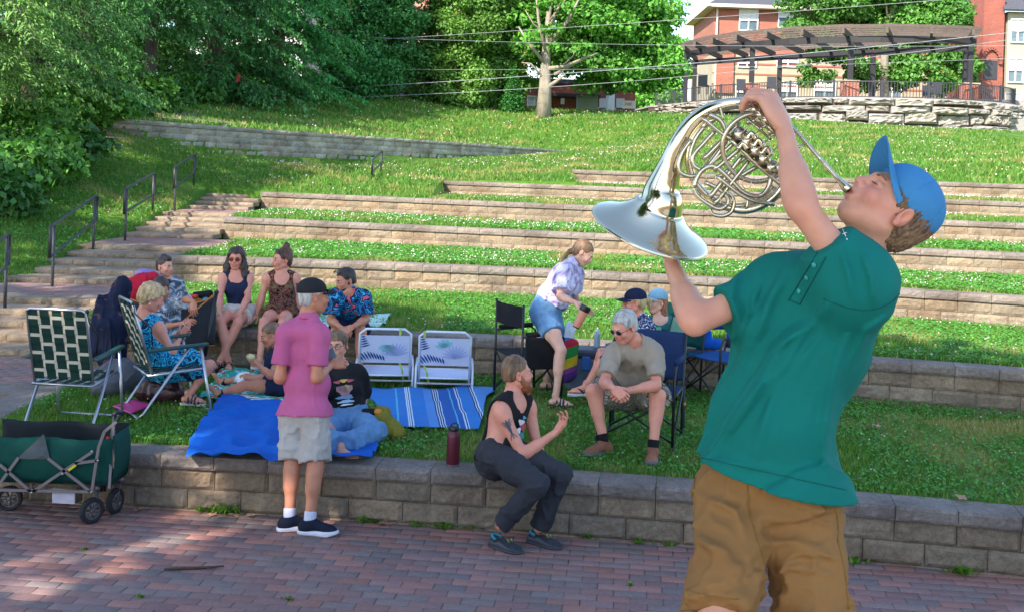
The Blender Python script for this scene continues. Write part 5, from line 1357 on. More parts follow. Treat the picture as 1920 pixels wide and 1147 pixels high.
# ============================================================ THE CAST
def cloth(name, c, var=.12, bs=.35, bscale=500, rough=.85, vs=6, **kw): return mat(name, c, rough, var=var, vs=vs, bs=bs, bscale=bscale, spec=.2, bd=.001, **kw)
def pattern(name, stops, scale=30, kind='voronoi', dist=2.0, rough=.8, detail=3, stretch=(1, 1, 1)):
    mt, t, b = nmat(name); v = coords(t, stretch); n0 = _n(t, 'ShaderNodeTexNoise'); n0.inputs['Scale'].default_value = scale*.5; t.links.new(v, n0.inputs['Vector'])
    vm = _n(t, 'ShaderNodeVectorMath', operation='MULTIPLY_ADD'); t.links.new(n0.outputs['Color'], vm.inputs[0]); vm.inputs[1].default_value = (dist/scale,)*3; t.links.new(v, vm.inputs[2])
    if kind == 'voronoi': n = _n(t, 'ShaderNodeTexVoronoi', feature='F1'); n.inputs['Scale'].default_value = scale; t.links.new(vm.outputs[0], n.inputs['Vector']); f = n.outputs['Distance']
    elif kind == 'wave': n = _n(t, 'ShaderNodeTexWave'); n.inputs['Scale'].default_value = scale; n.inputs['Distortion'].default_value = 8; n.inputs['Detail'].default_value = 2; t.links.new(vm.outputs[0], n.inputs['Vector']); f = n.outputs['Fac']
    else: f = noise(t, vm.outputs[0], scale, detail, .6)
    t.links.new(ramp(t, f, stops, 'CONSTANT' if kind != 'soft' else 'LINEAR'), b.inputs['Base Color']); b.inputs['Roughness'].default_value = rough; b.inputs['Specular IOR Level'].default_value = .2
    v2 = coords(t); bump(t, b, noise(t, v2, 400, 2), .2, .001); return mt
C_ = srgb
M_pink = cloth('pink_polo_cloth', '#b25880', .1); M_khakigrey = cloth('stone_shorts', '#a89f98', .1); M_black = cloth('black_cloth', '#1d1d20', .2); M_charcoal = cloth('charcoal_sweatpants', '#35353a', .12)
M_beige_t = cloth('beige_tee', '#96897a', .06); M_jean = cloth('blue_denim', '#4d6c92', .22, vs=14, bs=.5, bscale=700); M_jean2 = cloth('light_denim', '#5f84a8', .22, vs=14, bs=.5, bscale=700)
M_navy = cloth('navy_cloth', '#1f2740', .1); M_cream = cloth('cream_skirt', '#cdc0b4', .08); M_teal = cloth('teal_polo_cloth', '#0a6c62', .07, .2); M_tan = cloth('tan_chino', '#8a6238', .10, .4); M_tealtank = cloth('teal_tank', '#2c6a68', .1)
M_haw = pattern('hawaiian_print', [(0, C_('#10243e')), (.28, C_('#1f5f96')), (.42, C_('#0d1626')), (.52, C_('#3aa0cc')), (.60, C_('#14365e')), (.69, C_('#0d1626')), (.76, C_('#c25878'))], 12, dist=2.6)
M_flor = pattern('dark_floral_print', [(0, C_('#1a1416')), (.38, C_('#3a2420')), (.46, C_('#b5784e')), (.51, C_('#1a1416')), (.60, C_('#a8506a')), (.64, C_('#1d1518')), (.70, C_('#6e5a34'))], 30, dist=3)
M_tie = pattern('lilac_tie_dye', [(.3, C_('#7c6490')), (.42, C_('#a99ac0')), (.5, C_('#cdc8d8')), (.58, C_('#a292b8')), (.68, C_('#6f5a90'))], 7, 'soft', 2.6)
M_tiegrey = pattern('grey_tie_dye', [(.3, C_('#3b4250')), (.44, C_('#6d7886')), (.52, C_('#b8bfc8')), (.6, C_('#5a6676')), (.7, C_('#2f3644'))], 9, 'soft', 2.2)
M_bluedress = pattern('blue_swirl_print', [(0, C_('#0b4e7c')), (.28, C_('#2fb0d4')), (.40, C_('#0a2038')), (.48, C_('#1b86b8')), (.58, C_('#4cc4de')), (.66, C_('#0a2a4a'))], 15, dist=3)
M_navyflor = pattern('navy_white_floral', [(0, C_('#d8dce6')), (.3, C_('#1c2a4c')), (.45, C_('#d0d6e2')), (.5, C_('#18244a'))], 40, dist=2)
M_camo = pattern('camo_print', [(.3, C_('#6c685c')), (.45, C_('#8e8a7c')), (.52, C_('#4c4a42')), (.6, C_('#a39c8c'))], 16, 'noise', 1.5)
M_capblack = cloth('black_cap_cloth', '#262528', .1); M_capnavy = cloth('navy_cap_cloth', '#17203a', .1); M_capblue = cloth('pale_blue_cap_cloth', '#7fa6b8', .1); M_capb = cloth('sky_blue_cap_cloth', '#3f7fae', .10, 1.0, 420)
M_sockw = cloth('white_sock', '#c9c8d8', .05); M_sockb = cloth('black_sock', '#19191c', .1)
M_shoenavy = cloth('navy_knit_shoe', '#1c2232', .1, .6, 300); M_solew = mat('white_sole', '#d6d4dc', .5, var=.06); M_lace = mat('dark_lace', '#22242c', .8, var=0); M_shoebr = cloth('brown_trail_shoe', '#8a5a44', .3); M_soleg = mat('grey_sole', '#55555a', .7, var=.1)
M_strap = mat('black_strap', '#1a1a1e', .6, var=.1); M_strapnavy = mat('navy_strap', '#1d2740', .6, var=.1); M_soled = mat('dark_sandal_sole', '#2e2e33', .8, var=.1); M_solep = mat('pale_sandal_sole', '#b9b6b4', .7, var=.1)
M_croc = mat('charcoal_clog', '#3b3d44', .55, var=.05); M_crocin = mat('turquoise_lining', '#1f8fa0', .8, var=.05)

def pz(px, Y, z, py=700): q = R(px, py, Y); return Vector((q.x, Y, z))
def clog(P_, q, toe, decals=True):
    a = P_.J['an'+q]; M = frame(toe, (0, 0, 1)); k = P_.s; org = Vector((a.x, a.y, a.z-.085*k))
    U = Sculpt(); U.cap((0, -.04, .035), (0, .02, .035), .044, .046, k=.03); U.ell((0, .10, .028), (.056, .085, .052), k=.03); U.ell((0, -.02, .07), (.034, .052, .05), k=.02, sub=True); U.clip((0, 0, .066), (0, .25, 1)); U.clip((0, 0, .014), (0, 0, -1))
    for (x, y) in ((-.03, .13), (0, .145), (.03, .13), (-.038, .10), (.038, .10), (-.015, .115), (.015, .115), (0, .09)): U.cap((x, y, .03), (x*1.3, y*1.05, .11), .0058, k=.002, sub=True)
    L = Sculpt(); L.cap((0, -.045, .01), (0, .03, .01), .046, .048, k=.02); L.ell((0, .10, .012), (.060, .092, .03), k=.02); L.clip((0, 0, .018), (0, 0, 1)); L.clip((0, 0, 0), (0, 0, -1))
    A_, B_ = Acc(), Acc(); v, f = U.mesh(.004); A_.add(xf(v, M, org, k), f); v, f = L.mesh(.006); B_.add(xf(v, M, org, k), f)
    st_ = MB(); st_.tube([tuple(xf(np.array([[.046*math.cos(t), -.005-.060*math.sin(t), .060+.012*math.sin(t)]]), M, org, k)[0]) for t in np.linspace(0, PI, 9)], .007, 6)
    inn = MB(); inn.tube([tuple(xf(np.array([[.036*math.cos(t), -.010-.050*math.sin(t), .066+.016*math.sin(t)]]), M, org, k)[0]) for t in np.linspace(0, PI, 9)], .009, 6)
    ch = [('sole', B_, M_croc), ('heel_strap', st_, M_croc), ('lining', inn, M_crocin)]
    for i, (x, y, c) in enumerate(((-.018, .085, '#d0a030'), (.012, .075, '#d07a30'), (.026, .095, '#3aa860'), (-.002, .10, '#2f9a50'))):
        mb = MB(); mb.ball(tuple(xf(np.array([[x, y, .078-.2*(y-.07)]]), M, org, k)[0]), .0065, 8); ch.append(('shoe_charm', mb, mat('charm_'+c[1:], c, .5, var=0)))
    P_.kids.append(('clog', A_, M_croc, ch))

# ---- 1 pink polo man, standing
def sp(**k): return k
J = joints(1.03, R(573, 772, 8.0), sp(nk=(580, 598, 0), hd=(588, 555, 0), shL=(537, 622, 1), shR=(601, 625, -1), elL=(524, 708, 1), wrL=(560, 705, 1), elR=(593, 708, -1), wrR=(621, 683, 1),
   hpL=(550, 778, 1), hpR=(592, 780, -1), knL=(549, 868, 0), anL=(543, 950, 0), knR=(592, 872, 0), anR=(581, 962, 0)))
for q in 'LR': J['an'+q].z = .09
p = Person('standing man seen from behind in pink polo, stone shorts and black cap', J, 1.03, 'm', 'tan', (.86, .42, -.05), (-.05, 0, 1), w=.86)
p.body(); p.hand('R', 'grip', (.9, .3, .15), (.3, -.8, .4)); p.hand('L', 'relax', (.9, .2, .1), (-.2, .8, .3))
p.shirt(M_pink, hem=-.03, sleeve=.72, off=.010, loose=.040, bot=1, amp=.0035, name='polo_shirt', slo=.016)
S = Sculpt(); nk = J['nk']; S.cap(nk+p.up*.012-p.fwd*.012, nk+p.up*.055-p.fwd*.005, .074, .064, k=.01); S.cap(nk-p.up*.05, nk+p.up*.12+p.fwd*.03, .058, .058, k=.003, sub=True); S.clip(nk+p.up*.048, p.up); S.clip(nk+p.up*.0, -p.up); p.part('collar', S, M_pink, .006)
p.pants(M_khakigrey, leg=.90, off=.012, flare=.034, waist=.02, seed=5, amp=.008, name='shorts').socks(M_sockw, .80)
p.foot('R', (1, -.12, 0), 'sneaker', (M_shoenavy, M_solew, M_lace)); p.foot('L', (.9, .25, 0), 'sneaker', (M_shoenavy, M_solew, M_lace))
p.hair(HM['grey'], .004, side=.004, back=-.07); p.capx(M_capblack); p.eyes(); PINK = p; p.finish()

# ---- 2 tattooed man on the low wall
pel = pz(935, 7.84, .54)
J = joints(1.0, pel, sp(nk=(961, 742, -1, .90), hd=(969, 700, 0), shR=(938, 768, -1), shL=(990, 757, 1), elR=(980, 853, 1), wrR=(1042, 810, 1), elL=(1006, 835, -1), wrL=(1018, 880, -1),
   hpR=(925, 850, -1), hpL=(948, 843, 1), knR=(1008, 908, -1), knL=(1050, 888, -1), anR=(938, 985, 1), anL=(1010, 990, 1)))
p = Person('seated man with reddish beard, tattooed upper arm and black sleeveless top on the low wall', J, 1.0, 'm', 'pink', (.93, .30, .06), (-.06, 0, 1), w=.98)
p.body(); p.hand('R', 'open', (.55, .2, .75), (.6, .5, -.4)); p.hand('L', 'relax', (.1, -.15, -1), (.6, -.7, 0))
p.tank(M_black, hem=-.06, off=.012, neck_r=.080, arm_r=.10, drop=.03, loose=.012, seed=2, armlow=.16)
p.pants(M_charcoal, leg=1.93, off=.016, flare=.010, seed=8, amp=.008, name='sweatpants')
for q, d in (('R', (.72, -.55, 0)), ('L', (.75, -.5, 0))): p.J['an'+q].z = .085; clog(p, q, d)
p.hair(HM['brown'], .003, front=.070, side=.020, back=-.045, top=.012, amp=.003)
B = Sculpt(); B.ell((0, .060, -.088), (.052, .050, .044), k=.03); B.cap((-.062, .0, -.025), (-.034, .05, -.085), .021, .032, k=.03); B.cap((.062, 0, -.025), (.034, .05, -.085), .021, .032, k=.03); B.cap((0, .064, -.10), (0, .078, -.145), .042, .020, k=.03); B.cap((-.022, .097, -.050), (.022, .097, -.050), .009, k=.01)
B.ell((0, .10, -.062), (.019, .03, .012), k=.01, sub=True); B.fn(lambda x, y, z, d: d+.005*vnoise(x*110, y*110, z*50)); p.hpart('beard', B, HM['ginger'], .004)
p.eyes().brows(HM['dirty']); p.glasses(M_lens, mat('green_frame', '#1f5a44', .4, var=0), on='back', asp=.6); TAT = p; p.finish()
# tattoo: eagle shape lying on the upper arm, follows the skin
def tattoo(P_, q, t0, half, name, label=None):
    a, b = P_.J['sh'+q], P_.J['el'+q]; ax = (b-a).normalized(); n0 = (CAM-a); n0 = (n0-ax*n0.dot(ax)).normalized(); s_ = ax.cross(n0); mb = MB(); L = (b-a).length; rr = .0475*P_.s*P_.lm
    def pt(u, w_, lift=.0035): # u along the arm, w_ around
        r = rr*(1.12-.32*((t0*L+u)/L)); ang = w_/r; return a+ax*(t0*L+u)+(n0*math.cos(ang)+s_*math.sin(ang))*(r+lift)
    feathers = [((0, 0), (-.052, .048), .008), ((0, 0), (-.040, .054), .008), ((.006, 0), (-.024, .054), .008), ((.012, 0), (-.006, .048), .008), ((.016, 0), (.012, .038), .007)]
    for (u0, w0), (u1, w1), r_ in feathers:
        for sg in (-1, 1):
            k = 6; l = [pt(u0+(u1-u0)*i/k, sg*(w0+(w1-w0)*i/k)*half/.05) for i in range(k+1)]; m_ = [pt(u0+(u1-u0)*i/k+r_*(1-i/k*.7), sg*(w0+(w1-w0)*i/k)*half/.05) for i in range(k+1)]
            mb.grid([l, m_])
    mb.grid([[pt(-.03+.1*i/8, w_*(.010*math.sin(PI*(i+.6)/9.5)+.002)) for w_ in (-1, -.3, .3, 1)] for i in range(9)]); 
    for sg in (-1, 0, 1): mb.grid([[pt(.07+.02*j, sg*.010*(j+.5)+w_*.003) for w_ in (-1, 1)] for j in range(3)])
    o = mb.build(name, mat('tattoo_ink', '#3d3f4c', .6, var=.2), P_.ob); o.parent = P_.ob; o.matrix_parent_inverse = Matrix.Translation(-P_.ob.location); return o
tattoo(p, 'R', .32, .04, 'tattoo')
def decal(P_, c, right, up, n, items, name, par=None):
    """small raised prints on a garment: items (x, y, r, colour)"""
    o = None
    for i, (x, y, rx, ry, col) in enumerate(items):
        mb = MB(); C0 = c+right*x+up*y; pts = []
        for k in range(10):
            a = 2*PI*k/10; w_ = 1+.25*math.sin(a*3+i); pts.append(C0+right*rx*w_*math.cos(a)+up*ry*w_*math.sin(a)+n*.002)
        mb.add([tuple(q) for q in pts], [tuple(range(10))]); o = mb.build(name, mat('print_'+col[1:], col, .7, var=0), P_.ob, thick=.003); o.matrix_parent_inverse = Matrix.Translation(-P_.ob.location)
cc = lerp(p.J['pel'], p.J['nk'], .55)+p.fwd*.145; 
decal(p, cc, p.right, p.up, p.fwd, [(.02, .05, .035, .02, '#c8c8d0'), (-.01, .02, .03, .025, '#b04050'), (.03, -.01, .028, .02, '#d0d4da'), (-.02, -.04, .03, .022, '#3f8a98'), (.01, -.07, .035, .02, '#a04858'), (.0, .085, .02, .012, '#4a90a0')], 'shirt_print')

# ---- 3 older man in beige tee, in a folding chair
pel = pz(1196, 9.05, .90)
J = joints(1.04, pel, sp(nk=(1191, 640, -1), hd=(1171, 612, -1), shR=(1149, 662, -1), shL=(1228, 660, 1), elR=(1133, 716, -1), wrR=(1150, 728, -1), elL=(1230, 722, -1), wrL=(1176, 732, -1),
   hpR=(1178, 744, -1), hpL=(1214, 745, 1), knR=(1112, 733, -1), knL=(1234, 742, -1), anR=(1133, 824, 0), anL=(1224, 845, 0)))
for q in 'LR': J['an'+q].z = .41+.09
p = Person('older grey-haired man in beige tee and sunglasses leaning forward in a folding chair', J, 1.04, 'm', 'pink', (-.72, -.55, -.38), (-.12, -.1, 1), w=1.08, belly=1.05)
p.body(); p.hand('R', 'clasp', (.75, -.4, -.5), (-.2, -.8, .5)); p.hand('L', 'clasp', (-.85, -.35, -.3), (.1, -.85, .5))
p.shirt(M_beige_t, hem=-.02, sleeve=.78, off=.011, loose=.014, seed=11, amp=.007, name='t_shirt', slo=.006); p.pants(M_camo, leg=.86, off=.020, flare=.03, waist=.16, seed=12, name='camo_shorts').socks(M_sockb, .80)
p.foot('R', (-.72, -.6, 0), 'sneaker', (M_shoebr, M_soleg, M_lace)); p.foot('L', (-.18, -1, 0), 'sneaker', (M_shoebr, M_soleg, M_lace))
p.hair(HM['grey'], .008, side=.006, back=-.06, top=.004); p.eyes().brows(HM['grey']); p.glasses(M_lens, asp=.75); p.finish()

# ---- 4 woman in lilac tie dye, bending
pel = R(1022, 584, 10.7)
J = joints(.98, pel, sp(nk=(1074, 497, 0), hd=(1093, 474, 0), shR=(1056, 508, -1), shL=(1080, 510, 1), elR=(1050, 556, -1), wrR=(1080, 568, -1), elL=(1075, 550, 1), wrL=(1088, 575, 1),
   hpR=(1020, 592, -1), hpL=(1030, 590, 1), knR=(1052, 657, -1), anR=(1042, 738, 0), knL=(1046, 655, 1), anL=(1024, 724, 1)))
for q in 'LR': J['an'+q].z = .41+.09
p = Person('woman in lilac tie-dye tee and denim shorts bending forward with a pink tumbler', J, .98, 'f', 'light', (.80, -.12, -.55), (.5, 0, .8), w=1.14, bust=1.1)
p.body(); p.hand('R', 'grip', (.8, -.3, -.6), (.1, -.7, .7)); p.hand('L', 'relax', (.8, .2, -.4), (0, .8, .5))
p.shirt(M_tie, hem=.20, sleeve=.80, off=.016, loose=.03, seed=21, amp=.008, name='tie_dye_tee', slo=.03); p.pants(M_jean2, leg=.52, off=.018, flare=.03, waist=.26, seed=22, name='denim_shorts')
p.foot('R', (1, -.15, 0), 'sandal', (M_strapnavy, M_soled)); p.foot('L', (1, .1, 0), 'sandal', (M_strapnavy, M_soled))
p.hair(HM['brown'], .007, extra=[(p.HLo(-.085, 0, .02), p.HLo(-.125, 0, .01), .022, .02), (p.HLo(-.125, 0, .01), p.HLo(-.18, 0, -.05), .020, .018), (p.HLo(-.18, 0, -.05), p.HLo(-.235, 0, -.12), .018, .006)], side=.012); p.eyes().brows(HM['brown']); TIE = p; p.finish()

# ---- 5 woman, navy cap, facing left in a green chair
pel = pz(1203, 10.5, .85)
J = joints(.97, pel, sp(nk=(1202, 600, 0), hd=(1189, 566, 0), shL=(1215, 612, -1), shR=(1196, 610, 1), elL=(1180, 655, -1), wrL=(1124, 656, -1), elR=(1170, 655, 1), wrR=(1125, 662, 1),
   hpL=(1200, 682, -1), hpR=(1206, 680, 1), knL=(1136, 662, -1), anL=(1098, 724, 0), knR=(1150, 668, 1), anR=(1104, 748, 1)))
p = Person('blonde woman in navy cap and navy floral top, legs crossed, facing left', J, .97, 'f', 'pink', (-.95, -.1, -.12), (0, 0, 1), w=1.0)
p.body(); p.hand('L', 'relax', (-.3, -.2, -1), (-.9, -.3, 0)); p.hand('R', 'relax', (-.5, 0, -.9), (-.9, .2, .2))
p.shirt(M_navyflor, hem=.0, sleeve=.6, seed=31, name='floral_top'); p.pants(cloth('pale_grey_shorts', '#8e8c90'), leg=.7, off=.015, seed=32)
p.foot('L', (-1, -.25, 0), 'flip', (M_strap, M_solep)); p.foot('R', (-1, -.2, 0), 'flip', (M_strapnavy, M_soled))
p.hair(HM['blonde'], .010, back=-.09, extra=[((0, -.10, .02), (0, -.14, .0), .026, .026), ((0, -.14, 0), (.01, -.155, -.07), .028, .018)]); p.capx(M_capnavy); p.glasses(None, M_fgold); p.finish()

# ---- 6 girl in pale blue cap
pel = pz(1240, 11.0, .85)
J = joints(.93, pel, sp(nk=(1238, 596, 0), hd=(1231, 565, 0), shL=(1260, 607, 0), shR=(1218, 604, 0), elL=(1264, 655, -1), wrL=(1250, 690, -1), elR=(1205, 650, -1), wrR=(1195, 690, -1),
   hpL=(1250, 680, 0), hpR=(1230, 680, 0), knL=(1225, 690, -1), anL=(1220, 760, 0), knR=(1205, 690, -1), anR=(1200, 755, 0)))
p = Person('young woman with long wavy red hair, pale blue cap and teal tank top', J, .93, 'f', 'light', (-.82, -.50, 0), (0, 0, 1))
p.body(); p.hand('L', 'relax', (-.5, -.5, -.6), (.3, -.5, .6)); p.hand('R', 'relax', (-.4, -.6, -.6), (-.3, -.5, .6)); p.tank(M_tealtank, hem=-.02); p.pants(M_jean, leg=.7, seed=41)
p.hair(HM['red'], .010, back=-.09, amp=.006, extra=[((q*.05+.0, -.05, -.03), (q*.075, -.04, -.13), .032, .036) for q in (-1, 1)]+[((q*.075, -.04, -.13), (q*.085, -.02, -.22), .036, .022) for q in (-1, 1)]+[((0, -.09, -.03), (0, -.10, -.20), .05, .035)])
p.capx(M_capblue); p.glasses(None, M_fgold); p.eyes().brows(HM['red']); p.foot('L', (-.4, -1, 0)).foot('R', (-.5, -1, 0)); p.finish()

# ---- 7 woman with glasses on the blue blanket
pel = pz(654, 9.1, .54)
J = joints(.95, pel, sp(nk=(642, 692, 0), hd=(632, 646, 0), shR=(612, 702, 0), shL=(672, 700, 0), elL=(680, 748, 1), wrL=(674, 790, 1), elR=(600, 750, -1), wrR=(610, 790, -1),
   hpR=(640, 792, -1), hpL=(668, 792, 0), knL=(706, 812, -1), anL=(648, 832, -1), knR=(596, 810, -1), anR=(640, 838, -1)))
for k in ('knL', 'knR'): J[k].z = max(J[k].z, .50)
for k in ('anL', 'anR'): J[k].z = .47
p = Person('young woman with round glasses, black band tee and jeans sitting cross-legged on blue blanket', J, .95, 'f', 'fair', (-.10, -1, -.03), (-.08, 0, 1), bust=.8)
p.body(); p.hand('L', 'flat', (.5, .5, -.2), (0, 0, 1)); p.hand('R', 'relax', (.3, -.6, -.3), (0, -.3, 1))
p.shirt(M_black, hem=.0, sleeve=.75, seed=51, off=.016, loose=.01, name='band_tee', slo=.03); p.pants(M_jean2, leg=1.95, off=.028, seed=52, flare=.03, amp=.006, name='jeans')
p.hair(HM['brown'], .009, front=.045, side=.0, extra=[((.05, -.02, -.02), (.060, -.02, -.06), .02, .012), ((-.05, -.02, -.02), (-.060, -.02, -.06), .02, .012), ((0, -.09, .0), (0, -.10, -.04), .035, .03)], amp=.005); p.eyes().brows(HM['brown']); p.glasses(None, r=.024); p.foot('L', (-1, -.3, 0)).foot('R', (1, -.3, 0)); p.finish()
cc = lerp(p.J['pel'], p.J['nk'], .56)+p.fwd*.150
decal(p, cc, p.right, p.up, p.fwd, [(0, .0, .065, .045, '#8a6a74'), (0, .01, .045, .03, '#c2a070'), (0, -.055, .07, .018, '#5a7fa0'), (0, -.09, .068, .012, '#8fb0c8'), (0, -.115, .05, .007, '#c8ccd4'), (-.05, .07, .03, .012, '#a8485c'), (.0, .075, .03, .014, '#c0a050'), (.05, .07, .03, .012, '#a8485c')], 'band_print')

# ---- 8 girl sitting on the striped towel, eating
pel = pz(520, 10.3, .53)
J = joints(.82, pel, sp(nk=(520, 660, 0), hd=(508, 627, 0), shL=(522, 672, -1), shR=(512, 670, 1), elL=(508, 704, -1), wrL=(483, 682, 0), elR=(500, 700, 1), wrR=(482, 676, 0),
   hpL=(520, 724, -1), hpR=(520, 718, 1), knL=(457, 722, 0), anL=(412, 736, 0), knR=(462, 708, 1), anR=(418, 728, 1)))
for k in ('anL', 'anR'): J[k].z = max(J[k].z, .47)
p = Person('girl with brown ponytail sitting on the ground and eating with both hands', J, .82, 'f', 'tan', (-.88, -.30, -.32), (-.15, 0, 1), hk='g', hs=.90)
p.body(); p.hand('L', 'cup', (-.9, .1, .5), (-.2, -.9, 0)); p.hand('R', 'cup', (-.9, -.1, .5), (-.2, .9, 0)); p.shirt(M_navy, hem=-.0, sleeve=.5, seed=61, name='t_shirt'); p.pants(M_navy, leg=.35, off=.014, seed=62)
p.hair(HM['brown'], .008, extra=[((0, -.10, .02), (0, -.14, -.05), .026, .016)]); p.eyes().brows(HM['brown']); p.socks(M_sockb, .84); p.foot('L', (-.5, -.1, .9)).foot('R', (-.5, .1, .9)); GIRL = p; p.finish()

# ---- 9 woman in navy top on the second wall
pel = pz(447, 12.0, .94)
J = joints(.97, pel, sp(nk=(443, 513, 0), hd=(443, 485, 0), shR=(418, 519, 0), shL=(468, 519, 0), elR=(412, 560, -1), wrR=(411, 588, -1), elL=(464, 560, -1), wrL=(449, 587, -1),
   hpR=(438, 584, 0), hpL=(458, 584, 0), knR=(414, 603, -1), knL=(446, 606, -1), anR=(428, 678, -1), anL=(412, 678, -1)))
p = Person('woman with long dark curls, sunglasses, navy vest and cream skirt on the wall', J, .97, 'f', 'pink', (.05, -1, -.04), (0, 0, 1), bust=.9)
p.body(); p.hand('R', 'knee', (0, -.3, -1), (0, -1, .3)); p.hand('L', 'knee', (-.1, -.3, -1), (0, -1, .3)); p.tank(M_navy, hem=.08, drop=.04, seed=71)
p.pants(M_cream, leg=.50, off=.022, flare=.03, waist=.22, seed=72, name='skirt')
ex = []
for q in (-1, 1): ex += [((q*.055, -.01, .03), (q*.085, .015, -.08), .038, .044), ((q*.085, .015, -.08), (q*.100, .04, -.18), .044, .042), ((q*.100, .04, -.18), (q*.088, .06, -.27), .042, .020)]
p.hair(HM['dark'], .016, front=.062, side=-.01, extra=ex+[((0, -.08, 0), (0, -.10, -.16), .06, .05)], amp=.009, fr=(45, 45, 22)); p.glasses(M_lensred, M_fgold, r=.025); p.eyes(); p.brows(HM['dark'])
p.foot('R', (.3, -1, 0), 'sandal', (M_strap, M_soled)); p.foot('L', (-.3, -1, 0), 'sandal', (M_strap, M_soled)); p.finish()

# ---- 10 woman in floral romper
pel = pz(527, 12.0, .94)
J = joints(.98, pel, sp(nk=(528, 514, 0), hd=(529, 487, 0), shR=(501, 520, 0), shL=(555, 520, 0), elR=(491, 556, 0), wrR=(481, 592, 0), elL=(559, 558, 0), wrL=(560, 590, 0),
   hpR=(516, 586, 0), hpL=(540, 586, 0), knR=(495, 603, -1), knL=(530, 606, -1), anR=(487, 672, -1), anL=(530, 676, -1)))
p = Person('woman with hair bun, sunglasses on her head and dark floral romper on the wall', J, .98, 'f', 'pink', (-.78, -.62, -.03), (-.03, 0, 1), bust=.8)
p.body(); p.hand('R', 'flat', (-.4, -.8, -.3), (0, 0, 1)); p.hand('L', 'flat', (.3, -.8, -.3), (0, 0, 1)); p.tank(M_flor, hem=.02, drop=.05, seed=81, loose=.02, name='romper_top'); p.pants(M_flor, leg=.34, off=.022, flare=.03, seed=82, waist=.2, name='romper_shorts')
p.hair(HM['auburn'], .008, side=.0, extra=[((0, -.05, .115), (0, -.055, .15), .040, .036), ((0, -.09, .09), (0, -.09, .06), .03, .03)], amp=.005); p.glasses(M_lens, on='head'); p.eyes().brows(HM['auburn'])
p.foot('R', (-.15, -1, 0), 'sandal', (mat('beige_strap', '#b99a86', .6), M_solep)); p.foot('L', (0, -1, 0), 'sandal', (bpy.data.materials['beige_strap'], M_solep)); p.finish()
tattoo(p, 'L', .12, .03, 'tattoo')

# ---- 11 man in blue hawaiian shirt
pel = pz(655, 11.75, .94)
J = joints(1.0, pel, sp(nk=(655, 550, -1, .92), hd=(648, 526, 0), shR=(628, 553, 0), shL=(683, 555, 0), elR=(620, 600, 0), wrR=(640, 614, -1), elL=(686, 598, 0), wrL=(662, 612, -1),
   hpR=(645, 602, 0), hpL=(668, 602, 0), knR=(630, 622, -1), knL=(677, 622, -1), anR=(636, 690, -1), anL=(674, 694, -1)))
p = Person('bearded man in blue tropical print shirt with sunglasses on his head', J, 1.0, 'm', 'tan', (-.75, -.60, -.22), (-.1, 0, 1))
p.body(); p.hand('R', 'clasp', (.7, -.4, -.5), (0, -.7, .7)); p.hand('L', 'clasp', (-.8, -.4, -.4), (0, -.7, .7)); p.shirt(M_haw, hem=-.03, sleeve=.78, seed=91, off=.016, loose=.012, name='tropical_shirt', slo=.03); p.pants(M_navy, leg=.85, off=.018, flare=.02, seed=92)
p.hair(HM['black'], .007, side=.01, back=-.05, top=.006); B = Sculpt(); B.ell((0, .052, -.078), (.046, .040, .034), k=.03); B.cap((-.064, -.0, -.02), (-.036, .045, -.078), .012, .020, k=.03); B.cap((.064, 0, -.02), (.036, .045, -.078), .012, .020, k=.03)
B.cap((-.02, .093, -.050), (.02, .093, -.050), .007, k=.01); B.ell((0, .10, -.063), (.017, .03, .008), k=.006, sub=True); B.fn(lambda x, y, z, d: d+.003*vnoise(x*120, y*120, z*60)); p.hpart('beard', B, HM['black'], .004)
p.eyes().brows(HM['black']); p.glasses(M_lens, on='head'); p.foot('R', (-.2, -1, 0), 'sneaker', (M_shoenavy, M_soleg)); p.foot('L', (.1, -1, 0), 'sneaker', (M_shoenavy, M_soleg)); p.finish()

# ---- 12 boy with short mohawk cut
pel = pz(322, 12.3, .95)
J = joints(.86, pel, sp(nk=(318, 528, 0), hd=(309, 500, 0), shR=(300, 536, 0), shL=(334, 536, 0), elR=(296, 570, 0), wrR=(310, 590, -1), elL=(340, 570, 0), wrL=(345, 588, -1),
   hpR=(314, 590, 0), hpL=(330, 590, 0), knR=(315, 608, -1), knL=(338, 608, -1), anR=(318, 665, 0), anL=(340, 665, 0)))
p = Person('boy with short dark swept-up hair and grey patterned tee looking right', J, .86, 'm', 'fair', (.88, -.45, .0), (0, 0, 1), hk='c', hs=.93)
p.body(); p.hand('R', 'relax', (.3, -.6, -.4), (0, -.3, 1)); p.hand('L', 'relax', (.1, -.6, -.4), (0, -.3, 1)); p.shirt(M_tiegrey, hem=-.03, sleeve=.7, seed=95); p.pants(M_navy, leg=.9, seed=96)
p.hair(HM['dark'], .004, side=.02, back=-.05, extra=[((0, .07, .098), (0, -.02, .125), .020, .024, .02), ((.02, .06, .098), (.02, -.02, .118), .018, .02, .02), ((-.02, .06, .098), (-.02, -.02, .118), .018, .02, .02)], amp=.004); p.eyes().brows(HM['dark']); p.foot('L', (0, -1, 0)).foot('R', (0, -1, 0)); p.finish()

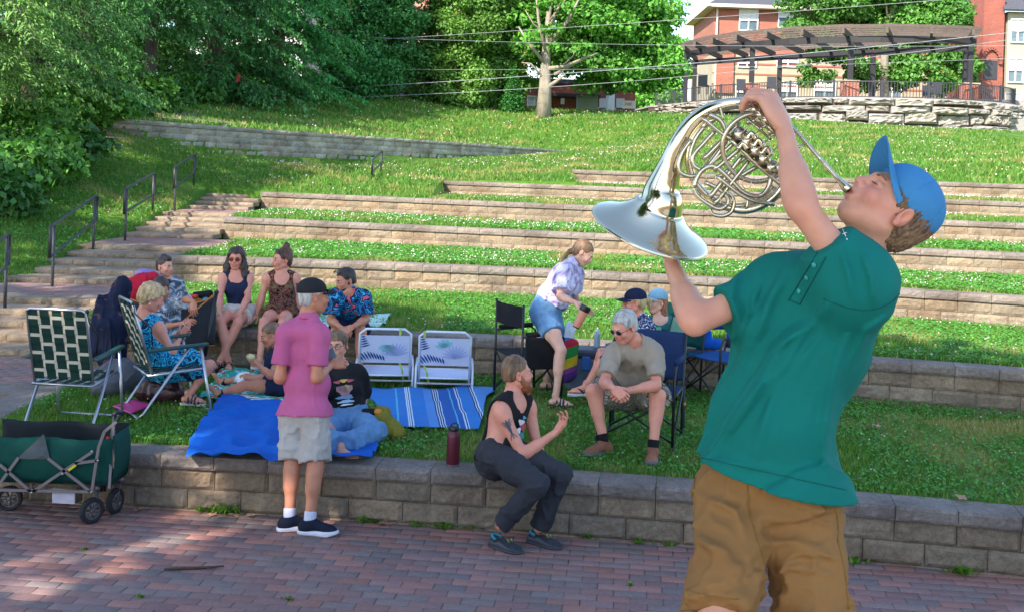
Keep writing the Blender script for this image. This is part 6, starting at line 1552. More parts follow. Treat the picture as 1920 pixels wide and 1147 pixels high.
# ---- 13 dark-haired girl in grey tie-dye lettered tee
pel = pz(312, 11.05, .80)
J = joints(.88, pel, sp(nk=(311, 566, 0), hd=(302, 541, -1), shR=(294, 576, 0), shL=(333, 566, 0), elL=(352, 590, 1, .9), wrL=(366, 566, 0, .8), elR=(300, 614, -1), wrR=(340, 606, -1),
   hpR=(305, 650, 0), hpL=(322, 650, 0), knR=(325, 665, -1), knL=(345, 660, -1), anR=(318, 712, 0), anL=(345, 712, 0)))
J['elL'] = R(350, 561, 11.0); J['wrL'] = R(363, 566, 10.85)
p = Person('girl with centre-parted dark hair and grey tie-dye lettered tee behind the older woman', J, .88, 'f', 'tan', (.45, -.82, -.35), (-.05, -.1, 1), hk='g', hs=.92)
p.body(); p.hand('R', 'relax', (.9, -.1, .3), (-.1, -.6, .8)); p.hand('L', 'knee', (.1, -.3, -1), (0, -1, .2)); p.shirt(M_tiegrey, hem=-.03, sleeve=.75, seed=97, off=.018, loose=.015, name='tie_dye_tee', slo=.03); p.pants(M_navy, leg=.6, seed=98)
p.hair(HM['dark'], .009, front=.060, side=-.02, extra=[((0, -.08, .0), (0, -.10, -.12), .05, .04)]); p.eyes().brows(HM['dark']); p.foot('L', (0, -1, 0)).foot('R', (0, -1, 0)); p.finish()
M_inkd = mat('dark_lettering', '#23272f', .7, var=0)
q = lerp(p.J['pel'], p.J['nk'], .60)+p.fwd*.150
o = text('Think', .105, M_inkd, q, (math.radians(84), math.radians(-14), math.atan2(p.right.y, p.right.x)+PI*(p.right.x < 0)), None, 'shirt_lettering', .004, shear=.35); o.parent = p.ob; o.matrix_parent_inverse = Matrix.Translation(-p.ob.location)

# ---- 14 older blonde woman in the webbed chair
pel = pz(302, 9.85, .78)
J = joints(.95, pel, sp(nk=(275, 598, 0), hd=(285, 558, 0), shL=(247, 604, 1), shR=(298, 612, -1), elR=(322, 660, 0), wrR=(340, 628, 1), elL=(300, 650, 1), wrL=(328, 632, 1),
   hpL=(294, 690, 1), hpR=(312, 694, -1), knR=(394, 684, 0), knL=(372, 668, 1), anR=(352, 760, 0), anL=(334, 744, 1)))
for q in 'LR': J['an'+q].z = .41+.10
p = Person('older woman with short blonde hair and blue swirl dress in a webbed lawn chair', J, .95, 'f', 'pink', (.82, .30, -.30), (.1, 0, 1), w=1.08, belly=.85)
p.body(); p.hand('R', 'relax', (.5, .1, .8), (.6, -.6, -.2)); p.hand('L', 'relax', (.8, .2, .5), (-.1, .8, .5)); p.tank(M_bluedress, hem=-.02, seed=101, loose=.01, name='dress_bodice', neck_r=.09); p.pants(M_bluedress, leg=.84, off=.026, flare=.04, seed=102, name='dress_skirt')
p.hair(HM['blonde'], .022, front=.05, side=-.005, back=-.085, amp=.008, fr=(40, 40, 30)); 
mb = MB(); mb.ball((.084, -.004, -.045), .008, 10); mb.ball((-.084, -.004, -.045), .008, 10); p.hpart('earring', mb, mat('pearl', '#e4e0dc', .3, var=0)); p.eyes()
p.foot('R', (1, -.12, 0), 'sandal', (M_strapnavy, M_solep)); p.foot('L', (1, .05, 0), 'sandal', (M_strapnavy, M_solep)); p.finish()
# ============================================================ BELONGINGS
M_alu = mat('bare_aluminium', '#b4b4b8', .3, .85, var=.05); M_blk = mat('black_powder_coat', '#1b1b1f', .4, var=.1); M_whtube = mat('white_tube', '#d3d8e2', .35, var=.03)
M_green_p = mat('dark_green_plastic', '#123f3a', .4, var=.05); M_webg = cloth('dark_green_webbing', '#16332e', .1, .5, 300); M_webc = cloth('cream_webbing', '#b9b3a2', .08, .5, 300)
M_orange = mat('orange_piping', '#c87a22', .7, var=.05); M_greycl = cloth('grey_canvas', '#3a3c44', .12); M_navycl = cloth('navy_canvas', '#1e2f52', .12)
M_bluecl = cloth('mid_blue_canvas', '#1f4f8a', .12)
def LF(org, yaw):
    """local frame: x right, y forward (facing), yaw = direction faced, degrees from +Y clockwise to +X"""
    a = math.radians(yaw); f = Vector((math.sin(a), math.cos(a), 0)); r = Vector((f.y, -f.x, 0)); o = Vector(org)
    return lambda x, y, z: o+r*x+f*y+Vector((0, 0, z))
def ribbon(mb, pts, w, side, th=.0015, col=(1, 1, 1)):
    s_ = Vector(side).normalized()*w/2; a = [p-s_ for p in pts]; b = [p+s_ for p in pts]; mb.grid([a, b], col)
def web_chair(org, yaw, label):
    L = LF(org, yaw); t = thing('webbed_lawn_chair', label, 'lawn chair', org, 'webbed aluminium lawn chairs'); W = .238; sh = .36
    bk = lambda h: L(0, -.20-.17*h, sh+.04+.57*h); bl = lambda x, h: L(x, -.20-.17*h, sh+.04+.57*h)
    mb = MB(); mb.tube([bl(-W, -.05), bl(-W, .97), bl(-W+.03, 1.0), bl(W-.03, 1.0), bl(W, .97), bl(W, -.05)], .012, 8); mb.build('back_frame', M_alu, t, True)
    mb = MB(); mb.tube([L(-W, -.22, sh), L(-W, .24, sh+.03), L(W, .24, sh+.03), L(W, -.22, sh)], .012, 8, closed=True); mb.build('seat_frame', M_alu, t, True)
    for q in (-1, 1):
        x = q*(W+.035)
        for nm, pts in (('rear_leg', [L(x, .10, sh+.22), L(x, -.26, .05), L(x*.97, -.30, .015)]), ('front_leg', [L(x, .20, sh+.22), L(x, .30, .05), L(x*.97, .32, .015)])):
            mb = MB(); mb.tube(pts, .0125, 8); mb.build(nm, M_alu, t, True)
        mb = MB(); mb.beam(L(x, -.24, sh+.21), L(x, .26, sh+.245), .055, .028); mb.build('armrest', M_green_p, t, True, bevel=.008)
    for y0 in (-.30, .32): mb = MB(); mb.tube([L(-(W+.035)*.97, y0, .015), L((W+.035)*.97, y0, .015)], .012, 8); mb.build('ground_bar', M_alu, t, True)
    nrm = (bl(1, 0)-bl(0, 0)).cross(bl(0, 1)-bl(0, 0)).normalized()
    mg = MB(); mc = MB(); nv, nh = 5, 8
    for i in range(nv):
        x = -W+2*W*(i+.5)/nv; pts = []
        for k in range(41): h = k/40*1.0; pts.append(bl(x, h)+nrm*(.004*max(-1, min(1, 3*math.cos(PI*(h*nh-.5+i))))+.001))
        ribbon(mg, pts, .074, L(1, 0, 0)-L(0, 0, 0))
        ribbon(mg, [L(x, -.22+.46*k/10, sh+.015+.03*k/10-.02*math.sin(PI*k/10)) for k in range(11)], .056, L(1, 0, 0)-L(0, 0, 0))
    for j in range(nh-1):
        h = (j+1)/nh; pts = []
        for k in range(41): x = -W+2*W*k/40; pts.append(bl(x, h-.03)-nrm*(.004*max(-1, min(1, 3*math.cos(PI*((x+W)/(2*W)*nv-.5+j+1))))))
        ribbon(mc, pts, .068, bl(0, 1)-bl(0, 0))
    for j in range(5):
        y = -.2+.09*j+.03; ribbon(mc, [L(-W+2*W*k/10, y, sh+.012-.012*math.sin(PI*k/10)) for k in range(11)], .056, L(0, 1, 0)-L(0, 0, 0))
    mg.build('green_webbing', M_webg, t, thick=.002); mc.build('cream_webbing', M_webc, t, thick=.002)
    mb = MB(); a = bl(W+.01, .97)+Vector((0, 0, .01)); mb.tube([a, a+Vector((.02, -.01, -.08)), L(W+.04, -.22, sh+.4), L(W+.02, -.2, sh+.25)], .006, 6); mb.ball(tuple(a), .018, 8); mb.build('carry_strap', M_blk, t, True)
    fix_parent(t); return t
q = P(138, 795, .41); web_chair((q.x, q.y, .41), 4, 'empty green and cream webbed lawn chair at the left, next to the wagon')
q = P(312, 770, .41); web_chair((q.x, 9.62, .41), 58, 'webbed lawn chair the blonde woman in the blue dress sits in')

def beach_chair(org, yaw, label, seed):
    L = LF(org, yaw); t = thing('beach_chair', label, 'beach chair', org, 'low white beach chairs with leaf print'); W = .245
    b = lambda x, h: L(x, -.10-.14*h, .14+.46*h)
    mb = MB(); mb.tube([b(-W, -.1), b(-W, .9), b(-W+.06, 1.0), b(W-.06, 1.0), b(W, .9), b(W, -.1)], .0125, 8); mb.build('back_frame', M_whtube, t, True)
    mb = MB(); mb.tube([L(-W-.03, -.16, .0), L(-W-.03, -.12, .23), L(-W-.03, .36, .25), L(-W-.03, .38, .0)], .011, 8); mb.tube([L(W+.03, -.16, .0), L(W+.03, -.12, .23), L(W+.03, .36, .25), L(W+.03, .38, .0)], .011, 8); mb.tube([L(-W-.03, .0, .06), L(W+.03, .0, .06)], .010, 8); mb.tube([L(-W, -.1, .13), L(W, -.1, .13)], .010, 8); mb.tube([L(-W, .36, .14), L(W, .36, .14)], .01, 8); mb.build('leg_frame', M_whtube, t, True)
    mb = MB(); mb.grid([[b(-W+2*W*k/12, .26+.60*j/8) for k in range(13)] for j in range(9)]); back = mb.build('printed_back', M_fabw, t, thick=.003)
    mb = MB(); mb.grid([[L(-W+2*W*k/10, -.08+.43*j/6, .135-.03*math.sin(PI*j/6)) for k in range(11)] for j in range(7)]); mb.build('seat', M_fabw, t, thick=.003)
    nrm = (b(1, 0)-b(0, 0)).cross(b(0, 1)-b(0, 0)).normalized(); nrm = nrm*(-.004 if nrm.y > 0 else .004)
    r = random.Random(seed); mn = MB(); mt_ = MB(); ml = MB()
    def clampp(x, h): return b(max(-W+.012, min(W-.012, x)), max(.275, min(.85, h)))+nrm
    def leaf(mb_, x0, h0, x1, h1, w_):
        k = 7; dx, dh = (x1-x0), (h1-h0); n = math.hypot(dx, dh*.46)+1e-6; px_, ph = -dh*.46/n, dx/n/.46
        l = [clampp(x0+dx*i/k+px_*w_*math.sin(PI*(i+.3)/(k+.6)), h0+dh*i/k+ph*w_*math.sin(PI*(i+.3)/(k+.6))) for i in range(k+1)]; m_ = [clampp(x0+dx*i/k-px_*w_*math.sin(PI*(i+.3)/(k+.6)), h0+dh*i/k-ph*w_*math.sin(PI*(i+.3)/(k+.6))) for i in range(k+1)]
        mb_.grid([l, m_])
    s0 = -1 if seed == 1 else -1
    for i in range(9): # palm frond, navy
        f = i/8; leaf(mn, s0*W+.04+f*.20, .30+.04*math.sin(f*3), s0*W+.01+f*.24-.03, .52-.05*abs(f-.4)*3, .009)
    for i in range(5): leaf(mn, -W+.01, .60+.055*i, -W+.10-.012*i, .66+.045*i, .008)
    for i in range(5): a = PI*(.15+.7*i/4)+(.3 if seed == 2 else 0); leaf(mt_, .02 if seed == 1 else 0, .66, (.02 if seed == 1 else 0)+.10*math.cos(a), .66+.20*math.sin(a)*(1 if seed == 1 else -1)*-1, .022)
    for i in range(10): a = PI*(.1+.85*i/9); leaf(ml, .10, .42, .10+.14*math.cos(a), .42+.30*math.sin(a), .012)
    mn.build('navy_leaf_print', M_pnavy, back, thick=.001); mt_.build('mint_leaf_print', M_pmint, back, thick=.001); ml.build('lilac_leaf_print', M_plil, back, thick=.001)
    mb = MB(); x = .14 if seed == 1 else -.2; ribbon(mb, [b(x, 1.03)+nrm*4, b(x, .9)+nrm*3, b(x, .82)-nrm*3], .022, (1, 0, 0)); ribbon(mb, [b(x, .26)-nrm*2, b(x+.03, .1), L(x+.05, .02, .05)], .020, (1, 0, 0)); mb.build('lime_strap', M_lime_s, t, thick=.002)
    fix_parent(t); return t
M_fabw = cloth('white_print_cloth', '#c5cbe0', .04); M_pnavy = mat('navy_print', '#1d4484', .8, var=0); M_pmint = mat('mint_print', '#8cc4cc', .8, var=0); M_plil = mat('lilac_print', '#a3b0d8', .8, var=0); M_lime_s = mat('lime_strap', '#b4d060', .7, var=0)
q = P(720, 724, .41); beach_chair((q.x, q.y, .41), -6, 'low white beach chair with navy fern print, left of the pair', 1)
q = P(832, 730, .41); beach_chair((q.x, q.y, .41), -3, 'low white beach chair with a large mint leaf, right of the pair', 2)

def cloth_sheet(name, label, cat, corners, z, mt, n=(40, 30), amp=.012, seed=0, fr=5, thick=.006, edge=.03, group=None, drape=None, mats=None):
    """corners: 4 (x,y) world, laid on the ground with soft rucks"""
    a, b, c, d = [Vector((p[0], p[1], 0)) for p in corners]; g = []
    for i in range(n[1]+1):
        row = []
        for j in range(n[0]+1):
            u, v = j/n[0], i/n[1]; uu = u+edge*float(vnoise(np.array([v*4.+seed]), np.array([seed*1.]), np.array([u*2.]))[0])*(1 if 0 < u < 1 else 1.2); vv = v+edge*float(vnoise(np.array([u*5.+seed]), np.array([seed+3.]), np.array([v*2.]))[0])
            p = a.lerp(b, uu).lerp(d.lerp(c, uu), vv)
            nz = float(vnoise(np.array([p.x*fr+seed]), np.array([p.y*fr]), np.array([0.]))[0]); n2 = float(vnoise(np.array([p.x*fr*2.3+seed]), np.array([p.y*fr*3.1]), np.array([1.]))[0])
            zz = z+amp*(1.2+(1-abs(nz)*2)*1.0+n2*.8)
            if drape: zz = drape(p, zz)
            row.append((p.x, p.y, zz))
        g.append(row)
    mb = MB(); mb.grid(g); o = mb.build(name, mt, None, True, thick=thick, off=-1); tag(o, label, cat, group); return o
def stripes_mat(name, stops, axis, org, length):
    mt, t, b = nmat(name); v = coords(t); vm = _n(t, 'ShaderNodeVectorMath', operation='DOT_PRODUCT'); ax = Vector(axis).normalized(); t.links.new(v, vm.inputs[0]); vm.inputs[1].default_value = ax
    mm = _n(t, 'ShaderNodeMapRange'); t.links.new(vm.outputs['Value'], mm.inputs[0]); s0 = Vector(org).dot(ax); mm.inputs[1].default_value = s0; mm.inputs[2].default_value = s0+length
    t.links.new(ramp(t, mm.outputs[0], stops, 'CONSTANT'), b.inputs['Base Color']); b.inputs['Roughness'].default_value = .9; bump(t, b, noise(t, v, 300, 2), .3, .002); return mt
# blue blanket on lawn and wall edge
M_blanket = cloth('royal_blue_fleece', '#135bb4', .10, .4, 250)
c = [P(*a, .43) for a in ((352, 856), (706, 868), (700, 775), (408, 750))]
cloth_sheet('blanket', 'plain royal blue blanket lying partly over the low wall edge', 'blanket', [(p.x, p.y) for p in c], .425, M_blanket, (80, 50), .030, 1, 4.2)
# striped blanket
c = [P(*a, .43) for a in ((745, 802), (898, 803), (925, 728), (682, 728))]
ax = (c[1]-c[0]); st = []
B1, B2, B3, WH = C_('#1a55a0'), C_('#4f86c4'), C_('#2874bc'), C_('#c9d6e4'); TQ = C_('#4fb0cc'); NV = C_('#152c5a')
seq = [(0, B3), (.10, TQ), (.115, B3), (.19, WH), (.20, NV), (.205, WH), (.215, NV), (.225, WH), (.235, B3), (.36, B2), (.44, NV), (.45, WH), (.46, NV), (.47, WH), (.48, NV), (.49, WH), (.50, B1), (.60, TQ), (.61, B1), (.66, WH), (.67, NV), (.68, WH), (.69, B3), (.80, NV), (.81, WH), (.82, NV), (.83, WH), (.84, B2)]
cloth_sheet('striped_blanket', 'blue beach blanket with white stripes spread below the white chairs', 'blanket', [(p.x, p.y) for p in c], .425, stripes_mat('blue_stripe_cloth', seq, (ax.x, ax.y, 0), (c[0].x-.1, c[0].y, 0), ax.length*1.5), (60, 30), .015, 2, 3)
# girl's towel
M_towel = pattern('tropical_towel', [(.3, C_('#1f9aa0')), (.42, C_('#7fc8c4')), (.47, C_('#1f9a70')), (.53, C_('#b02e34')), (.57, C_('#8fd0cc')), (.66, C_('#1c5ca8'))], 5, 'noise', 1.2)
c = [P(*a, .43) for a in ((372, 748), (545, 756), (560, 705), (420, 690))]
cloth_sheet('beach_towel', 'turquoise, red and green beach towel under the sitting girl', 'towel', [(p.x, p.y) for p in c], .425, M_towel, (50, 40), .018, 3, 5)
M_leafw = pattern('mint_leaf_towel', [(0, C_('#b8d4cc')), (.3, C_('#7fb8a4')), (.38, C_('#c4dcd4')), (.5, C_('#7fb09c')), (.56, C_('#c2dad2'))], 12, dist=1.5)
c = [P(*a, .84) for a in ((596, 616), (715, 612), (735, 592), (600, 588))]
cloth_sheet('leaf_towel', 'pale mint leaf-print towel under the man in the tropical shirt', 'towel', [(p.x, p.y) for p in c], .83, M_leafw, (30, 16), .02, 5, 5)
def blob(name, label, cat, prims, mt, vx=.008, amp=.006, f=9, seed=0, parent=None, group=None, st=(1, 1, .5), fn=None, clips=()):
    S = Sculpt()
    for p in prims:
        if p[0] == 'e': S.ell(p[1], p[2], p[3] if len(p) > 3 else None, k=.04)
        else: S.cap(p[1], p[2], p[3], p[4], k=.03)
    for c in clips: S.clip(*c)
    S.fn(folds(amp, f, seed, st)); v, fa = S.mesh(vx); v = relax(v, fa, 1, .4); o = fast_mesh(name, v, fa, mt, parent, np.ones((len(v), 3)), True)
    if label: tag(o, label, cat, group)
    return o
Y_ = lambda px, py, Y: tuple(R(px, py, Y))
M_olive = cloth('olive_canvas', '#7a7228', .15)
q = P(712, 815, .41)
ob = blob('jacket', 'olive jacket with dark lining heaped beside the woman in jeans', 'jacket', [('e', (q.x-.04, q.y+.05, .47), (.13, .12, .07)), ('c', (q.x+.02, q.y, .52), (q.x+.15, q.y-.12, .44), .06, .045), ('c', (q.x-.10, q.y+.10, .55), (q.x+.02, q.y+.10, .55), .055, .05), ('e', (q.x+.10, q.y-.06, .46), (.10, .09, .055))], M_olive, .007, .014, 8, 4)
blob('jacket_lining', None, None, [('e', (q.x-.10, q.y+.02, .590), (.085, .05, .028))], M_black, .006, .004, 14, 2, ob); blob('orange_flap', None, None, [('e', (q.x-.02, q.y+.0, .595), (.035, .03, .025))], M_orange, .006, .003, 14, 2, ob)
# bottles
def bottle(label, px, py, z, h, r, mt, lid, name='water_bottle', Y=None, loop=True):
    p = P(px, py, z) if Y is None else pz(px, Y, z, py); t = thing(name, label, 'bottle', p); mb = MB()
    mb.lathe([(0, 0), (r*.92, 0), (r, .008), (r, h*.70), (r*.96, h*.76), (r*.62, h*.82), (r*.62, h*.84), (0, h*.84)], p, (0, 0, 1), 24); mb.build('flask_body', mt, t, True)
    mb = MB(); mb.lathe([(r*.90, -.001), (r*1.01, .001), (r*1.01, .012)], p, (0, 0, 1), 24); mb.build('steel_base', M_alu, t, True)
    mb = MB(); mb.lathe([(r*.66, h*.84), (r*.70, h*.86), (r*.70, h*.93), (r*.5, h*.95), (0, h*.95)], p, (0, 0, 1), 20)
    if loop: mb.tube([p+Vector((-r*.5, 0, h*.92)), p+Vector((-r*.4, 0, h*1.0)), p+Vector((r*.3, 0, h*1.03)), p+Vector((r*.6, 0, h*.98)), p+Vector((r*.55, 0, h*.9))], .006, 8)
    mb.build('lid', lid, t, True); fix_parent(t); return t
bottle('maroon insulated water bottle standing on the low wall', 849, 871, .41, .30, .048, mat('maroon_coat', '#5a1426', .4, var=.06), M_blk)
bottle('teal blue flask standing behind the white beach chairs', 772, 722, .41, .20, .033, mat('teal_coat', '#1d5270', .4, var=.06), M_blk, 'flask', loop=False)
bottle('small clear plastic water bottle on the second wall', 1119, 648, .82, .20, .032, mat('clear_plastic', '#aebcc2', .15, var=.05), M_white, 'plastic_bottle', Y=11.3, loop=False)

# ---- folding chairs
def director_chair(org, yaw, label):
    L = LF(org, yaw); t = thing('directors_chair', label, 'folding chair', org); W = .27
    for q in (-1, 1):
        x = q*W; mb = MB(); mb.tube([L(x, -.20, .02), L(x, -.20, .92)], .012, 8); mb.tube([L(x, -.20, .62), L(x, .18, .64), L(x, .24, .60), L(x, .24, .03)], .012, 8); mb.build('side_frame', M_blk, t, True)
        mb = MB(); mb.tube([L(x, -.16, .642), L(x, .20, .655)], .022, 10); mb.build('arm_pad', M_black, t, True)
        mb = MB(); mb.tube([L(x, .28, .0), L(x, -.24, .0)], .012, 8); mb.build('foot_bar', M_blk, t, True)
    mb = MB(); mb.tube([L(-W, .22, .05), L(W, .22, .42)], .010, 8); mb.tube([L(W, .24, .05), L(-W, .24, .42)], .010, 8); mb.tube([L(-W, -.2, .05), L(W, -.2, .42)], .010, 8); mb.tube([L(W, -.2, .05), L(-W, -.2, .42)], .010, 8); mb.build('cross_brace', M_blk, t, True)
    mb = MB(); mb.grid([[L(-W+2*W*k/10, -.2+.44*j/6, .43-.02*math.sin(PI*k/10)) for k in range(11)] for j in range(7)]); mb.build('seat', M_black, t, thick=.006)
    mb = MB(); mb.grid([[L(-W+2*W*k/10, -.2-.03*math.sin(PI*k/10), .70+.2*j/3) for k in range(11)] for j in range(4)]); bk = mb.build('back_cloth', M_black, t, thick=.006)
    fix_parent(t); return t, L
q = P(985, 744, .41); dt, L = director_chair((q.x, q.y, .41), 62, 'black folding director chair with side table, behind the bearded man')
mb = MB(); mb.box((0, 0, 0), (.40, .30, .025)); a = L(.42, .06, .50)
mb = MB(); c0 = L(.31, .02, .47); f_ = (L(0, 1, 0)-L(0, 0, 0)); r_2 = (L(1, 0, 0)-L(0, 0, 0)); rot = np.array([[f_.x, r_2.x, 0], [f_.y, r_2.y, 0], [0, 0, 1]]); mb.box(c0, (.42, .025, .30), rot); o = mb.build('folding_side_table', M_black, dt, bevel=.012); 
mb = MB(); cc2 = L(.335, .13, .54); mb.lathe([(.055, 0), (.055, .012), (.042, .014), (.042, .006), (0, .006)], cc2, r_2, 20); mb.build('cup_ring', M_blk, dt, True)
mb = MB(); mb.box(L(.345, .13, .545), (.03, .01, .012), rot); mb.build('red_button', M_red, dt); fix_parent(dt)
def camp_chair(org, yaw, label, seatm, backm, bt=.95, W=.29, bw=None, arm=True, rock=False, name='folding_chair', frame_m=None, pipe=None, grp=None):
    L = LF(org, yaw); t = thing(name, label, 'folding chair', org, grp); fm = frame_m or M_blk; sh = .43
    for q in (-1, 1):
        x = q*W
        mb = MB(); mb.tube([L(x, -.24, .03), L(x, -.26, sh), L(x, -.34, bt)], .011, 8); mb.build('back_post', fm, t, True)
        mb = MB(); mb.tube([L(x, -.27, .66), L(x, .12, .67), L(x, .21, .64), L(x, .24, .56), L(x, .25, .03)], .012, 8); mb.build('arm_frame', fm, t, True)
        if arm: mb = MB(); mb.tube([L(x, -.22, .675), L(x, .16, .675)], .024, 10); mb.build('armrest_pad', seatm, t, True)
    mb = MB()
    for y in (-.23, .24): mb.tube([L(-W, y, .06), L(W, y, sh-.02)], .0095, 8); mb.tube([L(W, y+.015, .06), L(-W, y+.015, sh-.02)], .0095, 8)
    for q in (-1, 1): mb.tube([L(q*W, -.23, sh-.03), L(q*W, .24, .08)], .009, 8); mb.tube([L(q*W, .24, sh-.01), L(q*W, -.25, sh-.01)], .009, 8); 
    mb.build('cross_brace', fm, t, True)
    if rock:
        for q in (-1, 1):
            mb = MB(); mb.tube([L(q*W, .30, .03), L(q*W, .0, .0), L(q*W, -.30, .05)], .013, 8); mb.build('rocker_runner', fm, t, True)
            mb = MB(); mb.tube([L(q*W, -.33, .07), L(q*W, -.31, .42)], .017, 10); mb.build('shock_tube', M_greycl, t, True)
            mb = MB(); mb.tube([L(q*W, -.318, .26), L(q*W, -.316, .285)], .022, 10); mb.build('orange_ring', M_orange, t, True)
    mb = MB(); mb.grid([[L(-W+2*W*k/12, -.24+.48*j/8, sh+.005-.035*math.sin(PI*k/12)*math.sin(PI*(j+1)/10)) for k in range(13)] for j in range(9)]); mb.build('seat', seatm, t, True, thick=.008)
    mb = MB(); mb.grid([[L(-W+2*W*k/12, -.26-.10*((sh+.02+(bt-sh-.02)*j/8)-sh)/(bt-sh)*.8-.035*math.sin(PI*k/12), sh+.04+(bt-sh-.04)*j/8) for k in range(13)] for j in range(9)]); mb.build('backrest', backm, t, True, thick=.008)
    if pipe:
        mb = MB(); pts = [L(-W, -.25, sh+.04), L(-W, -.335, bt), L(W, -.335, bt), L(W, -.25, sh+.04)]; mb.tube(pts, .006, 6); mb.build('piping', pipe, t, True)
    fix_parent(t); return t
yaw_of = lambda dx, dy: math.degrees(math.atan2(dx, dy))
camp_chair((pz(1204, 9.12, .41).x, 9.12, .41), yaw_of(-.30, -1), 'navy folding rocker chair holding the older man in the beige tee', M_navycl, M_navycl, .86, .30, rock=True, name='folding_rocker_chair', grp='folding rocker chairs')
camp_chair((pz(1352, 10.9, .41).x, 10.9, .41), yaw_of(-.9, -.5), 'empty blue folding rocker chair just left of the green polo', M_bluecl, M_greycl, .84, .27, rock=True, pipe=mat('pale_piping', '#b9c0cc', .7), name='folding_rocker_chair', grp='folding rocker chairs')
camp_chair((pz(1206, 10.6, .41).x, 10.6, .41), yaw_of(-1, -.1), 'pale green folding chair under the woman in the navy cap', cloth('mint_canvas', '#7fb294', .1), bpy.data.materials['mint_canvas'], .80, .27, frame_m=M_blk)
camp_chair((pz(1243, 11.1, .41).x, 11.05, .41), yaw_of(-.6, -.8), 'dark teal folding chair under the red-haired young woman', cloth('teal_canvas', '#14504a', .1), bpy.data.materials['teal_canvas'], .88, .28)
# tall sling chair of the dark-haired girl
q = pz(316, 11.35, .41); L = LF(q, yaw_of(.35, -1)); t = thing('sling_chair', 'tall black-poled sling chair with orange piping under the dark-haired girl', 'folding chair', q)
pl = [(R(384, 668, 11.2), R(406, 548, 11.45)), (R(236, 640, 11.5), R(226, 546, 11.6)), (R(345, 690, 11.7), R(352, 600, 11.7))]
for a, b in pl:
    a.z = .41 if a.z < .6 else a.z; mb = MB(); mb.tube([a, b], .019, 10); mb.ball(tuple(b), .026, 10); mb.build('pole', M_blk, t, True)
A, B = pl[0][1], pl[1][1]
mb = MB(); g = []
for j in range(9):
    s = j/8; row = []
    for k in range(15):
        u = k/14; top = B.lerp(A, u); sag = math.sin(PI*u); row.append((top.x, top.y+.14*s*sag, top.z-.04-sag*.12*(1-s)-s*.50-.05*sag*s))
    g.append(row)
mb.grid(g); mb.build('sling', M_greycl, t, True, thick=.008)
mb = MB(); mb.tube([Vector(p) for p in g[0]], .008, 6); mb.tube([Vector(p) for p in g[8]], .008, 6); mb.tube([A, A+Vector((-.28, -.2, -.28)), A+Vector((-.42, -.3, -.50))], .008, 6); mb.tube([B, B+Vector((.06, -.05, -.25)), B+Vector((.16, -.1, -.4))], .008, 6); mb.build('orange_strap', M_orange, t, True); fix_parent(t)
# jacket and bags on the left
M_jac = pattern('navy_rust_fleece', [(.3, C_('#151c33')), (.55, C_('#1a2138')), (.62, C_('#5a3a34')), (.68, C_('#1c2238'))], 7, 'noise', 1.5)
c0 = R(212, 600, 11.0)
blob('draped_jacket', 'navy fleece jacket with rust stains hanging from the left pole of the sling chair', 'jacket', [('c', (c0.x+.06, 11.1, 1.30), (c0.x-.06, 11.0, .9), .08, .13), ('c', (c0.x-.10, 11.05, 1.12), (c0.x-.10, 10.95, .72), .09, .10), ('c', (c0.x+.05, 11.0, .95), (c0.x+.04, 10.95, .56), .12, .07), ('c', (c0.x-.02, 10.97, .9), (c0.x+.02, 10.97, .62), .13, .12)], M_jac, .009, .016, 7, 3, st=(1.4, 1.4, .4))
M_redb = cloth('red_nylon', '#b01c34', .1); M_purp = cloth('purple_foil', '#8a78b4', .2); M_aqua = pattern('aqua_pattern', [(0, C_('#1b7ca0')), (.4, C_('#5ab4c8')), (.5, C_('#12506c'))], 26); M_mar = mat('maroon_leather', '#3a1c22', .35, var=.2, vs=12, bs=.4, bscale=60); M_greyb = cloth('grey_duffel_cloth', '#55555c', .12); M_mustard = cloth('mustard_canvas', '#b07a34', .12)
blob('backpack', 'red backpack behind the blonde woman', 'backpack', [('e', Y_(265, 545, 11.9), (.15, .12, .17)), ('c', Y_(240, 530, 11.9), Y_(285, 520, 11.9), .04, .06), ('c', Y_(236, 532, 11.9), Y_(242, 556, 11.9), .02, .02)], M_redb, .009, .010, 9, 5)
blob('gift_bag', 'crinkled purple foil bag above the red backpack', 'bag', [('e', Y_(276, 520, 12.1), (.12, .07, .07)), ('c', Y_(264, 512, 12.1), Y_(296, 522, 12.1), .03, .03)], M_purp, .009, .012, 14, 6)
blob('tote_bag', 'aqua patterned tote bag beside the sling chair pole', 'bag', [('e', Y_(386, 580, 12.0), (.08, .08, .13)), ('e', Y_(384, 595, 12.0), (.09, .08, .09))], M_aqua, .009, .006, 10, 7)
blob('bag', 'mustard and grey bag leaning on the second wall behind the sling chair', 'bag', [('e', Y_(354, 570, 12.1), (.15, .10, .10)), ('e', Y_(345, 585, 12.05), (.13, .1, .12))], M_mustard, .009, .01, 8, 8)
ob = blob('pouch', 'small black zip pouch on top of the bags', 'pouch', [('c', Y_(366, 553, 12.1), Y_(392, 552, 12.1), .035, .045)], M_black, .008, .004, 12, 9); blob('red_tube', 'red plastic tube lying in front of the black pouch', 'tube', [('c', Y_(342, 553, 12.0), Y_(368, 556, 12.0), .018, .022)], M_red, .006, .001)
blob('duffel_bag', 'slumped grey duffel bag on the grass between the lawn chairs', 'bag', [('e', tuple(P(215, 738, .41)+Vector((0, .1, .14))), (.21, .14, .15)), ('e', tuple(P(200, 742, .41)+Vector((0, .05, .08))), (.15, .13, .10)), ('e', tuple(P(238, 735, .41)+Vector((0, .05, .12))), (.12, .12, .13))], M_greyb, .009, .016, 6, 10, clips=[((0, 0, .41), (0, 0, -1))])
c0 = P(290, 758, .41)
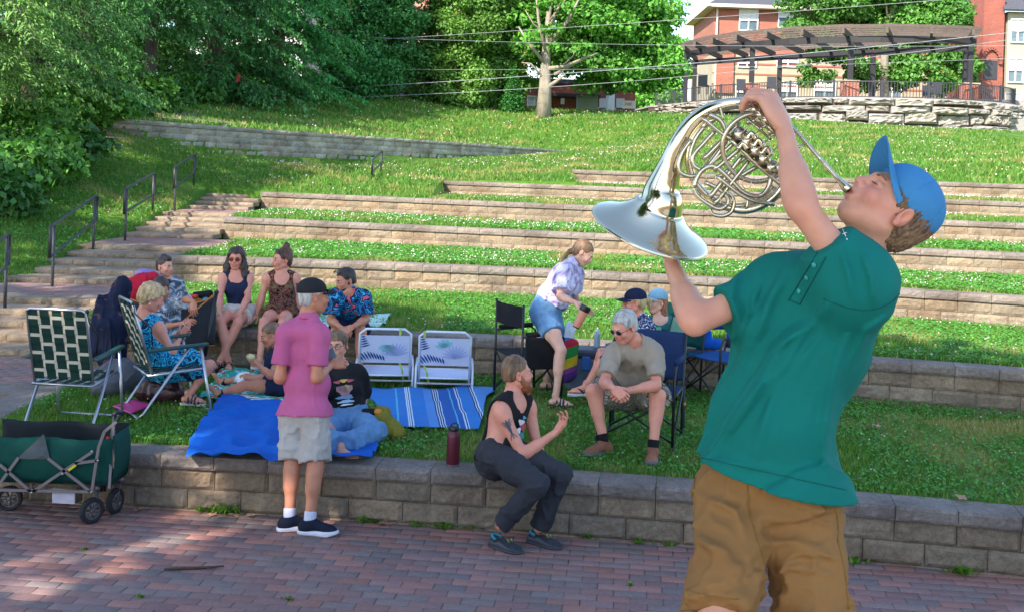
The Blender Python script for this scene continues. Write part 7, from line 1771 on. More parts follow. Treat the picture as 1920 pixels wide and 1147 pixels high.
ob = blob('handbag', 'dark maroon leather handbag under the occupied lawn chair', 'handbag', [('c', (c0.x-.12, c0.y+.1, .50), (c0.x+.14, c0.y+.1, .50), .085, .085), ('c', (c0.x-.09, c0.y+.1, .57), (c0.x+.11, c0.y+.1, .57), .06, .06)], M_mar, .008, .009, 12, 11, clips=[((0, 0, .41), (0, 0, -1))])
mb = MB(); mb.tube([(c0.x-.1, c0.y+.08, .62), (c0.x-.07, c0.y+.04, .70), (c0.x+.06, c0.y+.04, .70), (c0.x+.1, c0.y+.08, .62)], .008, 8); h = mb.build('bag_handle', M_mar, None, True); h.parent = ob
c = [P(*a, .42) for a in ((210, 768), (245, 782), (286, 764), (252, 755))]
cloth_sheet('folder', 'bright pink plastic folder lying on the grass', 'folder', [(p.x, p.y) for p in c], .45, mat('pink_plastic', '#c82a7a', .35, var=.03), (10, 8), .002, 4, 2, .003, 0)
c0 = P(243, 748, .41)
blob('clog', 'pale grey clog on the grass next to the duffel bag', 'shoe', [('c', (c0.x-.07, c0.y, .45), (c0.x+.04, c0.y-.02, .45), .04, .045)], mat('pale_clog', '#a8a296', .6), .006, .002, 20, 1, clips=[((0, 0, .41), (0, 0, -1)), ((0, 0, .485), (-.3, 0, 1))])
# rainbow bag, plastic bag, cooler, tumbler
RBW = [(0, C_('#4a2a78')), (.16, C_('#8a3a84')), (.26, C_('#d8b820')), (.45, C_('#2a8a3c')), (.66, C_('#c02030')), (.82, C_('#2a78b8'))]
a0 = R(1062, 712, 10.9)
blob('rainbow_bag', 'rainbow striped bag beside the bending woman', 'bag', [('c', Y_(1056, 652, 10.9), Y_(1054, 700, 10.9), .10, .085), ('c', Y_(1072, 648, 10.9), Y_(1066, 698, 10.9), .07, .07), ('e', Y_(1060, 700, 10.9), (.10, .07, .08))], stripes_mat('rainbow_cloth', RBW, (-.35, 0, 1), (a0.x, 10.9, a0.z), .46), .008, .006, 10, 12)
blob('plastic_bag', 'white plastic bag in the top of the rainbow bag', 'bag', [('e', Y_(1062, 630, 10.95), (.07, .05, .07)), ('e', Y_(1070, 615, 10.95), (.04, .03, .06)), ('e', Y_(1052, 622, 10.95), (.03, .03, .05))], M_white, .006, .012, 18, 13)
c0 = R(1100, 710, 11.2); t = thing('cooler', 'grey and blue cooler box against the second wall', 'cooler', (c0.x, 11.25, .41))
M_cool = mat('grey_blue_cooler', '#566478', .5, var=.08); mb = MB(); mb.box((c0.x+.02, 11.25, .58), (.46, .30, .34)); mb.build('cooler_box', M_cool, t, bevel=.03)
mb = MB(); mb.box((c0.x+.02, 11.25, .79), (.50, .34, .08)); mb.build('cooler_lid', mat('dark_cooler_lid', '#33394a', .5), t, bevel=.025); mb = MB(); mb.box((c0.x-.02, 11.09, .70), (.09, .03, .14)); mb.build('blue_latch', mat('blue_latch', '#2a62a8', .5), t, bevel=.008); fix_parent(t)
hd_ = TIE.J['wrR']; a = R(1088, 580, hd_.y-.03); ax = Vector((-.40, 0, -.92)).normalized(); top = R(1099, 574, hd_.y-.05); t = thing('tumbler', 'salmon pink tumbler held by the bending woman', 'tumbler', top)
mb = MB(); mb.lathe([(0, 0), (.046, 0), (.045, .05), (.040, .14), (.034, .21), (.033, .215), (0, .215)], top, ax, 24); mb.build('cup', mat('salmon_coat', '#cf8468', .4, var=.05), t, True); mb = MB(); mb.lathe([(.0475, .0), (.0475, .045), (.0455, .05)], top, ax, 24); mb.lathe([(.0345, .195), (.0345, .213), (.02, .217)], top, ax, 24); mb.lathe([(0, -.004), (.048, -.004), (.048, .002)], top, ax, 24); mb.build('dark_trim', M_blk, t, True); fix_parent(t)
# phone / tin in the standing man's hand, apple
wr = PINK.J['wrR']; c0 = R(611, 668, wr.y-.0); t = thing('phone', 'pale grey phone in the standing man’s hand', 'phone', c0); mb = MB(); mb.box(c0+Vector((0, .05, 0)), (.13, .012, .075), Matrix.Rotation(-.45, 3, 'Y')); mb.build('phone_case', mat('grey_glass', '#6c7884', .2), t, bevel=.004); fix_parent(t)
wr = GIRL.J['wrL']; c0 = R(470, 669, wr.y); ob = blob('bread_roll', 'pale bread roll in the sitting girl’s hands', 'food', [('e', tuple(c0), (.038, .035, .03))], mat('bread', '#c8b884', .8), .005, .002, 30, 1)
c0 = P(462, 728, .44); ob = blob('napkin', 'crumpled white napkin with a pink spot on the girl’s leg', 'napkin', [('e', (c0.x, c0.y, .53), (.10, .07, .05)), ('c', (c0.x-.03, c0.y-.03, .52), (c0.x-.06, c0.y-.08, .46), .03, .02)], M_white, .006, .012, 16, 2)
mb = MB(); mb.ball((c0.x+.01, c0.y-.05, .56), (.035, .012, .022), 10); h = mb.build('pink_spot', mat('pink_spot', '#b050a0', .8), None, True); h.parent = ob
for i, (px, py, s) in enumerate(((455, 745, .16), (500, 752, .14))):
    c = P(px, py, .45); mb = MB(); mb.grid([[(c.x-s+2*s*u/6, c.y-.07+.14*v/4, .462+.006*math.sin(u*1.5+v)) for u in range(7)] for v in range(5)]); tag(mb.build('paper_sheet', M_white, None, True, thick=.002), ['white paper sheet on the beach towel near the girl’s foot', 'white paper sheet on the beach towel by the standing man'][i], 'paper')
blob('blue_bag', 'bright blue nylon bag behind the empty rocker chair', 'bag', [('e', Y_(1316, 630, 11.4), (.10, .06, .14)), ('e', Y_(1340, 645, 11.4), (.08, .05, .06))], cloth('bright_blue_nylon', '#1256b8', .1), .009, .006, 10, 14)
# ---- wagon
t = thing('folding_wagon', 'dark green folding wagon with grey frame parked by the low wall', 'wagon', P(120, 950, 0)); M_gcl = cloth('dark_green_wagon_cloth', '#0c4038', .12, .4, 200); M_gin = cloth('dark_grey_lining', '#23282c', .12); M_wfr = mat('grey_wagon_frame', '#6e686c', .4, .3, var=.05); M_tyre = mat('black_tyre', '#222225', .8, var=.15, bs=.5, bscale=120); M_hub = mat('grey_hub', '#6a6560', .5, .2, var=.05)
YN, YF = 7.86, 8.22; xl, xr = R(-40, 880, YN).x, R(213, 880, YN).x; zb, zt = .27, .62
def wq(x, y, z): return Vector((x, y, z))
def side_sheet(y, z0, z1, x0, x1, bulge, sg=1):
    return [[(x0+(x1-x0)*k/24, y+bulge*math.sin(PI*k/24)*math.sin(PI*j/8)*-1+.008*math.sin(k*2.1+j*1.3), z0+(z1-z0)*j/8-.015*math.sin(PI*k/24*2)**2*(j/8)) for k in range(25)] for j in range(9)]
mb = MB(); mb.grid(side_sheet(YN+.02, zb, zt-.03, xl, xr-.02, .05)); mb.grid([[(xr-.02+.02*math.sin(PI*j/6), YN+.02+(YF-YN-.04)*k/8, zb+(zt-zb-.01)*j/6) for k in range(9)] for j in range(7)]); mb.build('outer_cloth', M_gcl, t, True, thick=.006)
mb = MB(); mb.grid(side_sheet(YF-.01, zb, zt+.01, xl, xr-.02, -.03)); mb.build('inner_lining', M_gin, t, True, thick=.006)
mb = MB(); mb.box(((xl+xr)/2, (YN+YF)/2, zb), (xr-xl-.04, YF-YN-.04, .02)); mb.build('floor_panel', M_gin, t)
mb = MB(); xm = R(84, 850, YN).x; tri = [(R(35, 857, YN).x, YN-.035, R(35, 857, YN).z), (xm, YN-.03, zt+.0), (R(98, 857, YN).x, YN-.035, R(98, 857, YN).z)]
mb.grid([[tri[0], tuple((Vector(tri[0])+Vector(tri[1]))/2), tri[1]], [tuple((Vector(tri[0])+Vector(tri[2]))/2+Vector((0, -.01, 0))), (xm, YN-.05, tri[0][2]+.03), tuple((Vector(tri[2])+Vector(tri[1]))/2)], [tri[2], tri[2], tri[2]]]); mb.build('corner_flap', cloth('grey_flap', '#4c5254', .1), t, thick=.005)
def W(px, py, Y=YN-.04): return R(px, py, Y)
for nm, pts in (('cross_bar', [W(0, 925), W(62, 950), W(176, 843)]), ('cross_bar', [W(-30, 870), W(0, 870), W(60, 922)]), ('cross_bar', [W(0, 905), W(35, 857)]), ('cross_bar', [W(90, 858), W(172, 922)]), ('cross_bar', [W(60, 922), W(175, 845)]), ('upright', [W(172, 922), W(185, 838), W(196, 808), W(218, 790)]), ('lower_rail', [W(-20, 917), W(172, 921)]), ('cross_bar', [W(140, 868), W(184, 862)])):
    if nm == 'cross_bar' and pts[0] == W(0, 925): continue
    mb = MB(); 
    for i in range(len(pts)-1): mb.beam(pts[i], pts[i+1], .012, .020)
    mb.build(nm, M_wfr, t)
mb = MB()
for p in (W(60, 922), W(118, 887), W(172, 921), W(184, 862), W(173, 845)): mb.lathe([(0, 0), (.008, 0), (.008, .006), (0, .008)], p+Vector((0, -.006, 0)), (0, -1, 0), 10)
mb.build('rivets', M_alu, t, True)
mb = MB(); a, b = W(128, 881, YN-.052), W(142, 871, YN-.052); mb.beam(a, b, .004, .017); mb.build('yellow_label', mat('yellow_label', '#c8c020', .6), t)
mb = MB(); mb.beam(R(213, 915, YF), R(216, 790, YF), .02, .014); mb.beam(R(205, 915, YN), R(213, 800, YN+.05), .018, .014); mb.beam(R(213, 800, YN+.05), R(216, 790, YF), .018, .014); mb.build('end_frame', M_wfr, t)
mb = MB(); mb.tube([R(190, 920, 7.9), R(212, 800, 7.95), R(214, 778, 7.98), R(222, 773, 8.0)], .012, 8); mb.tube([R(196, 920, 8.05), R(213, 802, 8.08), R(222, 782, 8.1), R(228, 776, 8.1)], .010, 8); mb.build('pull_handle', M_blk, t, True); mb = MB(); mb.tube([R(213, 779, 7.96), R(218, 771, 7.98), R(229, 773, 8.04)], .018, 10); mb.build('hand_grip', M_blk, t, True)
mb = MB(); mb.grid([[W(98+42*k/4, 915+27*j/4+k*.6, YN-.02-.02*j/4) for k in range(5)] for j in range(5)]); mb.build('paper_tag', mat('paper_tag', '#9c98a4', .8, var=.15, vs=20), t, thick=.002)
mb = MB(); mb.box(R(202, 822, YN+.05), (.02, .01, .03)); mb.build('red_clip', M_red, t)
def wheel(c, r, wdt, ax):
    mb = MB(); ax = Vector(ax).normalized(); c = Vector(c)-ax*wdt/2; mb.lathe([(r*.70, .004), (r*.93, 0), (r, wdt*.2), (r, wdt*.8), (r*.93, wdt), (r*.70, wdt-.004), (r*.70, .004)], c, ax, 36)
    for i in range(30):
        a = 2*PI*i/30; n1 = ax.orthogonal().normalized(); n2 = ax.cross(n1); mb.beam(c+ax*.004+(n1*math.cos(a)+n2*math.sin(a))*r*1.005, c+ax*(wdt-.004)+(n1*math.cos(a+.08)+n2*math.sin(a+.08))*r*1.005, .006, .006, up=(n1*math.cos(a)+n2*math.sin(a)))
    w_ = mb.build('wheel', M_tyre, t, True)
    mb = MB(); mb.lathe([(r*.70, .010), (r*.62, .006), (r*.62, wdt-.006), (r*.70, wdt-.01)], c, ax, 30); mb.lathe([(0, .002), (r*.16, .002), (r*.16, wdt-.002), (0, wdt-.002)], c, ax, 16)
    n1 = ax.orthogonal().normalized(); n2 = ax.cross(n1)
    for i in range(7):
        a = 2*PI*i/7; d = n1*math.cos(a)+n2*math.sin(a); mb.beam(c+ax*wdt*.5+d*r*.1, c+ax*wdt*.5+d*r*.65, .016, .026, up=ax)
    o = mb.build('rim', M_hub, None, True); o.parent = w_; return w_
c1 = R(172, 955, 7.86); wr_ = .088; c1.z = wr_; wheel(c1, wr_, .042, (1, -.75, 0)); c2 = R(216, 938, 8.10); c2.z = wr_; wheel(c2, wr_, .042, (1, -.25, 0)); c3 = R(18, 930, 8.08); c3.z = wr_; wheel(c3, wr_, .042, (.25, -1, 0))
mb = MB(); 
for c_, a_ in ((c1, (.02, -.03)), (c2, (.02, -.01))):
    for sg in (-1, 1): mb.beam(c_+Vector((.6*sg*.035, -.5*sg*.035, 0)), c_+Vector((.02, .06, .135)), .006, .022)
    mb.lathe([(.02, 0), (.028, .01), (.012, .03)], c_+Vector((.02, .06, .13)), (0, 0, 1), 12)
mb.build('caster_fork', M_wfr, t, True); fix_parent(t)
# ---- stick, leaves, weeds
mb = MB(); mb.tube([P(308, 1066, .008), P(345, 1064, .013), P(380, 1063, .010), P(420, 1060, .012)], [.008, .010, .009, .005], 7); mb.tube([P(385, 1063, .01), P(398, 1066, .02)], [.005, .003], 5)
tag(mb.build('fallen_stick', M_bark, None, True), 'thin fallen stick lying on the brick plaza', 'stick')
M_dleaf = mat('dry_leaf', '#a07a5e', .8, var=.3, vs=30)
def dry_leaf(px, py, z, s, lab):
    c = P(px, py, z); mb = MB(); n = 11; a0 = random.random()*6; pts = [(c.x, c.y, c.z+.012)]
    for i in range(n): a = a0+2*PI*i/n; r = s*(1 if i % 2 else .55)*(1.2 if i == 1 else 1); pts.append((c.x+r*math.cos(a), c.y+r*math.sin(a), c.z+.006+.02*random.random()))
    mb.add(pts, [(0, 1+i, 1+(i+1) % n) for i in range(n)]); tag(mb.build('dry_leaf', M_dleaf, None), lab, 'leaf', 'dry fallen leaves')
for px, py, z, s, lab in ((439, 968, 0, .05, 'curled tan leaf below the weeds at the wall foot'), (398, 966, 0, .045, 'reddish dry leaf just left of the weeds'), (470, 968, 0, .04, 'small pale leaf right of the weeds'), (652, 970, 0, .045, 'tan leaf by the standing man’s shoe at the wall foot'), (718, 984, 0, .05, 'dry leaf on the bricks between the two men'), (820, 988, 0, .035, 'small brown leaf at the wall foot left of the clogs'), (258, 958, 0, .045, 'yellowish leaf behind the wagon wheel'), (1644, 800, .46, .05, 'pinkish dry leaf on the lawn right of the green polo'), (1805, 935, .43, .05, 'pale leaf on the cap stones at the far right'), (1905, 1078, 0, .05, 'brown leaf at the wall foot in the far right corner')): dry_leaf(px, py, z, s, lab)
M_weed = leaf_mat('weed_leaf', trans=.25)
def weed(px, py, n, s, lab, z=0):
    c = P(px, py, z); vs = []; fs = []; cs = []
    for i in range(n):
        a = random.random()*2*PI; L_ = s*(.5+random.random()); x0, y0 = c.x+random.gauss(0, s*.6), c.y+random.gauss(0, .012); el = .5+random.random()*.9; w_ = .006+.006*random.random(); b = len(vs); k = 5
        for j in range(k+1):
            u = j/k; r = L_*u*math.cos(el)*1.1; h = L_*math.sin(el)*u*(1.25-.6*u); ww = w_*math.sin(PI*(u*.85+.12)); 
            for sg in (-1, 1): vs.append((x0+r*math.cos(a)-sg*ww*math.sin(a), y0-abs(r*math.sin(a))*.8+sg*ww*math.cos(a), c.z+h))
        for j in range(k): fs.append((b+2*j, b+2*j+1, b+2*j+3, b+2*j+2))
        g = greens(1, '#5f8a34', .25, .5)[0]; cs += [g]*(2*(k+1))
    o = fast_mesh('weed', vs, fs, M_weed, col=np.array(cs)); tag(o, lab, 'weed', 'weeds at the foot of the low wall')
for px, py, n, s, lab in ((425, 962, 90, .10, 'largest tuft of weeds at the wall foot right of the wagon'), (385, 958, 40, .07, 'weed tuft at the left of the largest one'), (460, 958, 35, .08, 'weed tuft between the largest one and the standing man'), (690, 978, 60, .07, 'weed tuft right of the standing man’s shoes'), (660, 968, 30, .06, 'small weeds behind the standing man’s front shoe'), (835, 990, 35, .07, 'thin weeds halfway to the seated man'), (890, 990, 40, .06, 'weeds just left of the clogs'), (1105, 1008, 40, .05, 'flat weeds right of the clogs'), (1200, 1018, 20, .05, 'tiny weeds at the wall foot behind the player'), (780, 985, 18, .05, 'tiny sprigs left of the thin weeds'), (1605, 1055, 25, .06, 'small weeds at the wall foot right of the tan shorts'), (1800, 1075, 60, .08, 'weed tuft at the wall foot near the right edge'), (620, 970, 18, .05, 'sprigs behind the heel of the standing man'), (1255, 1022, 15, .04, 'last sprigs left of the tan shorts')): weed(px, py, n, s, lab)
for px, py, s in ((540, 1142-20, .03), (160, 1030, .02), (262, 1118, .025), (1180, 1095, .02)): weed(px, py, 14, s, {540: 'small moss tuft between bricks below the standing man', 160: 'tiny green sprig in the bricks under the wagon', 262: 'tiny green sprig at the bottom left of the bricks', 1180: 'tiny green sprig in the bricks left of the tan shorts'}[px])
# ============================================================ THE HORN PLAYER
def hit(ob, px, py, off=0.0):
    D = (R(px, py, 1.0)-CAM).normalized(); mw = ob.matrix_world.copy() if ob.parent is None else (Matrix.Translation(ob.parent.location) @ ob.matrix_parent_inverse)
    inv = mw.inverted(); ok, loc, nr_, _ = ob.ray_cast(inv @ CAM, inv.to_3x3() @ D)
    if not ok: return None, None
    n_ = mw.to_3x3() @ nr_; n_ = -n_ if n_.dot(D) > 0 else n_
    return mw @ loc + n_*off, n_
YB = 2.74
pel = R(1447, 915, YB+.04)
J = joints(1.02, pel, sp(nk=(1588, 500, 0), hd=(1670, 395, 0), shR=(1450, 534, 1), shL=(1606, 528, -1), elR=(1304, 603, -1), wrR=(1264, 492, 1), elL=(1504, 392, -1, .95), wrL=(1468, 238, 1),
   hpR=(1385, 925, 0), hpL=(1496, 940, 0), knR=(1336, 1240, -1), knL=(1540, 1262, 0), anR=(1350, 1540, 1), anL=(1560, 1560, 1)))
for q in 'LR': J['an'+q].z = .88+.095
J['hd'] = R(1670, 390, YB-.05)
HORN_Y = 2.84
J['wrR'] = R(1259, 494, 2.925); J['elR'] = R(1303, 603, 2.74)
J['wrL'] = R(1469, 240, 2.72); J['elL'] = R(1503, 388, 2.60)
p = Person('teenage player in teal polo, tan shorts and blue cap leaning back to play a horn', J, 1.02, 'm', 'fair', (-.63, -.14, .76), (.78, -.02, .62), w=.88, vx=.0062, hs=.93, hk='x', limb=.83)
p.bend = Vector((-.082, 0, 0))
_HC[('x', .0032)] = None; del _HC[('x', .0032)]
def boy_head():
    S = head_sculpt('m'); S.ops = [o for o in S.ops if not (o[0] == 'ell' and o[5] and abs(o[3][1][2]-.0052) < 1e-6)]     # closed lids
    for q in (-1, 1): S.cap((q*.021, .0925, -.003), (q*.043, .0865, -.0035), .0012, .0012, k=.003, sub=True)
    v, f = S.mesh(.0022); v = relax(v, f, 1, .3); c = np.ones((len(v), 3)); x, y, z = v.T
    lips = np.exp(-((x/.020)**2)**2-((z+.0625)/.0085)**4)*(y > .088); c *= 1-lips[:, None]*np.array([.08, .38, .32])
    blush = np.exp(-(((np.abs(x)-.048)/.026)**2+((z+.03)/.028)**2))*(y > .0)+np.exp(-((x/.014)**2+((z+.026)/.012)**2))*(y > .1)
    c *= 1-blush[:, None]*np.array([.02, .22, .17]); c[np.abs(x) > .078] *= np.array([1, .80, .78]); lid = np.exp(-(((np.abs(x)-.032)/.018)**2+((z+.003)/.004)**2))*(y > .08); c *= 1-lid[:, None]*.35
    return v, f, c
_HC[('x', .0032)] = boy_head()
M_hs = _HD
for ps in ('horn',): v, f = hand_sculpt(**POSES[ps]).mesh(.0022); _HD[(ps, .003)] = (v, f, np.ones((len(v), 3)))
p.body()
p.hand('L', 'horn', (-.40, .30, .86), (.62, -.70, .35), hs=1.02)
mdir = Vector((-.27, .33, -.90)).normalized()
POSES['bell'] = dict(curl=(16, 22, 12), spread=-1, thumb=(8, 14)); p.hand('R', 'bell', R(1231, 372, 2.90)-J['wrR'], (-.9, -.2, -.2), hs=.80)
# polo
Z, S = p.s, Sculpt(); p.torso(S, .016, .06, loose=.014)
for i in range(3): S.ell(p.T(-.04-.09*i)+p.fwp*.01, (.186+.006*i, .146+.006*i, .11), p.FP, .06)
for q in 'LR': S.ell(J['hp'+q], (.088, .098, .10), k=.06)
S.cap(J['hpL'], R(1482, 730, YB+.04), .094, .074, k=.08); bk_ = R(1572, 598, YB+.06); S.ell(bk_, (.092, .10, .13), p.FT, k=.10); S.cap(J['shL'], R(1545, 715, YB+.04), .070, .052, k=.10)
S.cap(lerp(J['nk'], J['shL'], .3)-p.up*.03, lerp(J['nk'], J['shL'], .95)-p.up*.02, .064, .058, k=.08)
a, b = R(1300, 866, YB), R(1592, 932, YB); a_ = a.copy(); hx = (b-a).normalized(); nh = Vector((hx.z, 0, -hx.x)); nh = nh if nh.z < 0 else -nh
S.clip(a+Vector((0, 0, -.012)), nh+Vector((0, .06, 0)))
for q, t1 in (('R', .62), ('L', .50)):
    A_ = Sculpt(); u, v_ = J['sh'+q], J['el'+q]; r1, r2 = (.051, .062) if q == 'R' else (.056, .074); A_.cap(u, v_, r1, r2, k=.03); A_.ell(lerp(u, v_, .05), (r1+.008,)*3, k=.04); A_.clip(lerp(u, v_, t1), v_-u); S.join(A_, .07)
nk = J['nk']; S.cap(nk+p.fwd*.018, nk+p.up*.16-p.fwd*.0, .062, .075, k=.004, sub=True)
FOLDS = [([(1505, 590), (1440, 690), (1370, 800)], .014, .016, 1), ([(1535, 600), (1470, 700), (1400, 800), (1350, 850)], -.012, .013, 1), ([(1550, 575), (1500, 640), (1445, 740), (1420, 850)], .013, .015, 1), ([(1570, 600), (1525, 700), (1480, 800), (1470, 880)], -.011, .014, 1), ([(1590, 620), (1560, 720), (1545, 820), (1550, 890)], .011, .014, 1),
 ([(1405, 590), (1375, 690), (1335, 800)], -.010, .012, 1), ([(1430, 520), (1400, 620), (1360, 740)], .010, .013, 1), ([(1490, 480), (1445, 560), (1410, 650)], .010, .014, 1), ([(1465, 480), (1425, 560), (1400, 600)], -.008, .010, 1), ([(1515, 610), (1440, 660)], .010, .010, 1), ([(1540, 560), (1470, 610), (1430, 640)], -.010, .011, 1),
 ([(1572, 450), (1590, 510), (1600, 560)], .009, .009, 1), ([(1592, 455), (1612, 510), (1622, 570)], -.009, .009, 1), ([(1615, 465), (1635, 520), (1640, 575)], .009, .010, 1), ([(1640, 480), (1660, 520), (1662, 570)], -.007, .009, 1), ([(1675, 585), (1625, 620), (1590, 690)], .009, .011, 1), ([(1650, 580), (1600, 600), (1560, 640)], -.009, .010, 1), ([(1650, 640), (1610, 680), (1580, 750)], -.007, .010, 1),
 ([(1385, 505), (1370, 560), (1385, 600)], .007, .009, 1), ([(1410, 495), (1398, 550), (1402, 600)], -.007, .009, 1), ([(1330, 860), (1400, 872), (1500, 885)], .004, .008, 1)]
def fold_lines(lines, yf):
    L3 = []
    for pts, amp, w_, _ in lines:
        q = [R(a, b, yf) for a, b in pts]; L3.append(([(p_.x/p_.y, (p_.z-EYE)/p_.y) for p_ in q], amp, w_/yf))
    def f(x, y, z):
        # folds are ridges and hollows running down the cloth on the side it faces forward
        o = np.zeros(len(x)); u, v = x/y, (z-EYE)/y
        for pts, amp, w_ in L3:
            best = np.full(len(x), 9.); tt = np.zeros(len(x)); n = len(pts)-1
            for i in range(n):
                ax, az = pts[i]; bx_, bz_ = pts[i+1]; dx, dz = bx_-ax, bz_-az; t = np.clip(((u-ax)*dx+(v-az)*dz)/(dx*dx+dz*dz), 0, 1); d_ = np.hypot(u-ax-t*dx, v-az-t*dz)
                m_ = d_ < best; best = np.where(m_, d_, best); tt = np.where(m_, (i+t)/n, tt)
            o += 1.7*amp*np.exp(-(best/w_)**2)*np.sin(PI*np.clip(tt, .04, .96))**.6
        return np.maximum(o, -.006)
    return f
FL_P = fold_lines(FOLDS, 2.62)
SFOLDS = [([(1320, 930), (1380, 960), (1400, 1010)], .010, .010, 1), ([(1300, 990), (1360, 1010), (1400, 1060)], -.009, .010, 1), ([(1300, 1010), (1370, 1035)], .010, .010, 1), ([(1480, 940), (1540, 960), (1580, 950)], .008, .009, 1), ([(1420, 1000), (1480, 985), (1550, 1000)], -.008, .009, 1), ([(1430, 1020), (1490, 1015), (1560, 1040)], .009, .009, 1), ([(1420, 1050), (1390, 1090), (1340, 1110)], -.010, .010, 1), ([(1410, 1075), (1370, 1100)], .009, .009, 1), ([(1450, 1075), (1500, 1060), (1560, 1080)], .008, .010, 1), ([(1450, 1100), (1520, 1110)], -.008, .009, 1), ([(1410, 920), (1415, 990)], -.009, .006, 1)]
FL_S = fold_lines(SFOLDS, 2.62)
def polo_folds(x, y, z, d):
    dd0 = d; d = d-FL_P(x, y, z)*(y < J['nk'].y+.05)
    ax = p.up; rx = p.right; pp = np.stack([x-nk.x, y-nk.y, z-nk.z], -1); u = pp @ np.array(ax); r_ = pp @ np.array(rx)
    w1 = vnoise(r_*13+u*6+2, u*2.2+r_*1.2, z*0+1.5); w2 = vnoise(r_*27+u*9, u*3.5+r_*2, z*0+7.5); w3 = vnoise(x*26, y*26, z*12)
    low = np.clip((-u-.05)/.3, .25, 1)
    return np.minimum(dd0+.004, d-low*(.014*(1-np.minimum(np.abs(w1)*2.2, 1))**1.6+-.0+.008*(1-np.minimum(np.abs(w2)*2.2, 1))**1.5)+.0012*w3+.006)
S.fn(polo_folds); S.fn(lambda x, y, z, d: np.where(z < nk.z-.3, np.maximum(d, (x-a_.x)*nh.x+(y-a_.y)*(nh.y+.06)+(z-a_.z)*nh.z), d)); p.part('polo_shirt', S, M_teal, .0055, rl=1)
# polo collar
C2 = Sculpt(); C2.cap(nk-p.up*.004, nk+p.up*.040+p.fwd*.004, .078, .070, k=.01); C2.cap(nk-p.up*.05, nk+p.up*.12-p.fwd*.0, .066, .064, k=.003, sub=True); C2.clip(nk+p.up*.036+p.fwd*.0, p.up-p.fwd*.25); C2.clip(nk-p.up*.012, -p.up)
p.part('collar', C2, M_teal, .004)
# shorts
S = Sculpt(); T = lambda t: lerp(J['pel'], J['nk'], t)
S.ell(T(.0), (.160, .120, .15), p.FP, .05); S.ell(T(.12), (.150, .108, .10), p.FP, .05); S.clip(T(.12), p.up)
for q, hemp in (('R', .735), ('L', .84)):
    A_ = Sculpt(); u, v_ = J['hp'+q], J['kn'+q]; A_.ell(u-p.fwp*.02, (.090, .095, .12), k=.05); A_.cap(u, v_, .096, .072 if q == 'R' else .084, k=.05); A_.clip(lerp(u, v_, hemp), (v_-u)); S.join(A_, .03)
def short_folds(x, y, z, d):
    dd0 = d; d = d-FL_S(x, y, z)*(y < J['pel'].y)
    w1 = vnoise(x*7+z*9, y*9, z*13-x*6); w2 = vnoise(x*17-z*12+4, y*15, z*26+x*8)
    return np.minimum(dd0+.004, d-.014*(1-np.minimum(np.abs(w1)*2.2, 1))**1.6-.008*(1-np.minimum(np.abs(w2)*2.2, 1))**1.5+.0015*vnoise(x*60, y*60, z*60)+.004)
S.fn(short_folds); p.part('shorts', S, M_tan, .0055)
p.foot('R', (-.3, -1, 0), 'sneaker', (M_shoenavy, M_solew)); p.foot('L', (.2, -1, 0), 'sneaker', (M_shoenavy, M_solew)); p.socks(M_sockw, .86)
# hair, cap, brows
p.hair(HM['brown'], .006, front=.046, side=-.018, back=-.085, amp=.0035, fr=(210, 210, 40), vx=.0026)
p.brows(HM['brown'], .0036, .020)
for q in (-1, 1):
    mb = MB(); mb.tube([(q*.019, .0945, -.0035), (q*.031, .0955, -.006), (q*.044, .0880, -.0045)], [.0008, .0014, .0008], 5); p.hpart('eyelashes', mb, HM['dark'])
# cap crown with panels, brim flipped up over the brow
CR = Sculpt(); CR.ell((0, -.015, .048), (.085, .106, .084), k=.02); CR.fn(lambda x, y, z, d: np.maximum(d, -(z-.018-y*.30)))
CR.fn(lambda x, y, z, d: d+.003*(np.abs(np.sin(np.arctan2(x, y+.022)*3)) < .06)); 
p.hpart('cap', CR, M_capb, .0035)
mb = MB(); rows_ = []
for i in range(10):
    t = i/9; row = []
    for j in range(21):
        a = PI*(j/20); cx, sx_2 = -math.cos(a), math.sin(a)
        x = .080*cx*(1-.04*t); y0 = .026+.058*sx_2**.8; yy = y0+(.078*sx_2**.75)*t; zz = .048+.038*t*sx_2+.012*sx_2-.030*abs(cx)**2.2*1.0-.012*t*abs(cx)
        row.append((x, yy, zz))
    rows_.append(row)
mb.grid(rows_); n = len(mb.v[0]); v2 = mb.v[0].copy(); v2[:, 2] -= .0045; m2 = MB(); m2.add(np.concatenate([mb.v[0], v2]), list(mb.f)+[tuple(q+n for q in reversed(ff)) for ff in mb.f]+[(20+21*i, 20+21*(i+1), n+20+21*(i+1), n+20+21*i) for i in range(0)])
e = [9*21+j for j in range(21)]; m2.f += [(e[j], e[j+1], e[j+1]+n, e[j]+n) for j in range(20)]; m2.mi = [0]*len(m2.f)
p.hpart('cap_brim', m2, M_capb)
mb = MB(); mb.ball((0, -.02, .131), (.007, .007, .004), 10); p.hpart('cap_button', mb, M_capb)
BOY = p; bo = p.finish(); bpy.context.view_layer.update()
polo = [c for c in bo.children if c.name.startswith('polo_shirt')][-1]; shorts = [c for c in bo.children if c.name.startswith('shorts')][-1]
def on(ob, path, r, name, mt, off=.001, seg=6):
    pts = [hit(ob, *q, off)[0] for q in path]; pts = [q for q in pts if q is not None]
    if len(pts) < 2: return
    mb = MB(); mb.tube(pts, r, seg); o = mb.build(name, mt, None, True); o.parent = bo; o.matrix_parent_inverse = Matrix.Translation(-bo.location); return o
def dense(a, b, n=12, c=None): return [((1-t)*a[0]+t*b[0]+(0 if c is None else c[0]*4*t*(1-t)), (1-t)*a[1]+t*b[1]+(0 if c is None else c[1]*4*t*(1-t))) for t in np.linspace(0, 1, n)]
M_tealseam = cloth('teal_seam', '#0a5750', .05); M_tanseam = cloth('tan_seam', '#85602e', .1)
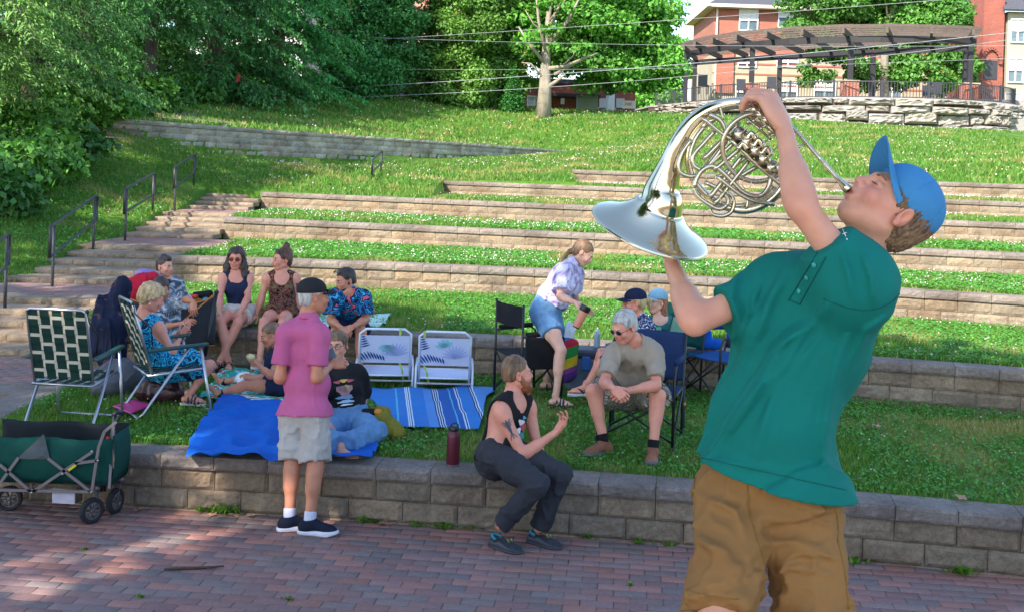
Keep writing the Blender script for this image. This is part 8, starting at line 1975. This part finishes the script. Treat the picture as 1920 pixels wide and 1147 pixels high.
on(polo, dense((1533, 474), (1480, 562)), .0016, 'placket_seam', M_tealseam); on(polo, dense((1549, 482), (1500, 570)), .0016, 'placket_seam', M_tealseam); on(polo, dense((1479, 562), (1501, 571), 5), .002, 'placket_seam', M_tealseam)
on(polo, dense((1306, 855), (1586, 918), 40), .0012, 'hem_stitch', M_tealseam); on(polo, dense((1545, 560), (1690, 545), 24, (15, 28)), .0014, 'armhole_seam', M_tealseam)
M_button = mat('teal_button', '#2f8f88', .3, var=0)
for px, py in ((1527, 497), (1513, 521), (1499, 546)):
    q, n_ = hit(polo, px, py, .002)
    if q is not None: mb = MB(); mb.lathe([(0, .003), (.0045, .003), (.0065, .0015), (.0065, -.001)], q, n_, 14); o = mb.build('button', M_button, None, True); o.parent = bo; o.matrix_parent_inverse = Matrix.Translation(-bo.location)
on(polo, [(1573, 424), (1580, 430), (1585, 441), (1588, 450)], .0012, 'sleeve_logo', M_white); on(polo, [(1580, 440), (1584, 438), (1588, 437)], .0009, 'sleeve_logo', M_white)
on(shorts, dense((1402, 905), (1412, 985), 14, (-4, 0)), .0018, 'fly_seam', M_tanseam); on(shorts, dense((1412, 985), (1434, 1055), 12), .0016, 'centre_seam', M_tanseam)
on(shorts, dense((1552, 925), (1570, 1010), 14, (8, 0)), .0018, 'pocket_seam', M_tanseam); on(shorts, dense((1570, 1010), (1590, 1140), 16, (4, 0)), .0014, 'side_seam', M_tanseam); on(shorts, dense((1288, 1105), (1385, 1122), 16, (0, 4)), .0014, 'hem_stitch', M_tanseam); on(shorts, dense((1306, 880), (1298, 930), 8), .0016, 'pocket_seam', M_tanseam)

# ---- the horn
def metal(name, c, r, var=.06):
    mt, t, b = nmat(name); v = coords(t); b.inputs['Metallic'].default_value = 1; b.inputs['Base Color'].default_value = (*c, 1); t.links.new(ramp(t, noise(t, v, 40, 4), [(.3, (r,)*3), (.75, (r*2.2,)*3)]), b.inputs['Roughness']); return mt
M_nick = metal('nickel_silver', (.76, .65, .45), .08); M_tubes = metal('tube_silver', (.58, .50, .36), .18)
hn = thing('french_horn', 'silver french horn held up above the player’s head, bell turned down', 'french horn', R(1218, 432, 2.93))
rc = R(1219, 431, 2.93); up_ = -mdir
cl = [(rc, .158), (rc+up_*.004, .1555), (rc+up_*.010, .145), (rc+up_*.019, .126), (rc+up_*.031, .104), (rc+up_*.046, .084), (rc+up_*.064, .067), (rc+up_*.082, .056)]
path = [((1241, 358), 2.902, .0465), ((1248, 334), 2.895, .0375), ((1259, 305), 2.885, .0300), ((1273, 270), 2.872, .0245), ((1294, 235), 2.862, .0205), ((1321, 212), 2.852, .0180), ((1352, 199), 2.845, .0160), ((1386, 194), 2.838, .0142), ((1422, 198), 2.832, .0130), ((1452, 214), 2.828, .0122), ((1473, 243), 2.825, .0116), ((1481, 285), 2.825, .0112), ((1478, 325), 2.828, .011), ((1462, 358), 2.832, .0108), ((1434, 382), 2.836, .0105), ((1398, 394), 2.84, .0102), ((1362, 388), 2.845, .0098), ((1330, 371), 2.85, .0094), ((1304, 342), 2.855, .009), ((1292, 308), 2.858, .0086), ((1296, 270), 2.856, .0082), ((1315, 240), 2.852, .0078), ((1345, 219), 2.846, .0074)]
ctrl = [(p_, r) for p_, r in cl]+[(R(*q, Y), r) for q, Y, r in path]
def catmull(pts, rs, n=6):
    o, q = [], []; N = len(pts); sa = [0.]
    for i in range(1, N): sa.append(sa[-1]+max((pts[i]-pts[i-1]).length, 1e-6))
    tg = [(pts[min(i+1, N-1)]-pts[max(i-1, 0)])/(sa[min(i+1, N-1)]-sa[max(i-1, 0)]) for i in range(N)]; rg = [(rs[min(i+1, N-1)]-rs[max(i-1, 0)])/(sa[min(i+1, N-1)]-sa[max(i-1, 0)]) for i in range(N)]
    for i in range(N-1):
        h = sa[i+1]-sa[i]
        for k in range(n):
            t = k/n; a, b, c, d = 2*t**3-3*t*t+1, t**3-2*t*t+t, -2*t**3+3*t*t, t**3-t*t
            o.append(pts[i]*a+tg[i]*(b*h)+pts[i+1]*c+tg[i+1]*(d*h)); q.append(rs[i]*a+rg[i]*b*h+rs[i+1]*c+rg[i+1]*d*h)
    return o+[pts[-1]], q+[rs[-1]]
pts, rs = catmull([c[0] for c in ctrl], [c[1] for c in ctrl], 6)
mb = MB(); mb.tube(pts, rs, 56, cap=False); mb.build('bell', M_nick, hn, True, thick=.0012)
mb = MB(); n1 = up_.orthogonal().normalized(); n2 = up_.cross(n1); mb.tube([rc+(n1*math.cos(2*PI*i/64)+n2*math.sin(2*PI*i/64))*.158 for i in range(64)], .0022, 8, closed=True); mb.build('bell_rim', M_nick, hn, True)
def tb(name, pix, Y, r=.0062, mt=None, smooth=5, closed=False):
    P3 = [R(q[0], q[1], Y+(q[2] if len(q) > 2 else 0)) for q in pix]
    if closed: mb = MB(); mb.tube(P3, r, 12, closed=True)
    else: a, b = catmull(P3, [r]*len(P3), smooth); mb = MB(); mb.tube(a, b, 12)
    return mb.build(name, mt or M_tubes, hn, True)
Yh = 2.825
tb('coil', [(1419+64*math.cos(a), 277+64*math.sin(a), .012*math.sin(a)) for a in np.linspace(0, 2*PI, 40)[:-1]], Yh-.022, .0065, closed=True)
tb('coil', [(1382+88*math.cos(a), 300+86*math.sin(a)) for a in np.linspace(.2*PI, 1.25*PI, 26)], Yh+.012, .0062)
tb('tuning_slide', [(1330, 215), (1352, 228), (1362, 258), (1345, 290), (1318, 318), (1300, 310), (1300, 292), (1320, 268), (1340, 246)], Yh-.01)
tb('tuning_slide', [(1360, 262), (1338, 292), (1318, 318), (1304, 330), (1289, 330), (1273, 320), (1278, 290), (1296, 262)], Yh+.004, .0055)
tb('valve_slide', [(1302, 350, .0), (1306, 336), (1316, 320), (1333, 312), (1348, 318), (1374, 342), (1396, 362), (1424, 368), (1440, 352), (1450, 326), (1466, 310)], Yh-.015, .0065)
tb('valve_slide', [(1300, 352), (1306, 366), (1326, 382), (1350, 392), (1366, 378), (1352, 358), (1322, 342)], Yh-.008, .006)
tb('valve_slide', [(1330, 392), (1336, 402), (1356, 405), (1372, 396), (1376, 376), (1364, 362), (1350, 372)], Yh-.002, .0052)
for i, (a, b) in enumerate((((1318, 300), (1386, 232)), ((1328, 312), (1400, 246)), ((1338, 320), (1412, 258)), ((1346, 334), (1424, 276)), ((1330, 372), (1392, 292)), ((1340, 384), (1404, 302)), ((1352, 352), (1440, 300)))): tb('slide_tube', [a, ((a[0]+b[0])/2, (a[1]+b[1])/2), b], Yh-.004-.006*(i % 3), .0058 if i % 2 else .0066)
for a, b, c in (((1416, 222), (1474, 262), (1492, 300)), ((1370, 262), (1420, 310), (1470, 352)), ((1382, 250), (1432, 300), (1478, 335)), ((1342, 330), (1400, 372), (1452, 384)), ((1395, 214), (1440, 240), (1480, 280)), ((1318, 222), (1352, 250), (1372, 262))): tb('branch_tube', [a, b, c], Yh-.026, .0052)
for a, m_, b in (((1400, 262), (1408, 250), (1418, 262)), ((1412, 276), (1422, 263), (1432, 277)), ((1426, 290), (1438, 278), (1447, 292)), ((1440, 250), (1452, 244), (1456, 258)), ((1384, 280), (1392, 270), (1402, 280))): tb('crook', [a, m_, b], Yh-.044, .0072, M_nick)
axv = (R(1440, 230, Yh)-R(1380, 300, Yh)).normalized()
for i, (px, py) in enumerate(((1398, 268), (1414, 284), (1430, 300), (1445, 316), (1384, 254))):
    c = R(px, py, Yh-.028); mb = MB(); mb.lathe([(0, -.020), (.013, -.020), (.0155, -.016), (.0155, .010), (.017, .012), (.017, .016), (.012, .019), (.006, .020), (.005, .024), (0, .024)], c, (.25, -.9, .25), 20); mb.build('rotary_valve', M_tubes, hn, True)
    mb = MB(); mb.beam(c+Vector((.002, -.03, .002)), c+Vector((.03, -.035, .035)), .004, .003); mb.tube([c+Vector((.03, -.035, .035)), c+Vector((.052, -.036, .052))], .0022, 6); mb.ball(tuple(c+Vector((.03, -.036, .035))), .0045, 8); mb.build('valve_linkage', M_tubes, hn, True)
for px, py in ((1436, 232), (1447, 242), (1458, 252)):
    c = R(px, py, Yh-.06); mb = MB(); mb.tube([c, c+Vector((-.014, -.006, .022)), c+Vector((-.030, -.004, .034))], .0025, 6); mb.lathe([(0, 0), (.010, 0), (.011, .002), (0, .003)], c+Vector((-.032, -.004, .036)), (-.4, -.8, .5), 14); mb.build('lever_key', M_nick, hn, True)
mb = MB(); mb.tube([R(1428, 226, Yh-.055), R(1472, 268, Yh-.055)], .004, 8); mb.tube([R(1400, 222, Yh-.04), R(1446, 262, Yh-.05)], .0032, 8); mb.build('lever_axle', M_tubes, hn, True)
for cx, cy, r in ((1333, 333, 9), (1400, 345, 9), (1362, 372, 12)): tb('pull_ring', [(cx+r*math.cos(a), cy+r*math.sin(a)) for a in np.linspace(0, 2*PI, 17)[:-1]], Yh-.03, .0013, closed=True)
for a, b in (((1290, 300), (1302, 294)), ((1330, 371), (1338, 360)), ((1400, 392), (1404, 366)), ((1386, 196), (1392, 214)), ((1350, 200), (1356, 226)), ((1436, 340), (1452, 352))): tb('brace', [a, b], Yh-.01, .0032)
mouth = BOY.HW((0, .108, -.0620)); st_ = R(1478, 232, 2.77); dm = (mouth-st_).normalized(); Lm = (mouth-st_).length
mb = MB(); a0 = R(1440, 206, 2.80); mb.tube(catmull([R(1400, 232, Yh-.03), a0, st_, st_+dm*(Lm-.085)], [.006, .0055, .0052, .0048], 6)[0], .0052, 12); mb.build('leadpipe', M_tubes, hn, True)
mb = MB(); mb.lathe([(.0045, -.11), (.0058, -.085), (.0060, -.083), (.0052, -.055), (.0066, -.035), (.0088, -.018), (.0105, -.012), (.0112, -.008), (.0112, .001), (.009, .003)], mouth, dm, 20); mb.build('mouthpiece', M_nick, hn, True)
mb = MB(); c = st_+dm*Lm*.30; mb.tube([c, c+Vector((-.022, -.005, -.012)), c+Vector((-.03, -.004, -.022))], .0028, 6); mb.ball(tuple(c+Vector((-.018, -.006, -.010))), .005, 8); mb.build('lyre_screw', M_tubes, hn, True)
fix_parent(hn)
# ============================================================ LAWN: blades, clover leaves and clover flowers
M_blade = leaf_mat('grass_blade', trans=.35, rough=.5); M_clover = leaf_mat('clover_leaf', trans=.25, rough=.55); M_flower = mat('clover_flower', (1, 1, 1), .8, var=0, attr=True)
EXC = [[P(*a, .42) for a in poly] for poly in (
 ((352, 858), (706, 870), (712, 772), (404, 746)), ((740, 806), (905, 807), (935, 724), (676, 724)), ((366, 752), (548, 760), (565, 702), (415, 687)), ((206, 768), (245, 786), (290, 764), (252, 751)))]
def inside(x, y, poly):
    c = np.zeros(len(x), bool); n = len(poly)
    for i in range(n):
        a, b = poly[i], poly[(i+1) % n]; k = ((a.y > y) != (b.y > y)) & (x < (b.x-a.x)*(y-a.y)/(b.y-a.y+1e-12)+a.x); c ^= k
    return c
def cull(x, y, z, exc=True):
    u = x*CAMF/y; v = (EYE-z)*CAMF/y; px = 960+u*cr-v*sr; py = HZ+u*sr+v*cr; ok = (px > -160) & (px < 2080) & (py < 1230) & (py > -40)
    if exc:
        for p in EXC: ok &= ~inside(x, y, p)
    return ok
def terr(k, x0, x1, n):
    X = rng.uniform(x0, x1, n); a = Yc(k, X)+.29; b = Yc(k+1, X)-.01; Y = a+(b-a)*rng.random(n); return X, Y, np.full(n, LEV[k]-.005)
def low_zone(n, x0, x1, y0, y1, fn):
    X = rng.uniform(x0, x1, n); Y = rng.uniform(y0, y1, n); ok = fn(X, Y); X, Y = X[ok], Y[ok]; return X, Y, lowH(X, Y)
SZ = []
def add(XYZ, h, w, kind='T'): SZ.append((*XYZ, h, w, kind))
add(terr(1, -4.08, 6.2, 110000), .050, .0045); add(terr(2, -4.7, 7.4, 90000), .055, .006); add(terr(3, -4.7, 9, 75000), .06, .008)
add(terr(4, -5.15, 10.5, 60000), .06, .010)
X = rng.uniform(-1.7, 12.5, 45000); Y = Yc(5, X)+.29+(Yc(6, X)-Yc(5, X)-.3)*rng.random(45000); add((X, Y, np.full(45000, LEV[5]-.005)), .065, .012)
X = rng.uniform(1.6, 14, 36000); Y = Yc(6, X)+.29+(Yc(7, X)-Yc(6, X)-.3)*rng.random(36000); add((X, Y, np.full(36000, LEV[6]-.005)), .07, .014)
add(low_zone(80000, -13, -6.72, 12, 27, lambda x, y: (y < Yc(8, x)-.3) & (x > -6.7-(y-6)*.30)), .07, .009)
add(low_zone(60000, -9, 3, 24, 40, lambda x, y: (y > Yc(5, x)+.3) & (y < Yc(8, x)-.45) & ((x < -1.72) | (y > Yc(6, x)+.3)) & ((x < 1.6) | (y > Yc(7, x)+.3))), .085, .016)
add(low_zone(70000, 0, 19, 27, 47, lambda x, y: (y > Yc(7, x)+.3) & (y < Yc(8, x)) & (x > 1.6) & (x < y*.46)), .10, .024)
X = rng.uniform(-16, 22, 90000); Y = rng.uniform(27, 62, 90000); ok = (Y > Yc(8, X)+.25) & (np.abs(X) < Y*.5); X, Y = X[ok], Y[ok]; add((X, Y, upH(X, Y)), .12, .035)
def blades():
    V_, C_l = [], []
    for X, Y, Z, h, w, k in SZ:
        ok = cull(X, Y, Z, Y.mean() < 11) & ((vnoise(X*1.7+3, Y*2.3, Z*0+6) < .5) | (rng.random(len(X)) < .35)); X, Y, Z = X[ok], Y[ok], Z[ok]; n = len(X)
        a = rng.random(n)*2*PI; H = h*(.45+.85*rng.random(n)); W_ = w*(.6+.8*rng.random(n)); le = (rng.random(n)*.9)*H; b = rng.random(n)*2*PI
        p0 = np.stack([X-np.cos(a)*W_, Y-np.sin(a)*W_, Z], -1); p1 = np.stack([X+np.cos(a)*W_, Y+np.sin(a)*W_, Z], -1)
        p2 = np.stack([X+np.cos(b)*le, Y+np.sin(b)*le, Z+H], -1); V_.append(np.stack([p0, p1, p2], 1).reshape(-1, 3))
        dry = np.clip(vnoise(X*1.1, Y*1.1, Z*0+2)*1.2+vnoise(X*4, Y*4, Z*0)*.6-(.05 if Y.mean() < 12 else .34), 0, 1)+(rng.random(n) < .12)*.6
        g = greens(n, '#527f30', .24, .35); t_ = np.array(srgb('#b3a268')); g = g*(1-np.clip(dry, 0, .8)[:, None])+t_*np.clip(dry, 0, .8)[:, None]*(.6+.6*rng.random((n, 1)))
        C_l.append(np.repeat(g, 3, 0))
    v = np.concatenate(V_); o = fast_mesh('grass', v, np.arange(len(v)).reshape(-1, 3), M_blade, col=np.concatenate(C_l)); tag(o, 'grass blades of the terraces and the slope', 'grass', kind='stuff')
blades()
def clover():
    V_, C_l = [], []
    for (X, Y, Z), s, h in ((terr(1, -4.08, 6.2, 34000), .013, .045), (terr(2, -4.7, 7.4, 40000), .016, .05), (terr(3, -4.7, 9, 32000), .020, .055), (terr(4, -5.15, 10.5, 26000), .024, .055),
        (low_zone(22000, -13, -6.72, 12, 24, lambda x, y: x > -6.7-(y-6)*.30), .022, .06)):
        ok = cull(X, Y, Z, Y.mean() < 11) & (vnoise(X*.9, Y*.9, Z*0+9) > -.25); X, Y, Z = X[ok], Y[ok], Z[ok]; n = len(X)
        H = h*(.5+.7*rng.random(n)); N = unit(np.stack([rng.normal(0, .4, n), rng.normal(-.1, .4, n), np.ones(n)], -1)); a = unit(np.cross(N, rng.normal(0, 1, (n, 3)))); b = np.cross(N, a); c = np.stack([X, Y, Z+H], -1); S = s*(.7+.6*rng.random(n))[:, None]
        V_.append(np.stack([c-a*S, c-b*S*.8, c+a*S, c+b*S*.8], 1).reshape(-1, 3)); C_l.append(np.repeat(greens(n, '#4d8a34', .2, .2), 4, 0))
    v = np.concatenate(V_); o = fast_mesh('clover', v, np.arange(len(v)).reshape(-1, 4), M_clover, col=np.concatenate(C_l)); tag(o, 'clover leaves growing through the lawn', 'clover', kind='stuff')
clover()
def flowers():
    V_, F_, C_l = [], [], []; base = np.array([(1, 0, 0), (0, 1, 0), (-1, 0, 0), (0, -1, 0), (0, 0, 1), (0, 0, -1)], float); tri = np.array([(0, 1, 4), (1, 2, 4), (2, 3, 4), (3, 0, 4), (1, 0, 5), (2, 1, 5), (3, 2, 5), (0, 3, 5)]); n0 = 0
    for (X, Y, Z), s, h, th in ((terr(1, -4.08, 6.2, 1500), .0085, .07, -.3), (terr(2, -4.7, 7.4, 2600), .011, .075, -.2), (terr(3, -4.7, 9, 4200), .013, .08, -.35), (terr(4, -5.15, 10.5, 3600), .016, .08, -.3),
        ((SZ[4][0][:2200], SZ[4][1][:2200], SZ[4][2][:2200]), .017, .085, -.3), ((SZ[5][0][:2200], SZ[5][1][:2200], SZ[5][2][:2200]), .02, .09, -.3), (low_zone(1600, -13, -6.72, 12, 27, lambda x, y: x > -6.7-(y-6)*.30), .015, .08, -.1),
        ((SZ[7][0][:1800], SZ[7][1][:1800], SZ[7][2][:1800]), .022, .10, 0), ((SZ[8][0][:3600], SZ[8][1][:3600], SZ[8][2][:3600]), .026, .12, 0), ((SZ[9][0][:3000], SZ[9][1][:3000], SZ[9][2][:3000]), .036, .14, .0)):
        ok = cull(X, Y, Z, Y.mean() < 11) & (vnoise(X*.8, Y*1.2, Z*0+4) > th+.1) & (rng.random(len(X)) < .30); X, Y, Z = X[ok], Y[ok], Z[ok]; n = len(X)
        c = np.stack([X, Y, Z+h*(.7+.4*rng.random(n))], -1); S = s*(.45+.6*rng.random(n)); v = (c[:, None]+base[None]*S[:, None, None]).reshape(-1, 3); V_.append(v); F_.append((tri[None]+np.arange(n)[:, None, None]*6).reshape(-1, 3)+n0); n0 += len(v)
        k = np.array([.62, .56, .52])*(.75+.45*rng.random((n, 1)))*np.where(rng.random((n, 1)) < .25, np.array([[1, .8, .75]]), 1); C_l.append(np.repeat(k, 6, 0))
    o = fast_mesh('clover_flowers', np.concatenate(V_), np.concatenate(F_), M_flower, col=np.concatenate(C_l)); tag(o, 'small white clover flowers scattered over the lawn', 'flowers', kind='stuff')
flowers()
